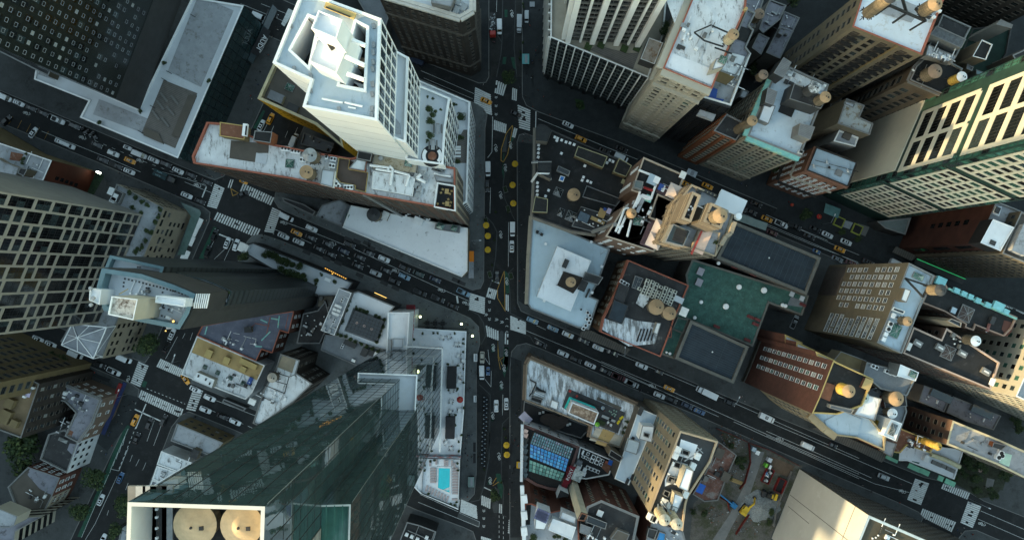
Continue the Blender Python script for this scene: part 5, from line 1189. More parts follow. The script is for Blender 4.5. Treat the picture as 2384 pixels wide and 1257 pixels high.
for q in z720((1590,513),(1705,637),(1160,437)):
 if q !=z720((1590,513))[0]:o=empty('street_lamp',P(*q,5),'bright street lamp head on the corner plaza','street lamp')
 o.name='street_lamp';bb=MB();bb.cyl((0,0,0),(0,0,.3),.45,.3,10,mat('lamp_green_glow',(.8,.9,.5),emit=((.85,1.,.45),2.)));bb.build('lens',o);bb=MB();bb.cyl((0,0,-4.87),(0,0,0),.08,.06,6,dsteel);bb.build('pole',o)
for q in z720((1238,500),(1318,503),(1396,505)):
 o=empty('plaza_table',P(*q,.14),'black square table on the plaza by the white entrance block','table','black plaza tables');bb=MB();bb.box((0,0,.7),(1.7,1.7,.08),black_wall);bb.build('top',o);bb=MB();bb.box((0,0,0),(.4,.4,.7),dsteel);bb.build('leg',o)
 for s_ in range(4):bb=MB();t=s_*1.57;bb.box((math.cos(t)*1.3,math.sin(t)*1.3,0),(.5,.5,.45),dgrey);bb.build('stool',o)
GP.done()
B=Bld('shop_building','small drab shop building with grey white roof below the short street','shop building',[(412,985),(520,1030),(492,1062),(397,1026)],12,tan_wall,lgrey,par=.6);B.hatch(z280((960,170))[0],11.5,(2.6,3.4,3),drab,dark_roof);B.facade(3,3.6,1.3,1.6,'brown',2,11.5);B.done()
B=Bld('shop_building','small shop building with white roof beside the glass hotel tower','shop building',z280((505,155),(890,300),(700,412),(450,322)),10,white_wall,dirty_white,par=.5,cap=capw);B.pipe(z280((685,275),(760,310),(740,370)),9.6,.08,dsteel,.2);B.clutter(z280((600,190),(860,290),(850,310),(590,220)),9.6,8,3);B.done()
B=Bld('shop_building','small shop building with worn white roof beside the avenue','shop building',z280((450,335),(692,415),(480,545),(392,502)),9,white_wall,dirty_white,par=.5,cap=capw);B.clutter(z280((500,400),(640,430),(560,480),(480,470)),8.6,6,1);B.done()
B=Bld('shop_building','tiny shop building with pale roof at the foot of the glass hotel tower','shop building',z280((390,508),(482,545),(345,630)),8,white_wall,mauve_roof,par=.5,cap=capw);B.done()
B=Bld('low_building','small white roof corner beside the two big tanks','building',[(282,1230),(296,1236),(292,1290),(270,1280)],8,white_wall,lgrey,par=.4);B.done()
B=Bld('low_building','low black roofs with pale beams at the bottom beside the pool hotel','building',z860((370,1075),(490,1105),(660,1170),(560,1500),(240,1400)),10,dgrey,black_roof,par=.4)
B.pipe(z860((380,1160),(660,1280)),9.6,.2,capg);B.pipe(z860((490,1110),(430,1257)),9.6,.15,capg);B.pipe(z860((640,1180),(600,1290)),9.6,.15,capg)
for q in z860((370,1195),(420,1215),(475,1240),(565,1225)):B.hatch(q,9.6,(1.2,1.2,.8),whitemetal,capw)
B.done()
fin=mat('white_fin',(.74,.73,.70),.6,.04,.2)
E1=Bld('office_tower','dark office tower with tall white columns above the wooden roof deck','tower',[(1316,93),(1490,103),(1504,-70),(1322,-80)],140,mat('tower_spandrel',(.05,.052,.052),.5),dark_roof,zref=48,z0=48)
for k,(a,b_,n)in enumerate(E1.edges()):
 u=(b_-a).normalized();L=(b_-a).length;bb=MB();fr=(0,.2,.36,.52,.68,.84,1)if n.y<-.5 else(0,.5,1)
 for i,f in enumerate(fr):
  w_=1.7 if i%2==0 else .7
  bb.obox((*(a+u*min(max(0,f*L-w_/2),L-w_)+n*.004),48),(u*w_).to_3d(),(n*(1.2 if i%2==0 else .7)).to_3d(),(0,0,92),fin)
 E1.part('columns',bb)
 if n.y<-.5:
  for r in range(24):
   for c in range(18):E1.win(a+u*((c+.5)*L/18)+n*.01,u,n,49.5+r*3.7,'dark',L/18-.25,1.6,R.choice((0,6,6,6)))
   bb=MB();bb.obox((*(a+n*.004),51.3+r*3.7),(u*L).to_3d(),(n*.12).to_3d(),(0,0,.7),mat('grey_spandrel',(.16,.155,.145),.7));E1.part('spandrel',bb)
E1.done()
E2=Bld('office_podium','low dark office podium with thin white fins and wooden roof deck','office building',[(1281,88),(1510,182),(1545,80),(1560,-90),(1283,-90)],48,mat('podium_dark',(.035,.04,.04),.5),mat('tan_terrace',(.34,.31,.25),.8,.12,.2),par=1.1,cap=capw,t=.5)
for k,(a,b_,n)in enumerate(E2.edges()):
 u=(b_-a).normalized();L=(b_-a).length
 if n.y>-.3 and n.x>-.5:continue
 nf=12 if n.y<-.5 else 9
 for c in range(nf+1):
  bb=MB();bb.obox((*(a+u*min(c*L/nf,L-.35)+n*.004),6),(u*.35).to_3d(),(n*.8).to_3d(),(0,0,42),fin);E2.part('fin',bb)
 for r in range(11):
  bb=MB();bb.obox((*(a+n*.004),6.5+3.7*r),(u*L).to_3d(),(n*.2).to_3d(),(0,0,.5),mat('green_grey_spandrel',(.075,.09,.085),.6));E2.part('spandrel',bb)
  if n.y<-.5:
   for c in range(nf*2):E2.win(a+u*((c+.5)*L/nf/2)+n*.01,u,n,7.1+3.7*r,'dark',L/nf/2-.5,2.2,R.choice((6,6,0)))
 bb=MB();[bb.obox((*(a+u*(L*(i+.3)/7)+n*.01),0),(u*.9).to_3d(),(n*.6).to_3d(),(0,0,6),black_wall)for i in range(7)];E2.part('street_columns',bb)
E2.patch(a2((1160,318),(1250,340),(1370,372),(1460,370),(1415,490),(1120,350)),47.1,wood,'wood_deck')
E2.block(a2((1530,263),(1628,298),(1568,450),(1470,412)),53,47,dgrey,mat('stained_metal_roof',(.35,.31,.27),.6,.2,.4,streak=((.2,.11,.05),.35,.5)),'penthouse',.3,capw)
for q in a2((1105,330),(1195,318),(1355,345),(1445,340)):E2.hatch(q,47,(2.2,2.2,.6),dgrey,leaf_mats[1],AST,'planter')
for q,r in zip(a2((1640,215),(1650,170),(1600,60)),(13,9,9)):tree(q,r,'dark green roof tree behind the office podium',47,3,'tree','tree','roof trees behind the office podium')
E2.done()
sheet(a2((1010,690),(1070,700),(1085,760),(1040,770)),mat('bed_green',(.03,.06,.02),.9),'planting_bed',.14);tree(a2((1045,735))[0],9,'planted bed at the foot of the office podium',.14,1.5,'shrub','shrub')
E3=Bld('office_building','pale stone office building with worn white roof and red coping','office building',[(1609,3),(1543,160),(1658,208),(1690,130),(1737,20),(1745,-80),(1640,-80)],84,cream,dirty_white,par=.9,cap=terracotta,t=.45)
E3.frame(3.9,3.6,.9,1.2,.35,mat('old_cream',(.30,.275,.22),.8,.1,.3),4,83,sel=None);E3.facade(3.9,3.6,2.6,1.9,'beige',4.6,83,vs=(0,0,6,4,2));E3.band(70,1.1,1.3,cream);E3.band(82.4,1.2,1.8,cream);E3.band(12,1.,.8,cream)
E3.patch(z1640((-560,0),(0,0),(150,230),(60,560),(-90,970),(-240,900)),83.3,dirty_white);E3.patch(a3((480,365),(730,465),(810,500),(775,600),(445,465)),83.36,white_roof)
E3.block(a3((800,410),(890,385),(850,470),(770,490)),89,83,cream,capw,'skylight_tower',.2);E3.skylight(z1640((265,885))[0],89,2.2,2.2)
bb=MB()
for s_ in((150,700,400,790),(110,380,340,480),(0,600,280,690),(-150,480,0,600),(-150,480,100,370)):bb.bar(P(*z1640(s_[:2])[0],86),P(*z1640(s_[2:])[0],86),.35,.4,dsteel)
E3.part('tank_frame',bb);E3.clutter(z1640((-300,300),(150,400),(0,800),(-400,700)),83.4,14,5);E3.done()
E3b=Bld('office_building','office building wrapped in dark scaffold netting with blue tarpaulin on roof','office building',[(1740,122),(1749,124),(1702,247),(1628,225),(1662,150)],62,mat('scaffold_net',(.05,.045,.055),.9,.3,.6),lgrey,par=1.6,cap=capw,t=.6)
E3b.frame(2.4,2.2,.15,.15,.9,dsteel,2,62,name='scaffold');bb=MB();bb.prism(XY(a3((775,605),(815,620),(805,680),(860,690),(840,725),(740,690)),62),60.6,61.2,mat('blue_tarp',(.03,.08,.3),.6));E3b.part('tarpaulin',bb);bb=MB();bb.prism(XY(a3((690,765),(800,800),(780,840),(670,800)),57),55,57,lgrey,bot=True);E3b.part('netted_hoist',bb);E3b.clutter(a3((830,520),(1000,400),(930,640),(780,590)),60.5,10,6);E3b.done()
B=Bld('terrace_building','stepped roofs of small terraces behind the pale stone office building','building',[(1676,166),(1740,20),(1760,30),(1745,60),(1756,70),(1738,110),(1748,124),(1712,180)],70,tan_wall,mauve_roof,par=.8,cap=capg);B.patch(a3((960,180),(1050,210),(1010,300),(930,270)),69.5,black_roof,'dark_roof');B.patch(a3((890,365),(1000,395),(960,530),(840,490)),69.5,dirty_white)
bb=MB();bb.cyl(P(*z1640((465,300))[0],69),P(*z1640((610,130))[0],86),.5,.5,10,tan_roof);B.part('flue_pipe',bb);B.clutter(a3((900,380),(1000,400),(940,560),(840,520)),69.3,10,2);B.done()
E4=Bld('office_building','narrow building with orange terracotta facade and dark roof','office building',[(1661,305),(1714,328),(1741,290),(1692,265)],52,orange_wall,dark_roof,par=.7)
E4.facade(2.4,3.3,1.7,1.9,'beige',4,51,vs=(0,2,6));E4.frame(4.6,50,.6,.5,.4,orange_wall,2,51.5,hor=False);E4.done()
E5=Bld('office_building','beige office building with large pale blue roof and copper trimmed edge','office building',[(1840,156),(1930,198),(1863,366),(1740,317),(1772,240),(1800,180)],60,beige,mat('pale_blue_roof',(.47,.56,.63),.6,.06,.15,streak=((.25,.29,.32),.18,.5)),par=1.,cap=capg,t=.6)
E5.facade(2.3,3.6,1.7,2.1,'beige',4,58,vs=(0,2,4,6));E5.frame(6.4,54,.8,.6,.3,beige,4,59,hor=False);E5.band(58.6,1.3,1.4,tealtrim,sel=None);E5.band(12,.9,.8,beige)
E5.patch(a3((1320,470),(1585,590),(1570,640),(1250,560)),59.4,dirty_white);E5.block(a3((1345,580),(1500,640),(1570,690),(1530,760),(1310,690)),67,59,dgrey,dark_roof,'tank_house',.3)
E5.block(a3((1270,400),(1325,435),(1270,545),(1200,510)),66,59,dgrey,stripes('metal_roof',(.16,.165,.17),(.1,.105,.11),.5,.8,'X',rot=-AAV),'stair_head',.05,capg);E5.block(a3((1160,610),(1228,640),(1200,735),(1140,715)),65,59,dgrey,MATS['metal_roof'],'stair_head',.05,capg);E5.block(a3((1140,715),(1215,740),(1165,865),(1095,835)),62,59,grey_conc,white_roof,'low_hut',.1);E5.block(a3((1385,860),(1490,885),(1455,975),(1370,940)),65,59,grey_conc,MATS['metal_roof'],'stair_head',.05,capg)
E5.patch(a3((1260,710),(1360,740),(1325,820),(1230,780)),59.5,black_roof,'glass_roof');E5.block(a3((1385,1040),(1415,1050),(1405,1075),(1375,1065)),61,59,capw,black,'chimney');E5.clutter(a3((1300,500),(1560,600),(1540,650),(1270,570)),59.3,12,5);E5.done()
B=Bld('low_building','low mauve roofs with black openings in the shaded yard behind the pale office','building',z1640((960,-10),(1205,80),(1110,290),(860,490),(800,430),(900,120)),22,grey_conc,mauve_roof,par=.4);B.patch(z1640((985,5),(1155,75),(1145,95),(975,30)),21.8,black_roof,'roof_slot');B.clutter(z1640((950,60),(1150,130),(1000,350),(850,400)),21.6,8,9);B.done()
B=Bld('low_building','low mauve roof beside the tall drab wall in the shaded yard','building',z1640((1170,165),(1400,262),(1110,865),(900,775),(1090,400)),20,grey_conc,mauve_roof,par=.4);B.clutter(z1640((1180,200),(1360,290),(1110,800),(950,740)),19.6,10,4);B.block(z1640((1120,400),(1190,430),(1140,520),(1080,490)),23,19,grey_conc,mauve_roof);B.done()
B=Bld('low_building','low plain mauve roof in the middle of the shaded yard','building',z1640((800,485),(955,560),(830,805),(690,700)),22,grey_conc,mauve_roof,par=.3);B.done()
B=Bld('office_building','low roofed building with tank at the top edge of the shaded yard','building',[(1678,-10),(1782,-10),(1757,66),(1702,45)],40,drab,mauve_roof,par=.8);B.clutter([(1700,0),(1770,5),(1750,55),(1700,40)],39.3,14,3);B.done()
for q,r,l in((z1640((1330,-20))[0],20,'dark tree at the top edge of the shaded yard'),(z1640((720,1010))[0],14,'dark garden tree beside the scaffolded building'),(z1640((780,880))[0],9,'small garden tree in the shaded yard'),(a3((900,870))[0],17,'dark courtyard tree beside the stilted roof tank'),(a3((1225,1170))[0],12,'dark tree in the gap beside the beige office building')):tree(q,r,l,1,8)
B=Bld('low_building','small white hut roof in the dark gap beside the scaffolded building','building',a3((985,620),(1030,638),(1005,695),(960,675)),22,grey_conc,pale_roof,par=.2);B.done()
B=Bld('low_building','low stair building with long grey roof in the dark gap','building',z1840((640,470),(760,560),(620,960),(520,880)),20,drab,warmgrey,par=.2);B.done()
E6=Bld('brick_building','orange brick building with flat grey roof and satellite dishes','building',[(1901,341),(1998,377),(1976,436),(1878,397)],40,pink_brick,blue_roof,par=.7,cap=dbrown)
E6.facade(3.0,3.4,1.1,1.7,'white',6,36,sel=[0],vs=(3,0,6));E6.facade(2.1,3.,.8,1.6,'sash',5,34,vs=(3,0,6));E6.band(38.4,.8,.5,pink_brick);E6.band(13,.8,1.,dbrown);E6.band(26,.5,.7,cream)
for q in b4((320,30),(410,0),(555,60)):
 o=empty('satellite_dish',P(*q,39.3),'white satellite dish on the flat grey roof of the orange brick building','satellite dish');bb=MB();bb.cyl((0,0,0),(0,0,.8),.08,.06,6,steel);bb.build('mast',o);bb=MB();bb.cyl((0,0,.8),(.4,.2,1.1),.3,1.0,16,whitemetal);bb.build('dish',o)
E6.hatch(b4((500,70))[0],39.3,(2.2,2.,.8),steel,capg);E6.pipe(b4((310,10),(440,40),(610,90)),39.3,.12,steel);E6.vent(b4((435,32))[0],39.3,.5,.6,black_wall);E6.pipe(b4((340,-20),(640,60)),39.3,.1,dsteel);E6.done()
B=Bld('brick_building','small building with pale grey stepped roofs in the dark gap','building',z1840((820,560),(1092,662),(1018,835),(1218,930),(1165,1100),(690,930)),46,drab,mat('stained_pale_roof',(.38,.42,.43),.7,.15,.3,streak=((.16,.11,.05),.4,.3)),par=.5,cap=capg);B.block(z1840((810,600),(950,640),(920,700),(800,650)),46.6,45.4,lgrey,pale_roof);B.done()
B=Bld('brick_building','lower pale roofed hut with small plant box in the dark gap','building',z1840((715,1022),(1003,1130),(950,1270),(630,1190)),41,grey_conc,lgrey,par=.5,cap=capw);B.hatch(z1840((810,1120))[0],40.5,(2.6,2.,1),dgrey,warmgrey);B.done()
E9=Bld('apartment_tower','tall apartment tower with white grid and green glass at right','tower',[(1915,456),(2042,515),(2100,395),(1982,300)],150,mat('green_wall',(.016,.04,.034),.5,.2,.3),dark_roof,zref=0)
gridm=mat('white_grid',(.46,.44,.37),.65,.05,.15)
for k,(a,b_,n)in enumerate(E9.edges()):
 u=(b_-a).normalized();L=(b_-a).length
 if n.y<-.5 and n.x<0 or n.y<-.5:      # street face
  m0,m1=2.6,L-2.2;nc=5;st=(m1-m0)/nc;fl=3.5;bb=MB();g2=MB()
  for blk in range(4):
   z0=12+blk*36.;nr=9
   for c in range(nc+1):bb.obox((*(a+u*(m0+c*st-.45)+n*.004),z0),(u*.9).to_3d(),(n*.2).to_3d(),(0,0,nr*fl+.9),gridm)
   for r in range(nr+1):
    for c in range(nc):bb.obox((*(a+u*(m0+c*st+.45)+n*.004),z0+r*fl),(u*(st-.9)).to_3d(),(n*.17).to_3d(),(0,0,1.15),gridm)
   for r in range(nr):
    for c in range(nc):E9.win(a+u*(m0+(c+.5)*st)+n*.01,u,n,z0+r*fl+1.2,'dark',st-1.0,fl-1.25,R.choice((4,4,0,6,4,2)))
   for r in range(1):g2.obox((*(a+n*.004),z0+nr*fl+1.2),(u*L).to_3d(),(n*.2).to_3d(),(0,0,.4),dsteel)
  for r in range(40):
   for q_,w_ in((.3,1.5),(L-1.9,1.5)):E9.win(a+u*(q_+w_/2)+n*.01,u,n,12+r*3.5,'dark',w_,2.6,R.choice((4,4,0,2)))
  E9.part('facade_grid',bb);E9.part('dark_bands',g2)
 elif n.x<-.5:
  bb=MB();m0=2.6;m1=L*.78
  for blk in range(3):
   z0=55+blk*33.;nr=4;fl=7.;nc=2;st=(m1-m0)/nc
   for c in range(nc+1):bb.obox((*(a+u*(L-m0-c*st-.5)+n*.004),z0),(u*1.4).to_3d(),(n*.15).to_3d(),(0,0,nr*fl+1.4),gridm)
   for r in range(nr+1):
    for c in range(nc):bb.obox((*(a+u*(L-m0-(c+1)*st+.5)+n*.004),z0+r*fl),(u*(st-1.)).to_3d(),(n*.13).to_3d(),(0,0,2.3),gridm)
   for r in range(nr):
    for c in range(nc):E9.win(a+u*(L-m0-(c+.5)*st)+n*.01,u,n,z0+r*fl+2.4,'dark',st-1.5,fl-2.5,R.choice((6,0,6,2)))
  bb.obox((*(a+u*.6+n*.004),0),(u*(L-3.2)).to_3d(),(n*.4).to_3d(),(0,0,53),gridm);E9.part('facade_grid',bb)
  for r in range(38):
   for q_,w_ in((.5,1.8),(L-2.2,1.8)):E9.win(a+u*(q_+w_/2)+n*.01,u,n,14+r*3.5,'dark',w_,2.7,R.choice((4,4,4,0)))
bb=MB();bb.prism(XY(b4((415,280),(520,320),(500,385),(400,345)),6),5.7,6,glassmat('canopy_glass2',(.08,.2,.2),.2),bot=True);E9.part('canopy',bb);E9.done()
B=Bld('low_building','low green grey roof at the foot of the apartment tower','building',b4((770,405),(1010,380),(970,500),(830,455)),9,dgrey,mat('green_grey_roof',(.12,.15,.15),.8),par=.4,cap=capg);B.done()
for q in b4((505,410),(630,462)):
 o=empty('planter',P(*q,.14),'square planter with yellow green rim on the pavement','planter',None,AST);bb=MB();bb.box((0,0,0),(4,4,.5),mat('rim_lime',(.3,.32,.06),.8));bb.build('rim',o);bb=MB();bb.box((0,0,.5),(3,3,.1),black_wall);bb.build('soil',o)
sheet(b4((540,395),(605,415),(580,460),(525,440)),lgrey,'pavement',.14);sheet(b4((640,420),(720,445),(690,510),(620,480)),grey_conc,'pavement',.14)
parasol(b4((370,372))[0],.14,6,mat('parasol_bright_red',(.5,.02,.02),.7),'small red parasol on the pavement below the apartment tower',hgt=2.4);parasol(b4((182,290))[0],.14,4,MATS['parasol_bright_red'],'tiny red parasol below the orange brick building',hgt=2.4)
for q,r,l in zip(b4((290,350),(540,480),(650,525)),(16,9,9),('broad dark street tree below the orange brick building','small dark street tree beside the lime rimmed planter','small dark street tree right of the lime rimmed planters')):tree(q,r,l,.13,7)
E10=Bld('brick_building','maroon walled building with white roof hut and tall shop windows','building',[(2320,468),(2277,566),(2332,591),(2380,492)],50,mat('maroon_brick',(.08,.032,.024),.85,.2,.2),lgrey,par=.8)
E10.facade(3.6,12,2.2,9,'dark',6,46,sel=[1],vs=(6,0));a,b_,n=E10.edges()[0]
for i in range(5):E10.win((a if n.x<0 else b_).lerp(b_ if n.x<0 else a,.45)+n*.01,(b_-a).normalized(),n,17+i*5.,'dark',1.8,2.6,6)
E10.block(z2060((1440,515),(1725,625),(1540,942),(1270,830)),56,49.5,black_wall,white_roof,'roof_hut',.3,whitemetal);E10.hatch(z2060((1430,830))[0],55.7,(1.8,1.4,.2),dgrey);E10.patch(z2060((1450,340),(1560,350),(1520,480),(1410,440)),49.6,white_roof);E10.hatch(z2060((1465,400))[0],49.4,(1.6,2,1.2),whitemetal,dgrey);E10.done()
E11=Bld('brick_building','grey brown hotel block with rows of dark windows at right edge','building',[(2333,590),(2470,647),(2520,545),(2378,492)],55,drab,warmgrey,par=1.2,cap=capg)
E11.facade(2.3,3.3,1.2,1.5,'brown',8,54,vs=(6,6,0),skip=.03);E11.hatch((2372,560),54,(5,9,3),lgrey,lgrey)
bb=MB()
for a,b_,n in E11.edges():
 if n.y<-.5:bb.obox((*(a+n*.7),6),(b_-a).to_3d(),(n*.15).to_3d(),(0,0,.15),mat('green_glow_strip',(.05,.4,.15),emit=((.05,.8,.25),.12)))
E11.part('light_strip',bb);bb=MB()
for a,b_,n in E11.edges():
 if n.y<-.5:bb.obox((*a,5),(b_-a).to_3d(),(n*3).to_3d(),(0,0,.5),dgrey)
E11.part('canopy',bb);E11.done()
E12=Bld('office_building','drab building with blue white roof carrying tanks on a steel frame','office building',[(2012,-25),(1984,63),(2147,129),(2208,-25)],80,drab,mat('ice_roof',(.60,.67,.74),.6,.06,.12,streak=((.42,.42,.4),.2,.4)),par=.7,cap=terracotta,t=.5)
ed=E12.edges()
for k,(a,b_,n)in enumerate(ed):
 if n.x<-.5:E12.facade(3.6,3.6,1.9,1.7,'brown',20,78,sel=[k],vs=(0,6,2),skip=.05)
 else:E12.facade(2.6,3.7,1.7,2.2,'brown',5,78,sel=[k],vs=(0,6,6,2));u=(b_-a).normalized();L=(b_-a).length
bb=MB()
for a,b_,n in ed:
 if n.x<-.5:continue
 u=(b_-a).normalized();L=(b_-a).length
 for f in(.06,.46,.74):
  bb.obox((*(a+u*(f*L)+n*.02),4),(u*2.2).to_3d(),(n*.1).to_3d(),(0,0,74),dbrown)
  for i in range(18):
   z=8+i*3.9;bb.obox((*(a+u*(f*L)+n*.1),z),(u*3.2).to_3d(),(n*1.1).to_3d(),(0,0,.08),dsteel);bb.bar((*(a+u*(f*L+.3)+n*.7),z),(*(a+u*(f*L+2.9)+n*.7),z+3.8),.5,.08,dsteel)
E12.part('fire_escapes',bb)
bb=MB();bb.obox((*(ed[-1][0].lerp(ed[-1][1],.62)+ed[-1][2]*.5),10),(.5,0,0),(0,-.5,0),(0,0,71),tan_wall);E12.part('flue_pipe',bb)
bb=MB();zz=92
for s_ in((860,40,1110,150),(850,45,765,105),(970,100,885,160),(1095,155,1005,210),(950,0,980,100),(1110,150,1040,60),(850,45,900,-40)):bb.bar(P(*a4(s_[:2])[0],zz),P(*a4(s_[2:])[0],zz if s_[3]<100 or s_[0]<900 and s_[3]<60 else 84),.55,.7,dsteel)
for q in a4((855,45),(970,100),(1105,152)):bb.bar(P(*q,79),P(*q,zz),.5,.5,dsteel)
E12.part('tank_frame',bb);E12.patch(a4((800,30),(900,-20),(1090,60),(1010,160),(790,90)),79.5,lgrey);E12.clutter(a4((1130,60),(1200,80),(1180,140),(1110,120)),79.4,8,5);E12.done()
E13=Bld('office_building','brown building with black roof and big tan roof tank at upper right','office building',[(2133,154),(2118,187),(2214,228),(2242,160),(2170,120)],62,mat('brown_drab',(.09,.07,.05),.85,.12,.3),black_roof,par=1.,cap=capg)
E13.facade(3.4,3.8,2.4,2.2,'brown',5,56,vs=(6,0,2,6));E13.band(60.8,.6,.6,grey_conc);E13.clutter(a4((1000,480),(1100,520),(1080,640),(960,560)),61.2,6,4);E13.done()
E14=Bld('office_building','building with steel framed skylights and punched grey roof at upper right','office building',[(2195,33),(2262,63),(2227,132),(2152,130),(2170,90)],66,dgrey,dark_roof,par=.5,cap=capg)
E14.block(z2080((530,315),(890,480),(830,590),(450,420)),70,65,steel,mat('dull_glass',(.11,.12,.13),.4,.3,.8),'rooflight',.2);E14.block(z2080((430,545),(770,690),(720,770),(390,680)),68,65,grey_conc,streaky,'rooflight',.2);E14.clutter(z2080((420,570),(740,700),(690,780),(390,690)),67.8,20,3);E14.done()
E15=Bld('office_building','dark green walled building with small roof hut at upper right','office building',[(2265,66),(2358,58),(2345,125),(2305,190),(2235,185),(2240,120)],50,mat('dark_green_wall',(.015,.05,.035),.7,.2,.3),mat('dark_green_roof',(.012,.035,.028),.8,.2,.3),par=.8,cap=dgrey)
E15.block(z2080((1080,485),(1213,545),(1130,735),(965,690)),66,49,drab,black_roof,'roof_hut',.4,capw);E15.block(z2080((1010,850),(1195,915),(1180,975),(1010,905)),56,49,grey_conc,stripes('corrugated',(.25,.36,.38),(.15,.24,.26),.4,.6,'X',rot=-AST),'lean_to',.05);E15.block(z2080((900,780),(980,820),(960,870),(890,840)),60,49,drab,grey_roof,'stair_head');E15.block(z2080((1310,240),(1460,305),(1440,350),(1250,300)),64,49,grey_conc,capg,'cornice_block',.1);E15.done()
B=Bld('office_building','dark office building with square windows at the top right corner','office building',[(2228,-48),(2400,28),(2460,-150),(2290,-210)],110,mat('dark_taupe',(.035,.031,.027),.8),dark_roof,zref=58)
B.facade(3.2,3.6,1.7,1.8,'brown',30,109,vs=(6,6,0));B.done()
B=Bld('office_building','shaded brown building with pale cornice at the upper right edge','office building',[(2308,150),(2400,108),(2470,250),(2370,260)],62,mat('dark_taupe',(1,1,1)),dark_roof,cap=capg,zref=52);B.facade(3.4,3.8,1.8,1.9,'brown',6,61,vs=(6,0));B.done()
C1=Bld('department_building','broad black roofed building with mansard pavilions along the central avenue','building',[(1247,297),(1285,303),(1436,368),(1470,392),(1440,470),(1412,520),(1388,545),(1330,537),(1240,504),(1246,400)],30,mat('pale_stone',(.2,.18,.15),.8,.12,.3),black_roof,par=.5,cap=mat('black_coping',(.05,.05,.05)),t=.5)
C1.facade(3.2,3.8,1.5,2.2,'brown',4,28,vs=(0,6,2));C1.band(28.2,1.,.9,MATS['pale_stone']);sl_=mat('black_slate',(.022,.024,.025),.6,.3,.5)
C1.block(z1200((300,240),(345,185),(420,185),(535,270),(470,440),(300,425)),36,29,MATS['pale_stone'],sl_,'corner_pavilion',.1,sl_);C1.block(z1200((325,725),(530,735),(520,990),(325,900)),36,29,MATS['pale_stone'],sl_,'pavilion',.1,sl_)
bb=MB();bb.bar(P(*z1200((325,900))[0],36.2),P(*z1200((235,1030))[0],30),.8,.3,capw);bb.bar(P(*z1200((490,905))[0],36.2),P(*z1200((520,995))[0],30),.5,.3,capw);bb.bar(P(*z1200((325,905))[0],36.3),P(*z1200((490,910))[0],36.3),.5,.3,capw);bb.bar(P(*z1200((325,740))[0],36.2),P(*z1200((240,745))[0],30),.7,.3,capw);bb.bar(P(*z1200((240,740))[0],36.2),P(*z1200((530,735))[0],36.2),.4,.3,capg);C1.part('dormer_trim',bb)
for q in(z1200((915,505),(1350,660),(1280,825),(865,650)),z1200((1520,680),(1705,790),(1620,955),(1430,885)),b2((1035,230),(1125,250),(1120,345),(1015,340))):
 C1.block(q,34,29,tan_wall,black_roof,'roof_box',.15,mat('pale_yellow_edge',(.30,.29,.18)))
for q in z1200((340,495),(340,550),(335,610),(333,670),(322,1045),(322,1103),(320,1162),(318,1220),(575,378),(615,397),(675,422),(740,450),(797,465),(858,487),(1380,715),(1425,735),(1340,752),(672,615),(1015,797),(995,962),(975,1008),(1055,1018),(1102,1040),(485,1155),(440,1240),(605,428),(1062,745)):C1.vent(q,29.5,.45,.5,whitemetal,True)
C1.block(z1200((630,790),(805,870),(780,945),(598,865)),32,29,grey_conc,g_black,'rooflight',.4,capg);C1.block(z1200((660,935),(728,955),(700,1028),(635,1005)),31,29,capw,mat('blue_rooflight',(.02,.16,.5),.3,.3,1.),'blue_rooflight',.1,capw)
C1.skylight(z1200((625,1180))[0],29.4,3.,3.,AST,g_dark);C1.skylight(b2((1285,372))[0],29.4,3.6,3.6,AST,g_dark);C1.skylight(b2((1215,345))[0],29.4,2.,3.,AST,g_dark)
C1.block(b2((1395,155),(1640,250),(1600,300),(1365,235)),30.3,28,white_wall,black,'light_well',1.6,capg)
C1.block(b2((1355,300),(1575,370),(1530,500),(1290,440)),33,29,dgrey,dark_roof,'plant_deck',.3);C1.hatch(b2((1370,380))[0],33,(3.6,3,1.4),dgrey,g_blue);C1.hatch(b2((1470,400))[0],33,(5,1.2,.3),tan_roof);C1.hatch(b2((1500,350))[0],33,(2.4,3,.3),tan_roof);C1.hatch(b2((1520,322))[0],33,(1.,1.,.5),MATS['blue_tarp']);C1.hatch(b2((1548,335))[0],33,(1.4,1.8,.6),mat('lilac_tarp',(1,1,1)))
C1.clutter(b2((1310,310),(1570,380),(1540,480),(1290,430)),33,22,6);C1.hatch(z1200((1590,1035))[0],29.5,(2,1.5,.8),mat('pale_yellow_edge',(1,1,1)));C1.done()
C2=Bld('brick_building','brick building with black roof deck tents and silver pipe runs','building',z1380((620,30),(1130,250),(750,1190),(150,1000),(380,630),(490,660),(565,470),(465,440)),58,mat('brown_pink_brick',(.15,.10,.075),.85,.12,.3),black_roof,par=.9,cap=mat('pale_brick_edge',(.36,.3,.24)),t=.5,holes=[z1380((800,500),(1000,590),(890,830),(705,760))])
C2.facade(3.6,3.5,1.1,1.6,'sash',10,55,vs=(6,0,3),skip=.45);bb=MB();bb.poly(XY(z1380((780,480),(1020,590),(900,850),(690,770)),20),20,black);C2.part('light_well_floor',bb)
C2.patch(z1380((790,330),(1000,410),(1040,440),(990,560),(770,460)),57.2,mat('plum_deck',(.13,.075,.08),.8),'deck');C2.patch(z1380((705,770),(880,840),(750,1170),(570,1090)),57.2,MATS['plum_deck'],'deck')
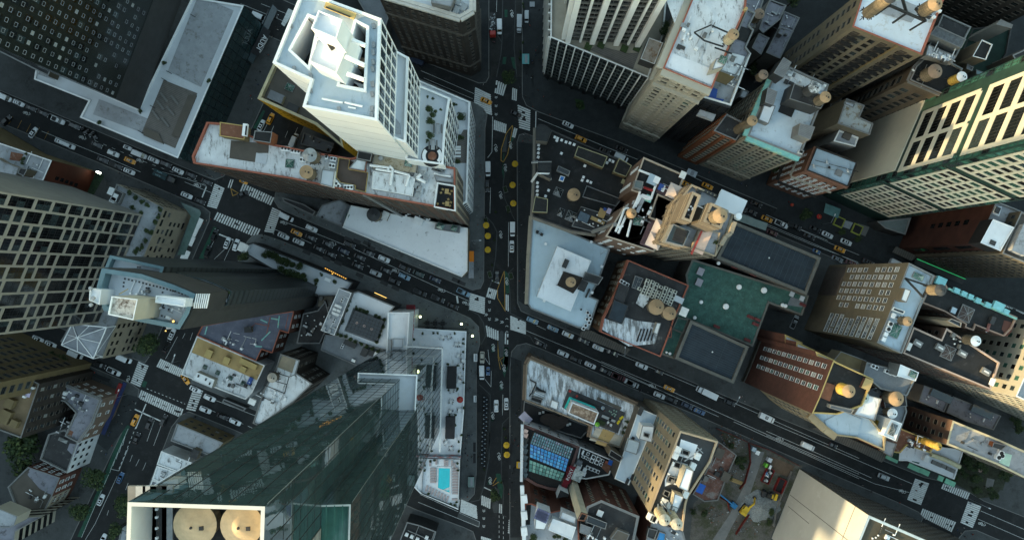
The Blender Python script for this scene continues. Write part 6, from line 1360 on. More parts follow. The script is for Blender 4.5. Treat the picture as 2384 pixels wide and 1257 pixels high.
for q in z1380((980,465),(805,900),(735,1055)):
 o=empty('canopy_tent',P(*q,57.3),'square pale pink canopy tent on the plum coloured roof deck','tent','canopy tents on the roof deck',AST,'y');bb=MB();t=Vector((0,0,3.6));q4=[Vector((x*2.3,y*2.3,2.3))for x,y in((-1,-1),(1,-1),(1,1),(-1,1))]
 for i in range(4):bb.face([q4[i],q4[(i+1)%4],t],mat('tent_cloth',(.55,.46,.42),.8,.05));bb.face([q4[i]-Vector((0,0,.3)),q4[(i+1)%4]-Vector((0,0,.3)),q4[(i+1)%4],q4[i]],MATS['tent_cloth'])
 bb.build('cover',o)
 for i in range(4):bb=MB();bb.cyl((q4[i].x,q4[i].y,0),q4[i],.05,.05,5,steel);bb.build('pole',o)
for q in(((560,190),(700,245),(745,270),(745,300)),((770,370),(740,450),(710,545),(660,540),(580,500),(520,640)),((575,450),(560,510),(490,660)),((440,655),(390,660),(280,940)),((430,690),(310,960)),((720,530),(600,490),(545,600)),((290,890),(370,870)),((470,800),(420,1000))):C2.pipe(z1380(*q),57.3,.4,whitemetal,.9,'duct')
C2.block(z1380((520,310),(620,330),(600,430),(500,400)),61,57,steel,mat('green_grey_roof',(1,1,1)),'cooling_unit',.3);C2.hatch(z1380((720,315))[0],57.2,(3,3,1.6),steel,blue_roof);C2.hatch(z1380((765,320))[0],57.2,(1.8,2,2),whitemetal);C2.pipe(z1380((620,400),(740,445)),57.4,.45,mat('red_pipe',(.3,.02,.02),.6),.7);C2.skylight(z1380((545,815))[0],57.1,3.,2.6,AST+.3);C2.hatch(z1380((825,400))[0],57.3,(1.4,2,.6),MATS['blue_tarp']);C2.hatch(z1380((680,1070))[0],57.3,(.8,2.4,.6),MATS['blue_tarp']);C2.hatch(z1380((675,540))[0],57.2,(2,2,1),tealtrim)
C2.hatch(z1380((580,610))[0],57.2,(1.,5.4,.9),steel,lgrey);C2.vent(z1380((705,655))[0],57.2,.5,1.);C2.vent(z1380((690,700))[0],57.2,.5,1.);C2.clutter(z1380((600,640),(700,680),(560,1050),(420,990)),57.2,12,4);C2.hatch(z1380((1090,255))[0],57.2,(1.8,2.2,1),red_brick,capw);C2.clutter(z1380((840,350),(880,360),(880,480),(820,480)),57.3,6,3)
bb=MB();bb.cyl(P(*z1380((275,850))[0],58),P(*z1380((0,940))[0],33),.7,.7,10,capg);C2.part('flue_pipe',bb);C2.done()
C3=Bld('stone_tower','stepped stone tower with twin roof blocks tank and small crown terraces','tower',z1380((1205,360),(1775,605),(1700,800),(1640,985),(1500,1245),(825,1055),(935,840),(1030,580)),72,warmgrey,lgrey,par=1.2,cap=beige,t=.6)
C3.facade(1.9,3.4,1.0,1.9,'beige',5,70,vs=(6,0,6));C3.frame(3.8,66,.55,.5,.35,warmgrey,3,70,hor=False);C3.band(66,.5,.4,beige)
for q,h in((z1380((1218,450),(1322,497),(1200,830),(1078,785)),86),(z1380((1440,585),(1660,680),(1565,905),(1345,815)),90)):
 C3.block(q,h,71,warmgrey,dgrey if h<88 else lgrey,'roof_block',1.6,beige,t=.7)
 p=XY(q,h);bb=MB()
 for zz in(h-3,h-5.5):
  i_=inset(p,-.12);n4=len(p)
  for k in range(n4):bb.obox((*i_[k],zz),(i_[(k+1)%n4]-i_[k]).to_3d(),((p[k]-i_[k])*.9).to_3d(),(0,0,.3),beige)
 C3.part('band_courses',bb)
C3.block(z1380((985,845),(1195,930),(1105,1120),(885,1060)),77,71,steel,MATS['green_grey_roof'],'cooling_tower',.8,steel);bb=MB()
for k in range(4):bb.bar(P(*z1380((1015-14*k,910+38*k))[0],77.2),P(*z1380((1150-14*k,955+38*k))[0],77.2),.9,.3,black_wall)
C3.part('cooling_louvres',bb);C3.block(z1380((1300,905),(1560,950),(1500,1240),(1210,1130)),73.5,71,beige,lgrey,'crown_terrace',1.,beige);C3.hatch(z1380((1330,1050))[0],72.6,(3.4,7.5,.5),mat('peach_awning',(.6,.42,.33),.8),None,AAV-1.57,'awning');C3.hatch(z1380((1265,1060))[0],72.6,(.5,8,.9),mat('red_edge',(.4,.06,.05),.8));tree(z1380((1500,1070))[0],6,'small hedge on the crown terrace of the stone tower',72.6,1,'shrub','shrub')
C3.hatch(z1380((1660,600))[0],71.2,(8,5,2),white_panel,pale_roof);C3.vent(z1380((1745,762))[0],71,1.2,3,whitemetal)
bb=MB();pts=z1380((1730,820),(1700,890),(1680,960),(1620,1000),(1560,1100));[bb.bar(P(*a,74),P(*b_,74),1.2,1.6,beige)for a,b_ in zip(pts,pts[1:])];C3.part('crown_ornament',bb)
for q in z1380((1370,450),(1410,470),(1450,490),(1500,510),(1270,440),(1300,470)):C3.hatch(q,71,(.8,.9,.9),dgrey)
C3.clutter(z1380((1240,500),(1310,520),(1200,760),(1110,740)),84.6,8,3,.6);C3.done()
C4=Bld('corner_building','corner building with pale blue roof and white raised penthouse','building',[(1239,503),(1421,580),(1393,657),(1375,690),(1394,698),(1371,768),(1345,763),(1236,719),(1229,708),(1233,600)],24,mat('tan_stone',(.22,.175,.12),.8,.12,.3),mat('sky_roof',(.42,.53,.60),.55,.06,.12,streak=((.34,.42,.47),.2,.5),stretch=(1,.2,1),rot=-AST),par=.5,cap=capg,t=.5)
C4.facade(3,3.8,1.4,2.,'brown',3,22.5,vs=(0,6,2));C4.band(22.8,1.1,1.2,beige);C4.block(b2((1190,580),(1425,680),(1283,1032),(1048,930)),29,23.4,white_panel,mat('shed_white',(.66,.70,.74),.6,.07,.15,streak=((.4,.43,.46),.2,.5),stretch=(1,.25,1),rot=-AST),'penthouse',.15,whitemetal)
C4.block(b2((1385,755),(1510,795),(1475,850),(1360,815)),30,23.4,dgrey,dark_roof,'stair_head',.1);bb=MB();q=[P(*x,33)for x in b2((1235,755),(1375,800),(1300,905),(1190,850))]
for i in range(4):bb.bar(q[i],q[(i+1)%4],.25,.35,dsteel);bb.bar(q[i],Vector((q[i].x,q[i].y,29)),.25,.25,dsteel);bb.bar(q[i].lerp(q[(i+1)%4],.5),q[(i+2)%4].lerp(q[(i+3)%4],.5),.2,.25,dsteel)
C4.part('tank_frame',bb);C4.patch(b2((1235,755),(1375,800),(1300,905),(1190,850)),29.2,dbrown,'painted_tank_shade');C4.hatch(b2((1245,700))[0],29,(1.6,3,1.6),dgrey);C4.hatch(b2((1365,855))[0],29,(2.5,3.5,1.8),dbrown,dark_roof)  # dark brown patch paints the shade beneath the tank frame
for q in b2((1108,563),(1425,550),(1497,720),(1097,812),(1137,717),(1065,880),(1098,958),(1190,590),(1430,900)):C4.hatch(q,23.5,(.9,.9,.7),whitemetal)
C4.hatch(b2((1400,905))[0],23.5,(.6,3.4,.8),dgrey,None,AAV-1.57);C4.vent(b2((1355,1018))[0],23.5,.4,.8,dsteel);bb=MB();bb.bar(P(*b2((1490,635))[0],23.5),P(*b2((1545,600))[0],27),.1,.1,steel);bb.bar(P(*b2((1040,490))[0],24.5),P(*b2((1090,495))[0],24.5),.2,.2,dsteel);C4.part('antenna',bb)
for q in b2((1050,480),(1080,498)):C4.hatch(q,23.5,(1,1,1.1),dsteel)
for q in b2((1400,1040),(1415,1060),(1395,1085),(1410,1110),(1385,1130),(1420,1085),(1370,1150)):ac(q,23.5,1,AST,1.2,1.2,1.,'white condenser unit at the lower corner of the pale blue roof','condensers on the pale blue roof')
C4.done()
C5=Bld('brick_building','brick building with black roof crowded with condensers and twin tanks','building',[(1463,605),(1604,664),(1569,745),(1560,775),(1538,831),(1398,773),(1405,740),(1432,685)],28,mat('tan_red_brick',(.19,.115,.07),.85,.15,.3),dark_roof,par=.9,cap=terracotta,t=.4)
C5.facade(2.4,4.2,1.3,2.4,'beige',4,27,vs=(2,0,4,6),skip=.25);C5.band(26.6,.6,.4,terracotta)
C5.patch(z1360((270,920),(500,1000),(545,905),(690,950),(1020,990),(940,1257),(590,1290),(230,1060)),27.4,streaky,'worn_white_roof');C5.patch(z1360((740,590),(870,630),(840,720),(780,780),(690,720)),27.6,dirty_white,'white_patch')
C5.block(z1360((475,460),(605,500),(530,720),(400,660)),30,27,dgrey,dark_roof,'roof_box',.1,dgrey);C5.block(z1360((400,670),(590,750),(500,1000),(320,920)),30.5,27,dgrey,navy_roof,'roof_box',.1,dgrey);C5.block(z1360((965,975),(1025,985),(975,1140),(920,1110)),30,27,cream,capw,'parapet_wall',.1)
C5.block(z1360((680,350),(790,390),(720,540),(630,510)),28.4,27,capg,g_dark,'rooflight',.3,capg);bb=MB();[bb.bar(P(*z1360(s_[:2])[0],28.2),P(*z1360(s_[2:])[0],28.2),.15,.15,capg)for s_ in((735,370,675,525),(700,425,770,450),(660,480,740,510))];C5.part('rooflight_bars',bb)
C5.block(z1360((1040,1010),(1170,1050),(1160,1180),(985,1130)),24,0,dgrey,navy_roof,'annex',.2,terracotta);C5.patch(z1360((900,990),(960,1010),(940,1050),(890,1030)),27.5,grey_roof)
lab='white condenser bank with square fans on the black roof'
for q,n_ in zip(z1360((830,433),(895,455),(950,485),(1013,505),(1072,535),(1135,563),(1192,585),(727,527),(797,530),(860,550),(915,575),(970,610),(1035,630),(1100,650),(1155,675)),(2,2,2,1,2,2,2,1,4,4,4,3,4,4,4)):ac(q,27.2,n_,AAV,1.35,1.05,1.3,lab,'condenser banks on the black roof',mat('cream_metal',(.62,.63,.56),.6))
ac(z1360((530,450))[0],27.2,3,AST-.1,1.3,1.2,1.2,'triple white condenser near the brick edge of the black roof')
for k in range(9):
 if k%2==0:C5.pipe(z1360((700+24*k,1230-2*k),(760+22*k,1060)),27.4,.3,black_wall,.3)
C5.hatch(z1360((1310,830))[0],26,(2.6,3,2),whitemetal,capw);C5.hatch(z1360((1230,660))[0],27.2,(4.4,2,1),lgrey,pale_roof);bb=MB();[bb.bar(P(*z1360((760+52*k,835+18*k))[0],29),P(*z1360((820+52*k,770+40*k))[0],29),.2,.3,dsteel)for k in range(8)];C5.part('tank_grillage',bb);C5.done()
C6=Bld('garage_building','wide green roofed garage building with white roof vents','garage',[(1612,603),(1884,688),(1868,735),(1791,706),(1753,807),(1600,744),(1590,778),(1571,836),(1537,824),(1566,752),(1600,668),(1596,640)],20,mat('garage_wall',(.09,.085,.08),.85,.1),green_roof,par=.5,cap=mat('garage_coping',(.12,.12,.108),.8),t=.7)
C6.facade(6,6,1,4,'dark',6,16,vs=(6,),minl=8,skip=.4)
for q,r_ in((b3((810,697))[0],.5),(b3((953,862))[0],.7),(b3((1127,885))[0],.8),(b3((690,966))[0],.5),(b3((862,997))[0],.8),(b3((645,1075))[0],.5),(b3((1255,987))[0],.5),(b3((1275,993))[0],.5),(c3((400,157))[0],.4),(c3((380,150))[0],.3)):C6.vent(q,19.5,r_*1.5,1.6)
for q in b3((685,755),(675,830)):C6.hatch(q,19.5,(2.2,2.6,1.4),grey_conc,mat('lilac_grey',(.3,.29,.33)))
for q in b3((925,722),(1055,775),(1035,1070),(1082,1088),(1070,1120),(800,1137),(1013,1230),(1400,985)):C6.hatch(q,19.5,(2.3,1,.9),mat('dark_red_box',(.12,.03,.03),.7),mat('dark_red_box',(1,1,1)))
for q in b3((1325,912),(1395,942)):C6.hatch(q,19.5,(1.5,1.7,.5),lgrey,pale_roof)
C6.patch(z1600((1380,1090),(1560,1150),(1530,1230),(1330,1200)),19.56,grey_roof);C6.block(z1540((215,215),(370,250),(290,440),(140,380)),21,18,MATS['garage_wall'],green_roof,'raised_bay',.6,MATS['garage_coping'],t=.5);C6.done()
for l,q,h in(('garage deck with large navy roof panel on the upper street',[(1668,601),(1712,516),(1912,600),(1878,687)],25),('garage deck with large navy roof panel on the lower street',[(1608,745),(1744,807),(1708,893),(1571,835)],24)):
 B=Bld('garage_building',l,'garage',q,h,MATS['garage_wall'],navy_roof,par=1.,cap=MATS['garage_coping'],t=1.1)
 q0,q1,q2,q3=[P(*x,h-1)for x in q];bb=MB();up=Vector((0,0,.03));seam=mat('seam_grey',(.05,.066,.08))
 for k in range(1,18):
  t=k/18+R.uniform(-.008,.008);a,b_=(q1.lerp(q2,t),q0.lerp(q3,t));bb.bar(a.lerp(b_,.04)+up,a.lerp(b_,.96)+up,.14,.05,seam)
 a,b_=q1.lerp(q0,.35),q2.lerp(q3,.35);bb.bar(a.lerp(b_,.02)+up,a.lerp(b_,.98)+up,.12,.05,seam);B.part('roof_seams',bb);B.vent((q[0][0]*.5+q[2][0]*.5,q[0][1]*.5+q[2][1]*.5),h-1,.3,.5);B.done()
bb=MB();bb.prism(XY(b3((905,335),(960,350),(1160,420),(1145,470),(930,395)),6),5.6,6,mat('pale_green_canopy',(.30,.38,.36),.7),bot=True);o=empty('street_canopy',P(*b3((1040,400))[0],0),'long pale green street canopy beside the navy garage deck','canopy');bb.build('roof',o,o.location);bb=MB();[bb.cyl(P(*q,0),P(*q,5.6),.1,.1,6,dsteel)for q in b3((950,380),(1130,440))];bb.build('posts',o,o.location)
C10=Bld('brick_building','red brick building with many sash windows and yellow stepped coping','building',[(1940,839),(2034,882),(2008,945),(1950,965),(1890,962),(1907,924)],68,red_brick,black_roof,par=.8,cap=capy,t=.4)
for q,h in(((1898,817),56),((1854,795),39),((1827,778),29)):v=P(*q,h);w_=P(1940,839,68);d=Vector((2034-1940,-(882-839))).normalized()*7;bb=MB();C10.vol(ccw([v.xy,v.xy+d,w_.xy+d,w_.xy]),0,h,red_brick,white_roof,.6,capy,.5,wallname='stepped_wall',roofname='step_roof')
C10.facade(2.7,4.6,1.3,2.5,'sash',9,66,vs=(6,2,3,4,0,2),minl=6);C10.band(1,3,.4,warmgrey)
C10.patch(c4((345,325),(405,345),(375,440),(305,412)),67.5,rust_roof,'red_terrace');C10.block(c4((380,460),(520,490),(500,515),(375,480)),70,67,steel,capg);C10.hatch(c4((580,335))[0],67.2,(2.4,3.2,1.6),red_brick,tan_roof);C10.done()
C10b=Bld('brick_building','lower ornate building with gilded sunlit cornice and blue grey roof','building',[(1905,928),(2003,942),(2062,1016),(2060,1049),(1995,1020),(1950,1014),(1925,996),(1890,963)],50,mat('golden_stone',(.33,.26,.16),.8,.12,.3),blue_roof,par=.9,cap=mat('gold_coping',(.28,.23,.14),.7),t=.5)
C10b.facade(2.6,4.2,1.6,2.4,'beige',6,47,vs=(6,0));C10b.band(48.2,1.6,1.8,MATS['golden_stone']);C10b.band(40,.8,.8,MATS['golden_stone']);C10b.patch(c4((345,555),(450,500),(560,545),(540,640),(430,640),(360,610)),49.4,blue_roof,'raised_roof',.4)
C10b.block(c4((400,420),(520,455),(500,500),(380,450)),53,49,warmgrey,mat('stained_metal_roof',(1,1,1)),'tank_deck');C10b.hatch(c4((460,435))[0],53,(1.4,2,.8),whitemetal);C10b.hatch(c4((490,455))[0],53,(1.4,2,.8),whitemetal);C10b.block(c4((590,400),(680,425),(640,555),(515,520)),51.5,49,grey_conc,white_roof,'pale_roof_box');C10b.pipe(c4((280,500),(380,470),(540,520)),49.4,.12,steel);C10b.done()
B=Bld('brick_building','grey roofed building with row of fan units behind the red brick building','building',[(2018,842),(2045,850),(2138,870),(2112,922),(2050,905),(2010,872)],50,drab,grey_roof,par=.7,cap=capg);B.block(c4((790,222),(900,270),(880,322),(770,290)),56,49,steel,white_panel,'lift_hut',.4,whitemetal);B.skylight(c4((860,280))[0],55.6,2.4,2.,AST)
for q,n_ in zip(c4((630,235),(710,265),(740,275),(770,282)),(2,2,2,1)):ac(q,49.3,n_,AST,1.2,1.2,1.2,'grey fan unit in the row behind the red brick building','fan units behind the red brick building')
B.block(c4((440,145),(590,200),(560,265),(380,220)),47,40,drab,tan_wall,'lower_roof',.3);B.done()
B=Bld('brick_building','small white roofed building with tanks between the red brick building and garden','building',c4((560,400),(690,330),(805,385),(830,500),(770,680),(690,650),(560,560)),44,red_brick,grey_roof,par=.7,cap=capg)
B.block(c4((735,545),(800,570),(760,672),(685,640)),52,43,white_panel,white_panel,'lift_hut',.3,whitemetal);B.skylight(c4((743,605))[0],51.8,2.,4,AAV-1.57,g_mid);B.block(c4((665,555),(705,570),(690,640),(640,620)),47,43,mat('mustard',(.4,.3,.05)),MATS['mustard'],'hut',.2);B.block(c4((690,415),(820,380),(830,470),(700,480)),46,43,red_brick,dgrey,'tank_base');B.clutter(c4((560,330),(690,340),(680,430),(570,400)),43.4,10,4);B.done()
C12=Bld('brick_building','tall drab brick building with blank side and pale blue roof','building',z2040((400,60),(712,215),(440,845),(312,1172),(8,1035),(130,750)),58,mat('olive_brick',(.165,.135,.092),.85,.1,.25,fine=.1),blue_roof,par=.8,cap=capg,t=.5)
ed=[x for x in C12.edges()if x[2].x<-.5]
for a,b_,n in ed:
 u=(b_-a).normalized();L=(b_-a).length
 if b_.y>a.y:a,b_,u=b_,a,-u
 C12.p_=0
 for f in[x/100 for x in range(12,96,14)]:
  for r in range(9):
   if R.random()<.9 and 18+r*4<56:C12.win(a+(b_-a)*f+n*.01,(b_-a).normalized()if(b_-a).cross(n.to_3d().to_2d())<0 else-(b_-a).normalized(),n,18+r*4.2,'sash',1.5,1.9,R.choice((6,6,0,3)))
bb=MB()
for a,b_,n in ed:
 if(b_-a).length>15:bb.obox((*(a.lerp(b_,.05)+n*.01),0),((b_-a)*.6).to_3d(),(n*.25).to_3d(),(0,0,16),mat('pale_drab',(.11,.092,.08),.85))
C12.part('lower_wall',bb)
for q in z2040((505,230),):C12.skylight(q,57.4,3.6,2,AST,g_green)
C12.skylight(z2040((225,890))[0],57.4,3.2,4.4,AST,g_green,'glass_lantern');C12.block(z2040((350,370),(428,400),(370,545),(300,515)),62,57,MATS['olive_brick'],white_panel,'stair_head',.1);C12.block(z2040((215,600),(355,650),(335,690),(195,640)),58.6,57,capw,g_dark,'rooflight',.2,capw)
for q in z2040((155,805),(130,868)):ac(q,57.3,1,AST,1.6,1.6,1.1,'grey fan unit by the glass lantern on the drab brick building','fan units by the glass lantern')
for q in z2040((95,935),(75,985),(190,705)):C12.hatch(q,57.3,(1.2,1.6,1.1),whitemetal)
bb=MB();z=66
for s_ in((355,250,570,480),(355,250,650,350),(570,480,620,380)):bb.bar(P(*z2040(s_[:2])[0],z),P(*z2040(s_[2:])[0],z),.5,.6,dsteel)
for q in z2040((360,255),(565,475),(640,350)):bb.bar(P(*q,57),P(*q,z),.35,.35,dsteel)
C12.part('tank_frame',bb);C12.pipe(z2040((640,300),(560,480),(440,840),(310,1165)),58,.1,steel,.1);C12.done()
C13=Bld('office_building','black roofed building with copper green crest beside the upper street','office building',z2040((712,215),(830,275),(870,360),(1725,722),(1650,870),(1560,960),(1215,825),(1190,890),(1080,850),(1090,810),(840,660),(560,550)),50,mat('rose_stone',(.11,.075,.062),.85),black_roof,par=.7,cap=mat('rose_coping',(.28,.2,.16),.8),t=.45)
C13.facade(2.6,3.8,1.2,1.9,'brown',5,48,vs=(6,0),skip=.2);bb=MB();pts=z2040((870,365),(1010,430),(1170,495),(1300,560),(1460,630),(1700,735));[bb.obox(P(*a,49.6),P(*b_,49.6)-P(*a,49.6),(-.25,-.5,0),(0,0,.9),tealtrim)for a,b_ in zip(pts,pts[1:])]
for q,w_ in zip(z2040((770,285),(960,400),(1050,440),(1130,475),(1220,520),(1340,575),(1470,590),(1560,655)),(4.4,2.6,2.4,2.2,2.4,2.6,4.8,2.6)):bb.box(P(*q,49.7),(w_*.75,1.6 if w_<3 else 2.6,1.2),mat('copper_blue',(.2,.48,.52),.65,.12,.6),AST)
C13.part('copper_crest',bb);C13.skylight(z2040((1085,680))[0],49.4,4.4,5,AST,mat('brown_skylight',(.06,.045,.04),.4));C13.hatch(z2040((925,640))[0],49.4,(1.6,1.8,.9),steel,blue_roof);C13.block(z2040((870,770),(920,740),(1045,790),(1030,850)),60,30,mat('drab_chimney',(.2,.17,.13)),g_black,'chimney',.3,capg)
C13.patch(z2040((1560,760),(1690,800),(1650,900),(1590,960),(1530,870)),49.4,mat('dark_rust',(.1,.045,.035),.85),'stained_roof');C13.hatch(z2040((1390,760))[0],49.4,(1.4,2.4,1.4),dgrey);C13.pipe(z2040((1395,770),(1345,900)),49.4,.5,mat('rose_pipe',(.2,.09,.08)),.4);C13.done()
C13b=Bld('office_building','black roofed building with red skylight hump above the shaded alley','office building',c4((868,2),(1032,76),(1062,8),(1378,212),(1322,372),(806,158)),52,MATS['rose_stone'],black_roof,par=.7,cap=mat('pale_rose_coping',(.4,.31,.26),.8),t=.5)
C13b.facade(3,3.8,1.2,1.9,'brown',5,50,vs=(6,0),skip=.2);C13b.skylight(c4((1068,152))[0],51.3,4,4.4,AST,MATS['brown_skylight'])
for q in c4((885,97),(1015,123),(1147,157),(1285,264)):C13b.hatch(q,51.3,(2.8,1.8,.9),grey_conc,capg,AST-.1);C13b.hatch((q[0]+4,q[1]+1),52.2,(1.6,.5,.2),capw,None,AST-.1)
for q in c4((835,117),(1325,325)):C13b.hatch(q,51.3,(1.2,2.4,.8),whitemetal,capw,AAV-1.57)
C13b.clutter(c4((1080,30),(1140,60),(1130,120),(1070,90)),51.3,9,2);C13b.done()
C14=Bld('apartment_tower','cream apartment block with regular square windows at right edge','building',[(2138,868),(2200,728),(2420,818),(2395,984)],56,mat('cream_render',(.34,.325,.27),.8,.06,.15),lgrey,zref=0,par=.8,cap=capw)
C14.facade(3.4,3.7,1.5,1.8,'recess',5,55,vs=(0,2,4,6));C14.done()
for l,q in(('low grey roofed annex left of the twin rooflights below the cream block',c4((930,345),(1090,405),(1048,505),(898,440))),('low grey roofed annex right of the twin rooflights below the cream block',c4((1100,410),(1385,525),(1340,610),(1180,560),(1060,505)))):
 B=Bld('low_building',l,'building',q,15,grey_conc,mauve_roof,par=.4);B.hatch(((q[0][0]*.45+q[1][0]*.55),(q[0][1]+q[1][1])/2+12),14.6,(8,2.6,1.6),grey_conc,g_mid,AST,'rooflight');B.clutter([q[0],q[1],q[2],q[3]],14.6,6,3);B.done()
C16=Bld('brick_building','brown building with sunlit edge and long pale roof at lower right','building',[(2218,978),(2330,1024),(2410,1060),(2400,1120),(2318,1080),(2203,1034)],32,mat('rosy_brick',(.15,.095,.072),.85,.12,.3,fine=.1),lgrey,par=.7,cap=mat('butter_coping',(.6,.52,.34),.7),t=.7)
C16.facade(3.6,4.2,1.7,2.,'beige',6,30,vs=(0,2,6),minl=6);C16.block(c4((1340,680),(1420,700),(1385,730),(1330,710)),33.5,31,orange_wall,dgrey,'stair_box',.2)
for q,n_ in zip(c4((1370,740),(1355,765),(1375,755)),(1,1,1)):ac(q,31.3,n_,AST,1.8,1.8,1.4,'cream condenser on the long pale roof at lower right','cream condensers at lower right')
C16.patch(c4((1390,740),(1448,755),(1430,825),(1370,800)),31.5,mat('mint_roof',(.42,.6,.5),.7),'mint_roof');C16.hatch(c4((1150,680))[0],31.3,(.6,.8,1.2),dgrey);C16.hatch(c4((1310,745))[0],31.3,(.6,.8,1.2),dgrey);C16.clutter(c4((1140,600),(1330,680),(1300,740),(1120,690)),31.3,6,9);C16.done()
B=Bld('brick_building','small orange roofed building with open yellow tank cage at lower right','building',c4((700,660),(795,600),(895,640),(1000,695),(965,745),(830,700),(790,745),(690,735)),24,orange_wall,rust_roof,par=.6,cap=capy);B.block(c4((705,670),(770,690),(740,770),(690,740)),26,23,grey_conc,lgrey);bb=MB();[bb.bar(P(*c4(s_[:2])[0],29),P(*c4(s_[2:])[0],29),.3,.3,capw)for s_ in((895,690,960,665),(890,640,960,665),(885,690,895,640))];B.part('tank_cage',bb);B.clutter(c4((840,660),(1000,710),(970,740),(830,700)),23.5,10,5);B.done()
C17=Bld('shop_building','low white roofed shop building with row of dark roof letters by the crossing','shop building',c4((790,690),(860,690),(960,700),(1165,725),(1108,900),(830,790),(780,790)),13,green_roof,white_roof,par=.4,cap=capw)
bb=MB();pts=[P(*q,14.6)for q in c4((970,752),(1060,785),(1140,825))];[bb.cyl(a,b_,.9,.9,10,mat('canvas_cream',(.55,.52,.34),.7))for a,b_ in zip(pts,pts[1:])];C17.part('rolled_canopy',bb);C17.hatch(c4((930,770))[0],12.6,(1.8,2.4,1.8),whitemetal,capw)
for q in c4((985,798),(1012,810),(1040,820),(1070,835),(1092,845)):C17.hatch(q,12.6,(1.7,1.5,.6),dgrey,grey_conc,AST,'roof_box')
C17.patch(c4((860,790),(905,800),(890,815),(850,805)),12.7,green_roof);bb=MB()
for q,w_ in zip(c4((740,775),(870,830),(930,855),(1030,895),(1075,915)),(5,5,4,3,5)):bb.box(P(*q,5),(w_,2.,.3),mat('mint_awning',(.22,.52,.36),.7),AST)
C17.part('awnings',bb);C17.done()
sheet(c4((1110,790),(1170,740),(1330,800),(1420,880),(1380,1000),(1250,1010),(1180,960),(1100,920)),mat('garden_soil',(.04,.045,.03),.95,.3,.6),'garden_bed',.14);sheet(c4((1300,890),(1345,900),(1330,960),(1290,950)),grey_conc,'path',.15);sheet(c4((1380,960),(1518,1010),(1518,1080),(1340,1010)),pave,'pavement',.145)
for q,r in zip(c4((1190,780),(1150,850),(1260,830),(1245,895),(1250,965),(1390,820),(1420,880),(1350,1000),(1180,880),(1330,960),(1480,560),(1500,610),(1210,830),(1300,850),(1120,900)),(16,11,15,14,11,13,17,12,9,8,14,12,9,9,8)):tree(q,r,'bushy garden tree in the garden by the lower right crossing' if r<17 else 'large dark round tree in the garden by the lower right crossing',.14,5,'tree','tree','garden trees by the lower right crossing')
for q in c4((1262,845),(1155,850)):parasol(q,.14,5,mat('parasol_pink',(.45,.28,.3),.7),'pale pink parasol in the garden by the lower right crossing',hgt=2.3)
H1=Bld('brick_building','corner building with streaked white roof and dark terrace around a raised hut','building',[(1234,834),(1484,943),(1444,1043),(1372,1018),(1377,993),(1222,932),(1225,849)],21,mat('tan_front',(.15,.105,.072),.85,.12,.3),streaky,par=.7,cap=mat('tan_coping',(.24,.19,.14),.8),t=.5)
H1.facade(3.2,4,2.2,2.4,'brown',3,19.5,vs=(6,0));H1.band(19.6,.9,1.,MATS['tan_front']);H1.patch(zh1((775,530),(1610,880),(1500,1185),(1180,1060),(1130,1080),(680,800)),20.42,mat('charcoal_deck',(.055,.056,.06),.8,.15,.3),'deck');H1.patch(zh1((1205,650),(1560,805),(1530,850),(1190,690)),20.5,warmgrey);H1.patch(zh1((1190,1095),(1590,1240),(1530,1400),(1080,1280)),20.48,mat('bare_slab',(.42,.39,.33),.8,.12,.4));H1.patch(zh1((1285,1115),(1460,1180),(1330,1380),(1170,1330)),20.55,tan_roof)
H1.block(zh1((830,725),(1222,880),(1152,1062),(768,892)),30,20,white_wall,mat('brown_patched_roof',(.2,.14,.1),.85,.3,.3,streak=((.4,.33,.26),.35,.6)),'penthouse',.2,white_wall,t=.4);bb=MB()
pp=XY(zh1((805,655),(1170,800),(1160,830),(790,690)),24);bb.prism(pp,23.6,24,mat('turquoise',(.02,.42,.38),.6));pp=XY(zh1((790,650),(815,665),(740,830),(715,810)),24);bb.prism(pp,23.6,24.004,MATS['turquoise']);H1.part('turquoise_trim',bb)
H1.block(zh1((290,560),(440,600),(425,680),(245,630)),23,20,steel,stripes('ribbed',(.35,.4,.44),(.15,.17,.19),.7,.6,'Y',rot=-AST),'cooling_box',.1);H1.block(zh1((235,640),(400,690),(380,760),(220,700)),22,20,dgrey,black_roof,'plant_box');H1.pipe(zh1((215,400),(305,450),(235,600),(200,640)),20.4,.25,dsteel);H1.hatch(zh1((385,565))[0],20.4,(2.8,1,.9),dsteel);H1.hatch(zh1((320,520))[0],20.4,(.9,.9,.7),dsteel);H1.block(zh1((530,690),(640,730),(610,850),(500,800)),21.5,20,lgrey,dirty_white,'plant_box',.1)
H1.hatch(zh1((1115,760))[0],20.5,(9,1.2,.9),dgrey,dsteel);H1.hatch(zh1((1330,950))[0],20.5,(3.6,.9,.8),steel);H1.hatch(zh1((1410,985))[0],20.5,(2.4,.8,.8),steel);H1.hatch(zh1((1250,1020))[0],20.5,(3,1.6,.6),leaf_mats[0])
H1.done()
parasol(zh1((1280,815))[0],20.5,4.6,mat('parasol_blue_grey',(.28,.36,.46),.7),'blue grey parasol on the charcoal roof terrace',hgt=2.4);parasol(zh1((1200,1055))[0],20.5,5.6,mat('parasol_lime',(.12,.5,.04),.7),'lime green parasol beside the raised hut',hgt=2.6)
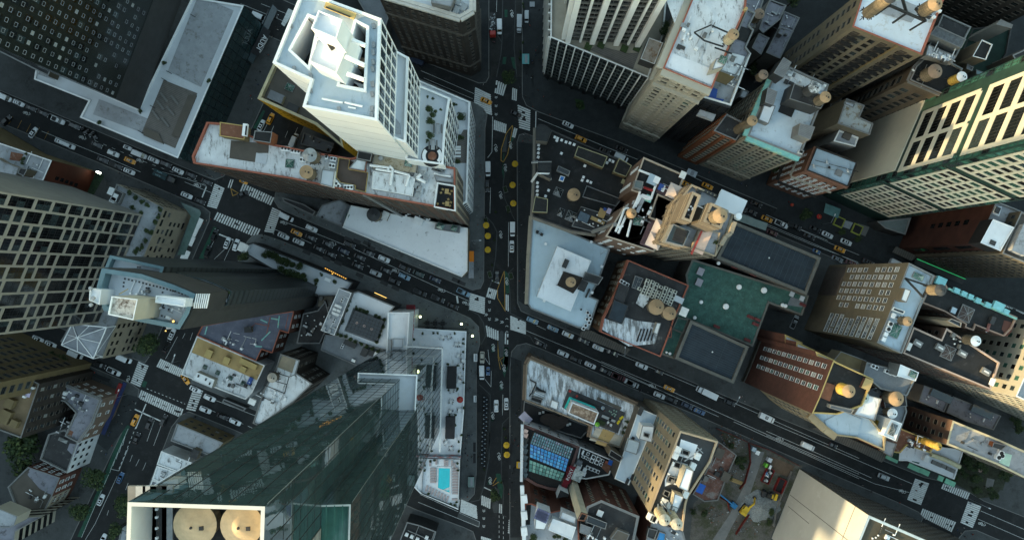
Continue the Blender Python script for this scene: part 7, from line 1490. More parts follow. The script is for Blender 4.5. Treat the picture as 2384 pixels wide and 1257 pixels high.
for q,c in zip(zh1((900,640),(800,565),(1540,965),(1500,1030),(1565,945),(1515,1010))+zh1((1355,1022),(1398,1060)),('red','red','yellow','yellow','yellow','yellow','white','white')):
 o=empty('lounge_chair',P(*q,20.5),f'{c} seat on the charcoal roof terrace','seat',None,R.random());bb=MB();bb.cyl((0,0,0),(0,0,.45),.5,.42,10,{'red':MATS['red_edge'],'yellow':mat('seat_yellow',(.7,.55,.03),.6),'white':capw}[c]);bb.build('seat',o);bb=MB();bb.box((-.4,0,.45),(.15,.8,.35),{'red':MATS['red_edge'],'yellow':MATS['seat_yellow'],'white':capw}[c]);bb.build('backrest',o)
for i,q in enumerate(zh1((1375,855),(1400,870),(1440,845),(1475,860),(1440,890),(1415,905),(1465,905),(1450,930))):
 o=empty('garden_chair',P(*q,20.5),'pale green garden chair on the charcoal roof terrace','chair','pale green chairs on the charcoal terrace',R.random());bb=MB();bb.box((0,0,.4),(.5,.5,.06),mat('chair_green',(.3,.42,.34),.7));bb.build('seat',o);bb=MB();bb.box((-.22,0,.4),(.06,.5,.45),MATS['chair_green']);bb.build('backrest',o);bb=MB();bb.box((0,0,0),(.4,.4,.4),dsteel);bb.build('frame',o)
for q in zh1((1630,1015),(1607,1095),(1575,1175)):tree(q,5,'round potted bush at the right edge of the charcoal terrace',20.5,1,'shrub','shrub','bushes on the charcoal terrace')
H2=Bld('low_building','sunken black roof terrace with two brown oval canopies','building',zh1((125,705),(1040,1065),(1100,1110),(960,1260),(700,1180),(160,1010),(105,930)),10,dgrey,mat('soot_roof',(.022,.025,.028),.75,.2,.3),par=.4)
H2.done()
for q,rz in zip(zh1((500,965),(630,1015)),(-.1,.5)):
 o=empty('canopy',P(*q,9.6),'brown oval canopy over the sunken black terrace','canopy',None,rz);bb=MB();n=20;ring=[Vector((3.9*math.cos(k*6.283/n),2.3*math.sin(k*6.283/n),2.4))for k in range(n)];[bb.face([ring[k],ring[(k+1)%n],Vector((0,0,3.2))],mat('brown_canvas',(.055,.045,.04),.85))for k in range(n)];bb.build('cover',o);bb=MB();bb.cyl((0,0,0),(0,0,3.2),.08,.08,6,dsteel);bb.build('pole',o)
for q in zh1((355,885),(405,870),(745,1010),(760,1055),(795,1040)):
 o=empty('table',P(*q,9.6),'small white table on the sunken black terrace','table');bb=MB();bb.box((0,0,.65),(.9,.9,.08),capw);bb.build('top',o);bb=MB();bb.box((0,0,0),(.2,.2,.65),dsteel);bb.build('leg',o)
H3=Bld('hotel_building','old hotel building with glass roofed terrace in blue and green panes','hotel',zh2((140,325),(310,392),(812,600),(1045,690),(940,1010),(800,1257),(740,1420),(560,1400),(330,1330),(200,1250),(120,1200)),20,white_wall,black_roof,par=.5,cap=mat('maroon_coping',(.11,.06,.055),.8),t=1.)
H3.facade(3,3.4,1.1,1.6,'dark',11,19,vs=(6,0));zz=23
def glazed(px,z,m,nx,ny,nm,zt=None):
 q0,q1,q2,q3=[P(x,y,zt or z).xy.to_3d()for x,y in px];q0.z=q1.z=z;q2.z=q3.z=zt or z;bb=MB()
 for i in range(nx):
  for j in range(ny):
   a,b_=i/nx+.008,(i+1)/nx-.008;c,d=j/ny+.014,(j+1)/ny-.014
   f=lambda s,t:q0.lerp(q1,s).lerp(q3.lerp(q2,s),t)
   bb.face([f(a,d),f(b_,d),f(b_,c),f(a,c)],R.choice(m))
 for i in range(nx+1):s=i/nx;bb.bar(q0.lerp(q1,s),q3.lerp(q2,s),.14,.16,black_wall)
 for j in range(ny+1):t=j/ny;bb.bar(q0.lerp(q3,t),q1.lerp(q2,t),.12,.14,black_wall)
 H3.part(nm,bb)
bl=[mat('pane_blue_%d'%i,c,.25,.05,.5,spec=.6)for i,c in enumerate(((.03,.22,.5),(.04,.27,.55),(.05,.2,.48),(.10,.34,.6)))];gr=[mat('pane_green_%d'%i,c,.3,.05,.5,spec=.6)for i,c in enumerate(((.09,.24,.2),(.13,.3,.25),(.06,.18,.15),(.18,.36,.3)))];te=[mat('pane_teal_%d'%i,c,.3,.05,.5,spec=.6)for i,c in enumerate(((.10,.2,.24),(.14,.26,.3),(.2,.22,.28),(.08,.16,.19)))]
glazed(zh2((240,640),(305,460),(940,720),(880,890))[:4]and zh2((305,460),(940,720),(880,890),(240,640)),24,te,18,4,'teal_glazing');glazed(zh2((240,645),(870,895),(812,1100),(232,862)),24,bl,11,4,'blue_glazing');glazed(zh2((228,905),(800,1122),(742,1257),(216,1090)),23.4,gr,10,3,'green_glazing')
gp=XY(zh2((305,460),(940,720),(800,1122),(742,1257),(216,1090),(240,640)),23);bb=MB();bb.sides(gp,19,23.1,dgrey);bb.poly(gp,23.1,black_wall);H3.part('glasshouse_walls',bb)
H3.hatch(zh2((150,590))[0],19.6,(2,3,.6),dgrey);[H3.hatch(q,19.6,(1.6,1.8,.5),g_mid)for q in zh2((155,670),(160,760),(160,870),(150,970),(155,1070),(155,1150))];[H3.hatch(q,19.6,(1.5,1.5,1),mat('pale_pink',(1,1,1)))for q in zh2((165,440),(165,500))]
bb=MB();bb.bar(P(*zh2((110,330))[0],20.5),P(*zh2((95,1257))[0],20.5),1.,.9,white_wall);H3.part('white_cornice',bb)
bb=MB();sgp=P(*zh2((165,230))[0],14);bb.box(sgp,(3.2,4.4,.3),mat('sign_lilac',(.4,.38,.48),.6),.8);H3.part('sign_board',bb);H3.block(zh2((850,1010),(980,1040),(880,1300),(800,1257)),21,19,mat('dark_red',(.16,.01,.02),.7),black_roof,'red_bar',.1,MATS['dark_red']);H3.hatch(zh2((850,1190))[0],19.6,(2,9,1.2),MATS['dark_red'],None,AAV-1.57)
text('ROXY',zh2((905,1155))[0],21.1,1.7,AAV,capw,H3.o,H3.loc)
bb=MB();t=P(*zh5((845,480))[0],27);pp=XY(zh5((815,425),(955,495),(940,530),(755,565)),27);bb.prism(pp,20,27,white_wall,black);H3.part('chimney',bb);H3.hatch(zh5((1095,180))[0],21,(3.4,4,.4),mat('mural_grey',(.32,.36,.36),.7,.4,.8),None,AAV-1.57);H3.done()
H4=Bld('plant_building','triangular black roof packed with round fan condensers','building',zh2((1050,690),(1620,930),(1525,1155),(1150,1225),(1000,1200),(1005,900)),16,white_wall,black_roof,par=.6,cap=capw,t=.4);H4.facade(3.4,3.4,1.1,1.5,'dark',8,15,vs=(6,),minl=8)
H4.patch(zh2((1420,940),(1570,990),(1500,1130),(1380,1010)),15.5,rust_roof);H4.hatch(zh2((1548,945))[0],15.4,(1.8,1.8,.8),MATS['blue_tarp'],mat('tarp_bright_blue',(.02,.12,.5),.5));H4.hatch(zh2((1478,940))[0],15.4,(1,1,.6),terracotta)
for q,n_,s_ in zip(zh2((1175,800),(1095,845),(1140,860),(1170,880),(1250,880),(1330,910),(1410,910),(1385,975),(1170,1020),(1225,1045),(1280,1065),(1335,1090)),(1,1,1,1,2,2,1,1,1,1,1,1),(1.1,1,1,1,1.5,1.5,1.1,1.1,1.2,1.2,1.2,1.2)):ac(q,15.4,n_,AAV,s_,s_,1.1,('double' if n_==2 else 'single')+' fan condenser on the triangular black roof','condensers on the triangular black roof')
H4.hatch(zh2((1030,940))[0],15.4,(2,2,1.6),steel,grey_roof);H4.hatch(zh2((1030,1000))[0],15.4,(1.6,2,1.3),whitemetal);[H4.hatch(q,15.4,(.6,1.6,.8),whitemetal)for q in zh2((1110,1060),(1140,1065),(1100,1120),(1125,1130),(930,960),(960,995),(1095,780))];H4.done()
H5=Bld('brick_building','red brick building with small rooftop houses and solar panels','building',[(1222,1172),(1237,1171),(1284,1191),(1308,1186),(1346,1199),(1352,1330),(1215,1330)],30,red_brick,lgrey,par=.6,cap=terracotta);H5.facade(3.2,3.8,1.4,1.6,'brown',6,29,vs=(6,2),skip=.3);H5.block(zh5((440,720),(652,800),(610,960),(552,1090),(390,1072),(402,900)),36,29,white_wall,white_panel,'roof_house',.1)
bb=MB()
for j in range(4):
 for i in range(6):a=zh5((450+32*i-14*j,755+14*i+40*j))[0];bb.box(P(*a,36.1),(1.05,1.25,.06),mat('solar_panel',(.16,.17,.3),.25,.1,.5,spec=.6),AST)
H5.part('solar_panels',bb);H5.block(zh5((690,900),(1075,1040),(1005,1250),(615,1088)),33,29,white_wall,white_roof,'roof_house',.15,whitemetal);H5.block(zh5((840,775),(1080,880),(1060,1000),(805,900)),34,29,white_wall,pale_roof,'roof_house',.3,capg)
bb=MB();bb.bar(P(*zh5((180,350))[0],31),P(*zh5((215,1257))[0],31),1.4,1.,whitemetal)
for y in(560,830,1090):bb.box(P(*zh5((215,y))[0],31),(2.2,2.8,1.6),whitemetal,.1)
H5.part('white_cornice',bb);H5.patch(zh5((250,640),(330,650),(310,1000),(245,1000)),29.6,black_roof);H5.done()
for q,r in zip(zh5((380,1200),(760,1190),(910,1240),(360,1250)),(9,10,8,9)):tree(q,r,'bright green roof garden bush at the bottom beside the solar panels',29.5,1.5,'shrub','shrub','roof garden bushes beside the solar panels')
o=empty('chimney',P(1352,1200,55).xy.to_3d(),'tall square tapering chimney with sunlit side','chimney');pp=XY(zh5((1090,925),(1160,790),(1268,830),(1212,935)),55);bb=MB();bb.prism(pp,0,54.6,mat('chimney_cream',(.45,.42,.33),.8,.1));bb.build('shaft',o,o.location);bb=MB();ii=inset(pp,.35);bb.sides(pp,54.6,55.4,dbrown);bb.poly(ii,54.9,black);[bb.face([(*pp[k],55.4),(*pp[(k+1)%4],55.4),(*ii[(k+1)%4],55.4),(*ii[k],55.4)],rust_roof)for k in range(4)];bb.build('cap',o,o.location)
H7=Bld('brick_building','dark red brick building with bevelled corner and dark roof','building',[(1366,1178),(1400,1163),(1489,1201),(1462,1330),(1370,1330),(1361,1200)],32,red_brick,dark_roof,par=.7,cap=capg,t=.9);H7.facade(3.4,3.8,1.2,1.7,'beige',4,31,vs=(6,0,2),skip=.1);H7.hatch(zh5((1465,800))[0],31.3,(2,2,.8),mat('pale_pink',(1,1,1)),capw);H7.block(zh5((1265,840),(1590,970),(1560,1080),(1240,960)),34,31,dgrey,g_dark,'rooflight',.2);H7.block(zh5((1760,1080),(1960,1160),(1900,1300),(1640,1240)),34,31,grey_conc,warmgrey,'stair_head',.1);H7.block(zh5((1150,980),(1340,1050),(1280,1180),(1130,1130)),34,31,dgrey,grey_roof,'roof_box',.1);H7.clutter(zh5((1300,1110),(1560,1200),(1500,1257),(1200,1230)),31.3,12,5);H7.done()
H8=Bld('office_building','narrow building with ribbed blue grey metal roof','building',z1430((215,108),(378,176),(127,778),(2,722)),28,warmgrey,mat('ribbed_blue_roof',(.40,.49,.57),.5,.06,.15,streak=((.33,.4,.47),.2,.5),stretch=(1,.2,1),rot=-AST),par=.25,cap=capw,t=.35);H8.block(z1430((245,260),(350,270),(325,410),(215,380)),34,27,white_panel,white_roof,'stair_head',.1);H8.block(z1430((258,320),(310,335),(300,372),(255,355)),34.4,33.9,dgrey,black);H8.block(z1430((125,375),(225,405),(195,515),(90,480)),28.9,27,blue_roof,blue_roof,'raised_roof',.05);H8.hatch(z1430((162,370))[0],27.8,(1,1,.4),dsteel);H8.hatch(z1430((225,130))[0],27.8,(1.4,3,1.4),dgrey);H8.hatch(z1430((155,705))[0],27.8,(.8,2,1.2),dsteel);H8.hatch(z1430((110,740))[0],27.8,(.8,2,1.2),dsteel);H8.block(z1430((-30,470),(80,540),(50,580),(-50,520)),30,10,drab,black,'chimney');H8.done()
H9=Bld('brick_building','tall drab office building with sunlit patch on windowed side','office building',[(1583,1002),(1672,1027),(1655,1075),(1603,1156),(1598,1172),(1590,1236),(1545,1215),(1510,1191)],61,mat('drab_cream',(.21,.18,.13),.8,.08,.2),dgrey,par=.7,cap=mat('warm_coping',(.4,.3,.2),.8),t=.6)
H9.facade(3.5,4.0,1.5,2.,'recess',9,58,vs=(6,0,4,6),minl=7);H9.frame(30,4,.4,.9,.3,mat('drab_cream',(1,1,1)),4,60,sel=[0]if H9.edges()[0][2].y>.5 else[1])
for q in(z1430((580,380),(725,430),(680,560),(550,520)),z1430((515,560),(640,600),(590,730),(440,790),(440,730)),z1430((480,690),(560,710),(540,780),(450,750))):H9.patch(q,60.5,white_roof)
for q,h in((z1430((625,625),(692,655),(640,840),(560,800)),66),(z1430((525,850),(605,880),(560,985),(500,960)),65)):H9.block(q,h,60,cream,white_roof,'plant_house',.1)
for q in(z1430((595,465),(662,490),(645,530),(585,510)),z1430((530,570),(585,590),(570,640),(515,620)),z1430((475,695),(535,715),(515,770),(460,745)),z1430((440,820),(490,840),(470,890),(420,860))):H9.block(q,61.6,60,dgrey,black,'rooflight',.5)
for q in z1430((545,465),(525,515),(715,520),(675,605),(430,915),(460,940),(510,985),(330,1060),(305,1040),(350,1060),(610,850)):H9.hatch(q,60.5,(1.6,2,1.6),whitemetal,capw)
bb=MB();[bb.bar(P(*z1430((405+14*k,900+24*k))[0],66),P(*z1430((440+14*k,950+18*k))[0],66),.3,.3,steel)for k in range(6)];[bb.bar(P(*z1430(s_[:2])[0],65),P(*z1430(s_[2:])[0],65),.3,.35,steel)for s_ in((610,570,690,520),(700,500,760,460),(720,450,770,500),(400,930,470,1060),(380,940,380,1020),(470,1060,380,1020))];H9.part('roof_trusses',bb);H9.clutter(z1430((560,400),(700,450),(560,800),(450,720)),60.5,12,7);H9.done()
H9b=Bld('low_building','small glazed and grey roofs below the tall drab office building','building',z1430((330,1085),(450,1130),(600,1180),(640,1330),(250,1330)),30,red_brick,lgrey,par=.5);H9b.block(z1430((300,1150),(380,1170),(350,1257),(280,1230)),31.4,29,dgrey,dgrey,'plant_box');H9b.block(z1430((390,1180),(450,1200),(440,1300),(360,1270)),31,29,capg,MATS['pane_blue_0'],'rooflight');H9b.clutter(z1430((450,1150),(560,1190),(540,1280),(440,1250)),29.5,8,8);H9b.done()
H10=Bld('low_building','half demolished low red roofed block beside the building site','building',[(1672,1026),(1716,1059),(1695,1105),(1672,1165),(1640,1168),(1612,1150),(1655,1076)],12,red_brick,mat('demolition_red',(.14,.07,.055),.9,.25,.4,streak=((.2,.18,.17),.35,.35)),par=.5,cap=grey_conc)
for q in z1430((905,495),(760,570),(960,700)):H10.hatch(q,11.5,(3,3.5,1.5),grey_conc,warmgrey)
H10.hatch(zc((130,745))[0],11.5,(2.6,3.4,.3),mat('tarp_bright_blue',(1,1,1)));H10.clutter(zc((200,330),(400,420),(300,700),(80,620)),11.5,18,7,1.6);H10.done()
sheet(zc((330,170),(620,300),(1140,520),(1050,700),(830,1200),(780,1500),(0,1500),(60,900),(300,650),(410,400)),mat('site_soil',(.105,.1,.09),.95,.2,.25,streak=((.055,.06,.035),.42,.16),fine=.2),'building_site_ground',.15)
sheet(zc((640,370),(760,390),(620,800),(450,1100),(300,1400),(150,1400),(420,1000),(560,720)),mat('site_track',(.16,.165,.165),.95,.15,.3),'site_track',.165);sheet(zc((830,430),(1060,530),(1000,640),(850,580)),mat('brown_dirt',(.12,.085,.06),.95,.2,.4),'dirt',.165)
H12=Bld('party_wall_building','big building with huge blank white side wall at lower right','building',[(1861,1091),(2222,1248),(2160,1420),(1796,1252)],56,mat('white_side',(.50,.51,.49),.75,.06,.08,streak=((.6,.61,.6),.15,.12)),mat('dark_lit_roof',(.06,.055,.04),.8),zref=0,par=.7,cap=mat('blue_coping',(.4,.48,.52),.7),t=.8)
ed=[x for x in H12.edges()if x[2].y>.5]
for a,b_,n in ed:
 bb=MB();bb.obox((*(a+n*.003),0),(b_-a).to_3d(),(n*.15).to_3d(),(0,0,55),mat('dark_tan_front',(.06,.052,.04),.85));H12.part('street_front',bb);u=(b_-a).normalized();L=(b_-a).length
 for r in range(13):
  for c in range(int(L/3.2)):H12.win(a+u*(3.2*c+2)+n*.16,u,n,4+3.9*r,'brown',1.6,2.2,R.choice((6,0,2)))
bb=MB()
for a,b_,n in[x for x in H12.edges()if x[2].x<-.5]:
 u=(b_-a);[bb.obox((*(a+u*f+n*.004),z),(u.normalized()*.25).to_3d(),(n*.04).to_3d(),(0,0,hh),grey_conc)for f,z,hh in((.36,1,50),(.5,3,20))];bb.obox((*(a+n*.004),47),u.to_3d(),(n*.05).to_3d(),(0,0,.3),grey_conc)
H12.part('wall_seams',bb);H12.clutter([(2040,1225),(2090,1240),(2080,1257),(2020,1257)],55.4,14,3);H12.done()
TK=[((712,400),86,16,70.8,'tan capped wooden roof tank on the long brown brick block',tank_wood,None),((720,361),88,17,70.8,'ribbed grey metal capped roof tank on the long brown brick block',tank_wood,steel),
 (z700((1060,1065))[0],27,16,14.5,'dark weathered roof tank beside the wedge shaped white roof',tank_wood,tank_dark),(z1200((857,1212))[0],40,15,29.5,'tan capped roof tank on the broad black roof',tank_wood,None),
 (z1380((475,715))[0],66,12,57.2,'small tan roof tank on the roof deck with pipes',tank_wood,None),(z1380((1560,745))[0],97,17.5,88.4,'wide tan roof tank on the stepped stone tower',tank_wood,None),
 (z1360((965,770))[0],39,18.5,29,'tan roof tank with white streak on its cover above the condensers',tank_wood,None),(z1360((1140,855))[0],37.5,16,29,'clean tan roof tank next to the streaked one above the condensers',tank_wood,None),
 (b2((1285,828))[0],42,12,33,'small tan roof tank on the steel frame of the white penthouse',tank_wood,None),(z1640((430,500))[0],106,13.5,86,'tall tan roof tank above the pale stone office building',mat('tank_pale',(.45,.39,.27),.8,.2,.8),None),
 (z1640((808,200))[0],52,12.5,39.3,'brown roof tank at the top edge of the shaded yard',tank_wood,mat('tank_top_brown',(.25,.18,.13),.8)),(z1640((870,1090))[0],78,11.5,58,'brown roof tank beside the grey metal stair head',tank_wood,mat('tank_top_brown',(1,1,1))),
 (a3((1055,840))[0],82,12.5,40,'stilted tan roof tank at the left end of the pale blue roof',tank_wood,None),(a3((1565,675))[0],80,13.5,67,'tan roof tank on the dark tank house',tank_wood,None),
 (a3((1490,608))[0],78,14.5,67,'dark roof tank with torn white cover on the dark tank house',tank_dark,mat('torn_cover',(.09,.1,.105),.7,.2,.4,streak=((.55,.58,.6),.5,.35))),(z2080((520,865))[0],84,17,61.2,'big tan roof tank on the black roof at upper right',tank_wood,mat('tank_top_brown',(1,1,1))),
 (z2080((845,935))[0],86,12.5,61.2,'sunlit golden barrelled roof tank with silver cone at upper right',tank_sunlit,whitemetal),(z2080((520,40))[0],116,17.5,92,'tall tan roof tank on the steel frame at the top right',tank_wood,None),
 (z2080((1080,1040))[0],72,15,50,'dark weathered roof tank above the apartment tower',tank_dark,tank_dark),((2074,-8),106,16,92,'roof tank cut by the top edge of the picture',tank_wood,tank_dark),
 (z2040((795,395))[0],78,14,66,'dark topped roof tank on the steel frame of the drab building',tank_wood,tank_dark),(z2040((390,775))[0],72,11.5,57.2,'tan roof tank on the pale blue roof of the drab building',tank_wood,None),
 (z2040((1225,1015))[0],70,12.5,50,'silver coned roof tank on the black alley roof',tank_wood,whitemetal),(z1720((1350,790))[0],82,15.5,67.2,'sunlit yellow barrelled roof tank on the red brick building',tank_sunlit,None),
 (z1720((1515,868))[0],68,16.5,52,'ribbed pale green coned roof tank behind the sunlit barrelled one',tank_wood,mat('cone_green',(.33,.39,.38),.6,.15,.8)),(z1980((490,488))[0],66,17.5,45,'broad tan roof tank between the red brick building and the alley',tank_wood,None),
 (z1980((445,640))[0],58,12,43.3,'white coned roof tank beside the white lift hut',tank_wood,whitemetal),(z1980((920,985))[0],38,9.5,23.6,'golden sunlit roof tank in the open cage',tank_sunlit,tank_sunlit),
 (z400((1328,1025))[0],35,11.5,25.3,'grey tan roof tank on the dark brick building by the glass tower',tank_wood,mat('tank_top_grey',(.36,.33,.28),.8)),(z280((895,1085))[0],197,51,188,'huge tan tank cover inside the white rim, left one',tank_wood,mat('tank_top_warm',(.5,.37,.22),.75,.12,.8)),
 (z280((1475,1090))[0],197,50,188,'huge golden tank cover inside the white rim, right one',tank_wood,mat('tank_top_warm',(1,1,1))),(z1430((440,1085))[0],71,14,60.5,'pale striped roof tank left of the pair on the drab office building',mat('tank_pale',(1,1,1)),tank_dark if False else mat('cone_tan_grey',(.4,.37,.3),.7,.2,1.)),
 (z1430((545,1120))[0],71,14,60.5,'pale striped roof tank right of the pair on the drab office building',mat('tank_pale',(1,1,1)),mat('cone_tan_grey',(1,1,1))),(z560((1760,925))[0],127,14,120,'brown tank sunk in the open roof plant of the white tower',tank_wood,mat('tank_top_brown',(1,1,1)))]
for q,zt,r,zb,l,s_,t_ in TK:
 stilt=any(k in l for k in('stilted','inside the white rim','cut by the top','pale striped','golden sunlit'))
 tank(q,zt if stilt and 'stilted' not in l else zb+(26 if 'stilted' in l else 7.5 if r>12 else 6.),r,zb,l,s_,t_)
py=mat('parasol_yellow',(.66,.40,.02),.7,.06,.8)
for q in b2((895,5),(878,152),(883,280),(693,433),(705,507),(705,603))+c2((706,698),(708,755)):parasol(q,.02,7.6,py,'yellow octagonal parasol beside the central avenue',group='yellow parasols along the central avenue')
for q in b2((752,535),(735,710),(715,775),(748,820),(812,975),(690,395),(760,340),(862,800),(845,340),(830,185))+z860((1325,375),(1330,160),(1345,250),(1300,690),(1130,560))+z1080((970,120),(960,60),(960,690),(920,850),(905,950)):tree(q,3.4,'small planter bush beside the central avenue',.02,.9,'plant','planter_bush','planter bushes beside the central avenue')
tree(a2((552,528))[0],19,'round dark street tree in the avenue above the upper crossing',.02,8);tree(z860((1240,835))[0],15.5,'round dark street tree on the island below the parasols',.14,7)
def fleet(where,grp,rz,rows,axis='x'):
 for q,kind,col,*d in rows:
  dr=d[0]if d and d[0]is not None else rz
  car(q,kind,col,dr,where,grp,axis,taxi=(col=='taxi'))
def rows(fn,s):
 out=[]
 for t in s.split(';'):
  x,y,k,c,*d=t.strip().split(',')
  out.append((fn((float(x),float(y)))[0],k,c.replace('_',' '),*([float(d[0])]if d else[])))
 return out
A_,V_=AAV,ABW
for o in(1,):
 fleet('on the street below the L-shaped terrace','vehicles on the street below the L-shaped terrace',AST,rows(a0,'35,680,van,white;130,720,sedan,white;215,755,sedan,black;300,790,sedan,black;405,840,pickup,white;520,880,suv,dark grey;585,912,small,black,-1.1;622,928,small,black,-1.1;655,943,small,dark grey,-1.1;45,840,suv,black,.8;230,925,sedan,white,.95;452,1003,limo,white;675,1010,sedan,dark grey;790,1070,suv,white;888,1030,small,white;975,1078,van,white;1070,1115,sedan,white;1155,1145,suv,black;1240,1190,sedan,white;715,1115,sedan,dark grey;810,1155,pickup,black;900,1195,sedan,white;905,1120,sedan,taxi;1330,1220,sedan,black')+rows(b0,'1300,225,sedan,white;1392,265,sedan,black;1440,132,sedan,black'))
 fleet('at the left crossing below the brown brick block','vehicles at the left crossing',AST,rows(b0,'1690,215,sedan,black,.4;1698,128,small,taxi')+rows(b0,'1495,500,suv,black,1.2;1448,615,suv,black,1.2;1582,555,sedan,white,1.2;1645,570,suv,white,1.25'))
 fleet('beside the wedge shaped white roof','vehicles beside the wedge shaped white roof',AST,rows(b1,'500,377,van,white;675,455,suv,white;570,485,sedan,taxi;478,508,sedan,white;583,548,sedan,white;670,520,sedan,black;790,565,sedan,dark_grey;727,597,sedan,black;808,635,sedan,black;940,567,suv,black;897,612,sedan,dark_blue;1010,655,sedan,black;1075,625,sedan,black;1180,667,suv,white;995,715,sedan,black;1122,767,suv,silver;1195,747,sedan,black;1322,790,suv,pale_blue;1252,822,suv,black;1325,730,suv,black;1420,770,sedan,dark_green;1535,810,sedan,dark_blue;1430,900,pickup,black;1555,943,pickup,dark_grey;1660,995,sedan,black;1733,900,pickup,pale_blue'))
 fleet('on the central avenue','vehicles on the central avenue',V_,rows(b2,'707,42,van,white,-1.57;703,160,suv,black,-1.57;878,460,van,white,-1.57;873,580,sedan,white;770,790,sedan,black,-1.57')+rows(z1080,'578,445,van,white,-1.57')+rows(c2,'563,182,suv,tan,-1.57;561,270,van,white,-1.57;598,262,small,blue,-1.57;646,467,suv,white;705,455,sedan,white'),'y')
 fleet('on the upper street','vehicles on the upper street',AST,rows(a2,'395,705,sedan,taxi;602,795,sedan,black;965,870,sedan,white;1055,970,suv,taxi;1340,1040,sedan,black;1222,1052,sedan,black;1335,1098,van,white')+rows(b3,'740,160,sedan,taxi;600,150,sedan,taxi;1155,390,sedan,taxi;1255,425,pickup,white;1190,485,sedan,maroon;1450,510,sedan,black;1577,500,sedan,white;1707,550,sedan,white;1663,600,sedan,taxi;1500,615,small,blue;1645,668,sedan,grey;1080,285,sedan,black;1045,340,sedan,dark_grey;970,315,suv,black;1345,440,pickup,black;1490,460,sedan,black;1742,695,sedan,maroon')+rows(b4,'712,690,sedan,dark_grey;905,700,van,white'))
 fleet('on the lower street','vehicles on the lower street',AST,rows(b2,'1017,1095,suv,pale_blue')+rows(c2,'980,12,sedan,pale_blue;1068,48,suv,white;1040,160,suv,white;910,105,sedan,black;1115,195,sedan,black;1160,85,sedan,black;1247,125,sedan,white;1330,155,sedan,black;1200,228,sedan,white;1290,264,sedan,dark_grey;1365,297,pickup,maroon;1440,333,van,silver;1500,230,sedan,white')+rows(c3,'240,232,suv,white;340,268,small,black;105,298,pickup,maroon;180,335,van,silver;400,365,sedan,taxi;342,405,suv,white;413,430,suv,black;505,465,suv,dark_blue;578,500,sedan,blue;757,447,suv,black;1215,702,van,white;1367,700,small,black;68,155,sedan,black')+rows(c4,'692,885,suv,silver'))
 fleet('on the avenue beside the yellow wall','vehicles on the avenue beside the yellow wall',A_,rows(z580,'312,610,suv,taxi;175,705,sedan,white;660,925,van,white')+rows(a1,'312,122,van,white,-.42;402,98,sedan,black,-.42'),'y')
 fleet('on the wide avenue at lower left','vehicles on the wide avenue at lower left',A_,rows(c0,'1012,45,sedan,white;980,118,sedan,black;795,550,suv,taxi;880,570,suv,black;965,550,suv,black;805,657,sedan,black;708,890,sedan,blue;593,1020,sedan,white;605,1252,sedan,white;795,972,small,taxi'),'y')
 fleet('on the street left of the lower left crossing','vehicles left of the lower left crossing',AST,rows(c0,'222,75,sedan,white;297,105,sedan,white;447,165,van,white;735,190,van,white;590,225,suv,black;670,265,pickup,white'))
 fleet('on the short street right of the lower left crossing','vehicles right of the lower left crossing',AST,rows(c0,'1092,310,sedan,taxi,-1.;1150,370,sedan,white;1235,420,suv,white;1210,490,suv,white;1310,530,sedan,black;1385,560,suv,white'))
car(b3((1345,1105))[0],'pickup','silver',A_,'parked in the dark yard by the green garage roof',None);car((2383,761),'sedan','dark blue',A_,'at the right edge beside the copper crested roof',None)
car(c3((618,388))[0],'truck','white',AST+math.pi,'driving past the navy garage deck',None,label='long white box truck driving past the navy garage deck')
car(z1080((900,400))[0],'truck','silver',-ABW,'',None,label='white roofed truck with red cab on the upper central avenue',sc=.8)
car(z1080((1020,280))[0],'van','silver',-ABW,'',None,label='white and red van on the pavement of the upper central avenue',sc=.8)
car(a1((1400,430))[0],'truck','dark blue',AST+math.pi,'',None,label='dark blue truck on the street behind the white tower',sc=.8)
o=car(c3((972,535))[0],'van','white',AST,'',None,label='long white van with dark emblem on its roof on the lower street',sc=1.15);bb=MB();[bb.bar((x0,y0,2.47),(x1,y1,2.47),.16,.02,dsteel)for x0,y0,x1,y1 in((-.9,-.45,-.1,-.45),(-.9,.45,-.1,.45),(-.9,-.45,-.1,.45),(-.9,.45,-.1,-.45),(-.95,-.5,-.95,.5),(-.05,-.5,-.05,.5))];bb.build('roof_emblem',o)
o=empty('flatbed_truck',P(*b0((1145,90))[0],0),'dark flatbed truck with two pale lettered side boards below the L-shaped terrace','truck',None,AST);bb=MB();bb.box((-.6,0,.9),(7,2.4,.3),dgrey);bb.build('bed',o);bb=MB();loft(bb,[(3,1.15,.5,2.4,.15),(4.5,1.15,.5,2.3,.2),(5.2,1.05,.5,1.5,.2)],paint('black'));bb.build('cab',o)
for y,s_ in((.75,1),(-.75,-1)):bb=MB();bb.obox((-3.9,y-.55,1.3),(5.6,0,0),(0,1.1,0),(0,0,.35),mat('teal_board',(.03,.07,.08),.6));bb.build('side_board',o);text('ALBA' if s_>0 else 'ALBA',(0,0),0,1.0,0 if s_>0 else math.pi,mat('pale_blue_letter',(.3,.42,.45)),o,Vector((0,0,0)),'lettering').location=(-1.6,y-.35*s_,1.66)
for x in(-3,-2,3.6):
 for y in(-1.05,1.05):bb=MB();bb.cyl((x,y-.15,.5),(x,y+.15,.5),.5,.5,12,dsteel);bb.build('wheel',o)
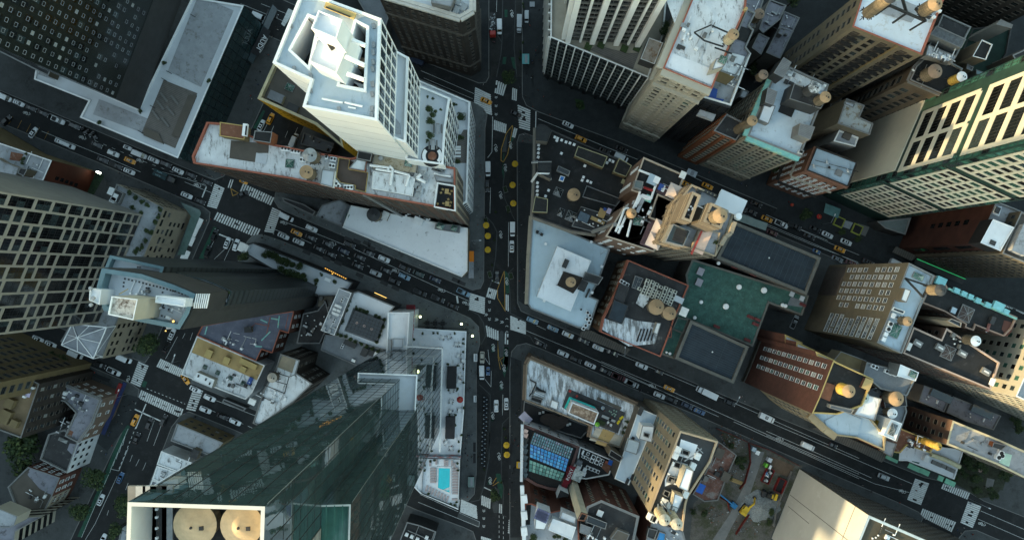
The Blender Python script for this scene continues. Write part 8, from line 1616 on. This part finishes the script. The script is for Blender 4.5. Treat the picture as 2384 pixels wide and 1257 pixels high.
o=empty('dump_truck',P(*z1080((470,430))[0],0),'open topped dump truck with red cab full of rubble on the upper central avenue','truck',None,-ABW);bb=MB();bb.box((-1,0,.9),(7,2.5,1.6),dgrey);bb.build('skip',o);bb=MB();r_=random.Random(4);[bb.box((r_.uniform(-4.2,2.2),r_.uniform(-1,1),2.3),(r_.uniform(.3,.9),r_.uniform(.3,.7),r_.uniform(.2,.5)),r_.choice((grey_conc,dgrey,black_wall,steel)),r_.random()*3)for _ in range(60)];bb.build('rubble',o)['kind']='stuff';bb=MB();loft(bb,[(2.7,1.2,.5,2.7,.2),(4.2,1.2,.5,2.6,.2),(4.8,1.1,.5,1.6,.2)],paint('red'));bb.build('cab',o)
for x in(-3,-1.8,3.6):
 for y in(-1.1,1.1):bb=MB();bb.cyl((x,y-.15,.5),(x,y+.15,.5),.5,.5,12,dsteel);bb.build('wheel',o)
def motorbike(b):
 for x in(-.7,.7):b.cyl((x,-.07,.32),(x,.07,.32),.32,.32,12,dsteel)
 b.bar((-.6,0,.6),(.5,0,.65),.3,.3,paint('maroon'));b.bar((-.7,0,.8),(-.1,0,.8),.28,.1,black_wall);b.bar((.5,-.38,1.),(.5,.38,1.),.05,.05,dsteel)
for q,l in((c4((785,925))[0],'dark red motorcycle near the lower right crossing'),(z1080((488,690))[0],'dark motorcycle parked behind the dump truck')):
 o=empty('motorcycle',P(*q,0.01),l,'motorcycle',None,AST);link('body',unit('moto',motorbike),o)
def bicycle(b):
 for x in(-.52,.52):
  for k in range(10):t,t2=k*.628,(k+1)*.628;b.bar((x+.33*math.cos(t),0,.34+.33*math.sin(t)),(x+.33*math.cos(t2),0,.34+.33*math.sin(t2)),.06,.06,dsteel)
 for p_,q_ in(((-.52,0,.34),(-.1,0,.85)),((-.1,0,.8),(.4,0,.85)),((.4,0,.95),(.52,0,.34)),((-.15,0,.3),(-.1,0,.9)),((.4,0,.85),(-.15,0,.3))):b.bar(p_,q_,.09,.09,mat('bike_blue',(.06,.12,.2),.5))
 b.bar((.4,-.3,1.),(.4,.3,1.),.05,.05,steel);b.box((-.12,0,.9),(.28,.18,.07),black_wall);b.box((.62,0,.75),(.3,.36,.25),steel)
for k in range(32):
 t=k/31;q=c2((583-8*t-6*(t>.5),415+400*t))[0]
 o=empty('bicycle',P(*q,.01),'blue hire bicycle in the long dock on the painted plaza','bicycle','hire bicycles in the dock',R.uniform(-.15,.15)+(0 if k%2 else 2.9),'y');link('frame',unit('bicycle',bicycle),o)
 bb=MB()if k==0 else None
 link('dock_post',unit('dock',lambda b:b.box((1.0,0,0),(.3,.25,.8),dsteel)),o)
for q,l,m_,s_ in((z1080((1002,995))[0],'turquoise roofed kiosk on the plaza of the upper central avenue',mat('kiosk_turquoise',(.12,.36,.37),.5),(2.8,4,2.6)),(z860((1005,665))[0],'pale green roofed kiosk on the pavement beside the pool hotel',mat('kiosk_green',(.2,.28,.26),.5),(2.4,4.,2.5)),(z860((1468,500))[0],'yellow roofed stall beside the old hotel building',mat('stall_yellow',(.5,.3,.02),.7),(1.6,2.6,2.4)),(c2((525,180))[0],'small pale food cart on the pavement beside the hotel',whitemetal,(1.4,3.,2.)),(c2((522,422))[0],'tiny pale cart on the pavement beside the hotel terrace',whitemetal,(1.1,2.6,1.2)),(c0((430,265*1))[0],'news kiosk',dgrey,(2,3,2.4)),(z1080((1110,85))[0],'grey hatch box on the upper plaza',lgrey,(2,2,.6)),(b3((620,75))[0],'pale roofed delivery shelter beside the yellow taxi',pale_roof,(4,2.4,2.4))):
 if l=='news kiosk':l='blue news kiosk on the pavement at lower left';m_=mat('kiosk_blue',(.03,.05,.12),.6)
 o=empty('kiosk',P(*q,.13),l,'kiosk',None,0 if abs(q[0]-1150)<120 else AST);bb=MB();bb.box((0,0,0),(s_[0]*.9,s_[1]*.9,s_[2]),dgrey);bb.build('cabin',o);bb=MB();bb.box((0,0,s_[2]),(s_[0],s_[1],.15),m_);bb.box((.2,0,s_[2]+.15),(s_[0]*.35,s_[1]*.8,.05),lgrey);bb.build('roof',o)
for q in b2((693,405),(828,185),(848,320),(720,775),(868,785)):
 o=empty('planter',P(*q,.02),'grey planter box at the edge of the central avenue','planter','planter boxes on the central avenue',.3,'y');bb=MB();bb.box((0,0,0),(1.6,2.6,.7),grey_conc);bb.build('box',o);bb=MB();bb.box((0,0,.7),(1.3,2.3,.12),leaf_mats[0]);bb.build('soil',o)
for q,rz,l in((c3((120,160))[0],A_+.4,'thin street lamp by the shed pavement of the lower street'),(b1((340,270))[0],.6,'thin traffic signal arm at the left crossing'),(c0((1065,200))[0],A_,'thin street lamp by the lower left crossing'),(c3((755,440))[0],A_,'thin street lamp beside the black estate car'),(b2((600,545))[0],0,'thin street lamp beside the orange awning'),(b4((390,425))[0],A_,'thin street lamp below the apartment tower'),(c4((1190,1010))[0],AST,'thin signal arm at the lower right crossing'),(c0((745,400))[0],A_,'thin signal arm at the lower left pavement corner')):
 o=empty('street_lamp',P(*q,.13),l,'street lamp',None,rz);bb=MB();bb.cyl((0,0,0),(0,0,8),.09,.06,6,steel);bb.build('pole',o);bb=MB();bb.bar((0,0,8),(3.2,0,8.4),.12,.12,steel);bb.build('arm',o);bb=MB();bb.box((3.3,0,8.3),(.8,.35,.18),whitemetal);bb.build('lamp_head',o)
for l,q in(('plank roofed pavement shed below the black condenser roof',z1360((-40,1090),(90,1080),(620,1330),(560,1400),(-60,1160))),('plank roofed pavement shed below the gilded cornice building',c4((270,600),(330,590),(720,755),(680,800))),('plank roofed pavement shed below the maroon building',b4((905,580),(1060,650),(1010,680),(880,620)))):
 p=XY(q,4.5);c=P(*q[0],0);o=empty('pavement_shed',c,l,'scaffold shed');bb=MB();bb.prism(p,4.2,4.5,stripes('shed_planks',(.12,.11,.095),(.075,.07,.06),.9,.7,'X',rot=-AST),bot=True);bb.build('roof',o,c);bb=MB();[bb.cyl((*v,0.1),(*v,4.2),.08,.08,5,dsteel)for v in p];bb.build('posts',o,c)
o=empty('shop_awning',P(*c3((430,515))[0],3),'long red awning on the pavement below the tall drab office building','awning',None,AST);bb=MB();bb.box((0,0,0),(7.5,1.8,.5),mat('awning_bright_red',(.32,.01,.015),.7));bb.build('cloth',o)
def zbase(q,z=.17):return P(*q,z)
yel=mat('machine_yellow',(.6,.4,.03),.5,.08)
o=empty('excavator',zbase(zc((560,945))[0]),'yellow excavator beside the grey gravel heap','excavator',None,.95);bb=MB();[bb.box((0,y,0),(4.2,.7,.9),dsteel)for y in(-1.2,1.2)];bb.build('tracks',o);bb=MB();bb.box((-.4,0,.9),(3.6,2.6,1.1),yel);bb.box((-1.6,0,2.),(1.1,2.4,.5),yel);bb.build('body',o);bb=MB();bb.box((.7,.7,1.),(1.5,1.1,1.9),g_dark);bb.box((.7,.7,2.9),(1.6,1.2,.08),yel);bb.build('cab',o);bb=MB();bb.bar((1.,-.4,2.),(4.2,-.4,3.9),.55,.6,yel);bb.bar((4.2,-.4,3.9),(6.,-.4,1.4),.45,.5,yel);bb.build('arm',o);bb=MB();bb.box((6.,-.4,.7),(1,1.2,.8),dsteel);bb.build('bucket',o)
o=empty('loader',zbase(zc((780,800))[0]),'dark and yellow wheel loader near the red containers','loader',None,-.3);bb=MB();bb.box((-.5,0,.8),(4,2,1.3),dgrey);bb.box((1.5,0,1),(1.6,1.6,.8),yel);bb.build('body',o);bb=MB();bb.box((-.1,0,2.1),(1.5,1.6,1.3),g_dark);bb.build('cab',o);bb=MB();bb.box((3.6,0,.3),(1.,2.6,.9),yel);bb.build('bucket',o)
for x in(-1.6,1.7):
 for y in(-1.2,1.2):bb=MB();bb.cyl((x,y-.3,.75),(x,y+.3,.75),.75,.75,14,dsteel);bb.build('wheel',o)
bl_=mat('lift_blue',(.02,.16,.36),.5);o=empty('boom_lift',zbase(zc((450,905))[0]),'bright blue boom lift stretched across the building site','boom lift',None,2.45);bb=MB();bb.box((0,0,.4),(2.6,2,1),bl_);bb.build('base',o);bb=MB();bb.bar((0,0,1.6),(8.5,0,2.6),.5,.5,bl_);bb.build('boom',o);bb=MB();bb.box((9,0,2.4),(1.2,1.8,1),bl_);bb.build('basket',o);bb=MB();[bb.cyl((x,y-.2,.45),(x,y+.2,.45),.45,.45,12,dsteel)for x in(-1,1)for y in(-1,1)];bb.build('wheels',o)
b=MB();c=zbase(zc((720,920))[0]);r_=random.Random(2);n=26;rings=[]
for k in range(6):rings.append([Vector((math.cos(j*6.283/n)*(6.2-k*1.2)*(1+.12*math.sin(j*2.1+k))*1.25,math.sin(j*6.283/n)*(6.2-k*1.2)*(1+.1*math.cos(j*1.7)),(k*.62)+r_.uniform(-.1,.1)))for j in range(n)])
for A,B2_ in zip(rings,rings[1:]):
 for j in range(n):b.face([A[j],A[(j+1)%n],B2_[(j+1)%n],B2_[j]],mat('gravel',(.2,.22,.225),.95,.15,1.5,fine=.2))
b.face(rings[-1],MATS['gravel']);o=b.build('gravel_heap',None,(0,0,0));o.location=c;tag(o,'pale grey gravel heap on the building site','gravel heap')
for q,s_,l in((zc((905,710))[0],(5.5,3,2),'open red rubbish container by the site fence'),(zc((785,615))[0],(6,3,1.6),'red container filled with scrap on the building site')):
 o=empty('container',zbase(q),l,'container',None,A_);bb=MB();[bb.box(p_,d_,mat('container_red',(.2,.02,.02),.6))for p_,d_ in(((0,-s_[1]/2,0),(s_[0],.15,s_[2])),((0,s_[1]/2,0),(s_[0],.15,s_[2])),((-s_[0]/2,0,0),(.15,s_[1],s_[2])),((s_[0]/2,0,0),(.15,s_[1],s_[2])))];bb.build('sides',o);bb=MB();bb.box((0,0,0),(s_[0]-.2,s_[1]-.2,s_[2]*.3),black_wall);bb.build('floor',o)
 if 'scrap' in l:bb=MB();[bb.box((r_.uniform(-2.4,2.4),r_.uniform(-1,1),s_[2]*.4),(r_.uniform(.3,1.1),r_.uniform(.3,.8),r_.uniform(.2,.7)),r_.choice((steel,bl_,dgrey,capw,rust_roof)),r_.random()*3)for _ in range(34)];bb.build('scrap',o)['kind']='stuff'
for q,m_,l in((zc((675,383))[0],whitemetal,'white site toilet cabin by the track'),(zc((795,455))[0],pale_roof,'pale blue site cabin by the track'),(zc((768,510))[0],mat('cabin_lime',(.15,.45,.05),.6),'lime green site toilet cabin by the track'),(zc((790,520))[0],whitemetal,'white site toilet cabin touching the lime green one'),(zc((640,350))[0],blue_roof,'grey blue site box near the fence')):
 o=empty('site_cabin',zbase(q),l,'cabin',None,A_);bb=MB();bb.box((0,0,0),(1.5,1.5,2.2),m_);bb.build('cabin',o);bb=MB();bb.box((0,0,2.2),(1.6,1.6,.15),m_);bb.box((.76,0,.2),(.04,.9,1.8),capg);bb.build('roof',o)
for l,pts in(('red brown timber fence along the building site street side',zc((280,150),(430,210),(620,300),(800,360),(1100,520))),('red barrier winding through the building site',zc((600,300),(615,480),(560,680),(510,745))),('red barrier beside the boom lift',zc((290,815),(390,870),(410,960))),('red barrier in the lower site',zc((600,995),(540,1080),(470,1190))),('pale fence beside the blank white wall',zc((1020,570),(870,930),(840,1110)))):
 q=[zbase(x)for x in pts];o=empty('site_fence',q[0],l,'fence');bb=MB();m_=mat('fence_red',(.16,.03,.025),.8,.3)if 'pale' not in l else capg
 [bb.bar(a+Vector((0,0,.9)),b_+Vector((0,0,.9)),.12,1.8,m_)for a,b_ in zip(q,q[1:])];bb.build('panels',o,q[0]);bb=MB();[bb.cyl(a,a+Vector((0,0,2)),.08,.08,5,dsteel)for a in q];bb.build('posts',o,q[0])
o=empty('plank_stack',zbase(zc((470,670))[0]),'stack of tan planks on the building site','planks',None,-.35);bb=MB();[bb.box((0,-.6+.3*k,.25*(k%2)),(6,.28,.25),tan_roof)for k in range(5)];bb.build('planks',o)
b=MB();r_=random.Random(9)
for _ in range(260):
 x,y=r_.choice(((500,300,90,60),(500,560,60,90),(250,1000,130,120),(560,1150,140,80),(400,250,90,60),(640,1000,120,90)))[:2],None;cx,cy=x;s_=r_.uniform(.15,.5);b.box(zbase(zc((cx+r_.gauss(0,60),cy+r_.gauss(0,50)))[0]),(s_,s_*r_.uniform(.5,1.5),s_*.6),r_.choice((grey_conc,lgrey,warmgrey,rust_roof)),r_.random()*3)
o=b.build('rubble');o['kind']='stuff';o['label']='scattered rubble on the building site';o['category']='rubble'
for q,r in zip(zc((480,470),(560,470),(420,640),(830,980),(810,1070),(440,330),(170,1000),(60,980),(540,540)),(12,9,8,10,9,8,9,8,8)):tree(q,r,'scrubby bush on the building site',.15,1.6,'shrub','shrub','scrub on the building site')
def crowd(where,grp,fn,s,z=.135):
 for t in s.split(';'):
  x,y=t.split(',');person(fn((float(x),float(y)))[0],where,z,grp)
crowd('on the pavement right of the central avenue','pedestrians right of the central avenue',b2,'925,60;950,120;925,150;945,185;960,300;925,405;940,430;935,612;960,740;935,770;948,790;925,820;940,830;955,850;960,900;930,940;945,975;925,1000;895,1010;970,985;935,690;910,505;930,745;965,760')
crowd('on the pavement left of the central avenue','pedestrians left of the central avenue',b2,'655,15;652,95;635,430;608,640;625,690;605,700;640,740;655,800;620,830;612,560;640,300;618,70;650,205;630,365')
crowd('on the plaza by the white entrance block','pedestrians on the plaza',z720,'1040,180;1075,200;1155,290;1250,325;1220,360;1445,445;1510,480;1640,490;1655,520;1630,550;1720,550;1565,480;1335,450;1490,380;785,120;960,145;1665,805;1670,620;1710,720;1750,700;1770,590;1695,1000;1750,1030;1680,1180')
crowd('on the pavement beside the pool hotel','pedestrians beside the pool hotel',z860,'1015,45;970,225;1010,220;955,250;985,230;945,400;970,420;1010,430;960,525;970,470;970,735;965,780;965,830;1075,435;1005,440;950,355;920,300')
crowd('on the pavement left of the old hotel building','pedestrians left of the old hotel',z860,'1440,20;1390,130;1400,220;1430,270;1465,325;1420,555;1435,540;1410,600;1405,690;1375,800;1390,810;1440,880;1385,880;1410,920;1480,500;1420,310;1475,75')
crowd('on the pavement above the streaked white roof','pedestrians above the streaked white roof',c2,'740,150;790,125;845,120;760,200;800,160;735,250;770,230;870,150;1010,195;760,320;740,470;765,520;780,490;735,400')
crowd('at the upper crossing','pedestrians at the upper crossing',a2,'640,660;670,670;700,720;660,700;690,690;720,745;665,960;650,985;690,940;700,980;655,940;380,780;350,950;355,1120;320,1200;375,590;415,490;630,610')
crowd('on the dark upper plaza','pedestrians on the upper plaza',a2,'740,355;750,330;760,365;740,385;762,420;715,425;710,545;675,515;715,535;755,630;795,675;840,800;720,440;700,180;765,70')
crowd('on the pavement of the left crossing corner','pedestrians at the left crossing corner',b0,'1450,85;1480,95;1500,60;1520,130;1545,85;1430,60;1560,110;1420,420;1440,400;1470,390;1490,395;1410,465;1380,460;1350,300;1040,185;1010,180;860,90;830,70;890,100;1185,215;1225,220')
crowd('on the corner beside the grey sheds','pedestrians by the grey sheds',b1,'570,330;585,345;560,320;620,360;600,385;440,225;455,260;780,430;330,520;350,535;370,525;340,500;410,490;420,530;490,565;480,600;1075,545;880,490;1430,710;1480,735;1530,760;1240,830;1250,660')
crowd('on the pavement at lower left','pedestrians at lower left',c0,'730,470;740,500;770,490;690,560;720,570;760,460;785,440;800,450;650,620;625,750;660,700;600,730;700,520;640,640;720,390;590,320;640,310;560,270;980,240;895,415;1010,470;835,410;1060,230;1095,510;1130,480;1150,530;1060,560')
crowd('on the pavement beside the glass shop building','pedestrians beside the glass shop building',a1,'375,385;345,270;400,260;430,190;460,190;440,210;335,340;315,500;285,560;260,690;250,670;300,590;230,760;360,380')
crowd('on the shaded pavement of the lower street','pedestrians on the lower street',c3,'225,380;250,395;275,385;235,372;845,440;830,410;820,415;380,258;405,245;90,250;140,280;640,600')
crowd('at the lower right crossing','pedestrians at the lower right crossing',z1780,'1770,760;1830,740;1800,790;1910,800;1840,820;1760,830;1890,515;1395,400;1440,465;1465,340;1240,510;980,410;1135,450;900,350;1700,640;1480,660;1660,750')
crowd('on the shaded pavement of the upper street','pedestrians on the upper street',b3,'975,145;1190,270;1305,270;750,65;880,70;1010,160;1320,290')
crowd('on the charcoal roof terrace','people on the charcoal roof terrace',zh1,'1300,850;1235,800;1410,955;1350,1080',20.5)
b=MB()
for x,y,w_,d_,h,rz in SHADE_BLOCKS:b.box((x,y,0),(w_,d_,h),dgrey,rz)
structure(b,'unseen_shade_blocks')  # out-of-view boxes added only to block sun and low sky
ordinals()
w=bpy.data.worlds.new('World');S.world=w;w.use_nodes=True
nt=w.node_tree;sky=nt.nodes.new('ShaderNodeTexSky');sky.sky_type='NISHITA';sky.sun_disc=False
az=math.atan2(SUN_DIR[0],SUN_DIR[1])
sky.sun_elevation=math.radians(SUN_EL);sky.sun_rotation=az%(2*math.pi);sky.air_density=1.;sky.ozone_density=.4;sky.dust_density=1.
mx=nt.nodes.new('ShaderNodeMix');mx.data_type='RGBA';mx.blend_type='MULTIPLY';mx.inputs['Factor'].default_value=1;mx.inputs['B'].default_value=(*TINT,1)
nt.links.new(sky.outputs['Color'],mx.inputs['A']);nt.links.new(mx.outputs['Result'],nt.nodes['Background'].inputs['Color']);nt.nodes['Background'].inputs['Strength'].default_value=SKY_STR
l=bpy.data.lights.new('sun','SUN');l.energy=SUN_STR;l.angle=math.radians(.5);l.color=(1.,.74,.38)
so=bpy.data.objects.new('sun',l);COL.objects.link(so)
e=math.radians(SUN_EL);sd=Vector((*(Vector(SUN_DIR).normalized()*math.cos(e)),math.sin(e)))
so.rotation_euler=sd.to_track_quat('Z','Y').to_euler();so.location=(0,0,400)
cam=bpy.data.cameras.new('camera');cam.sensor_width=36;cam.lens=F/W*36;cam.clip_end=6000;cam.clip_start=1.
co=bpy.data.objects.new('camera',cam);COL.objects.link(co);co.location=(0,0,HC);co.rotation_mode='QUATERNION';co.rotation_quaternion=QR
S.camera=co
S.view_settings.view_transform='Standard';S.view_settings.look='None';S.view_settings.exposure=EXPO;S.view_settings.gamma=1
S.cycles.max_bounces=6;S.cycles.diffuse_bounces=2;S.cycles.glossy_bounces=3;S.cycles.use_denoising=True
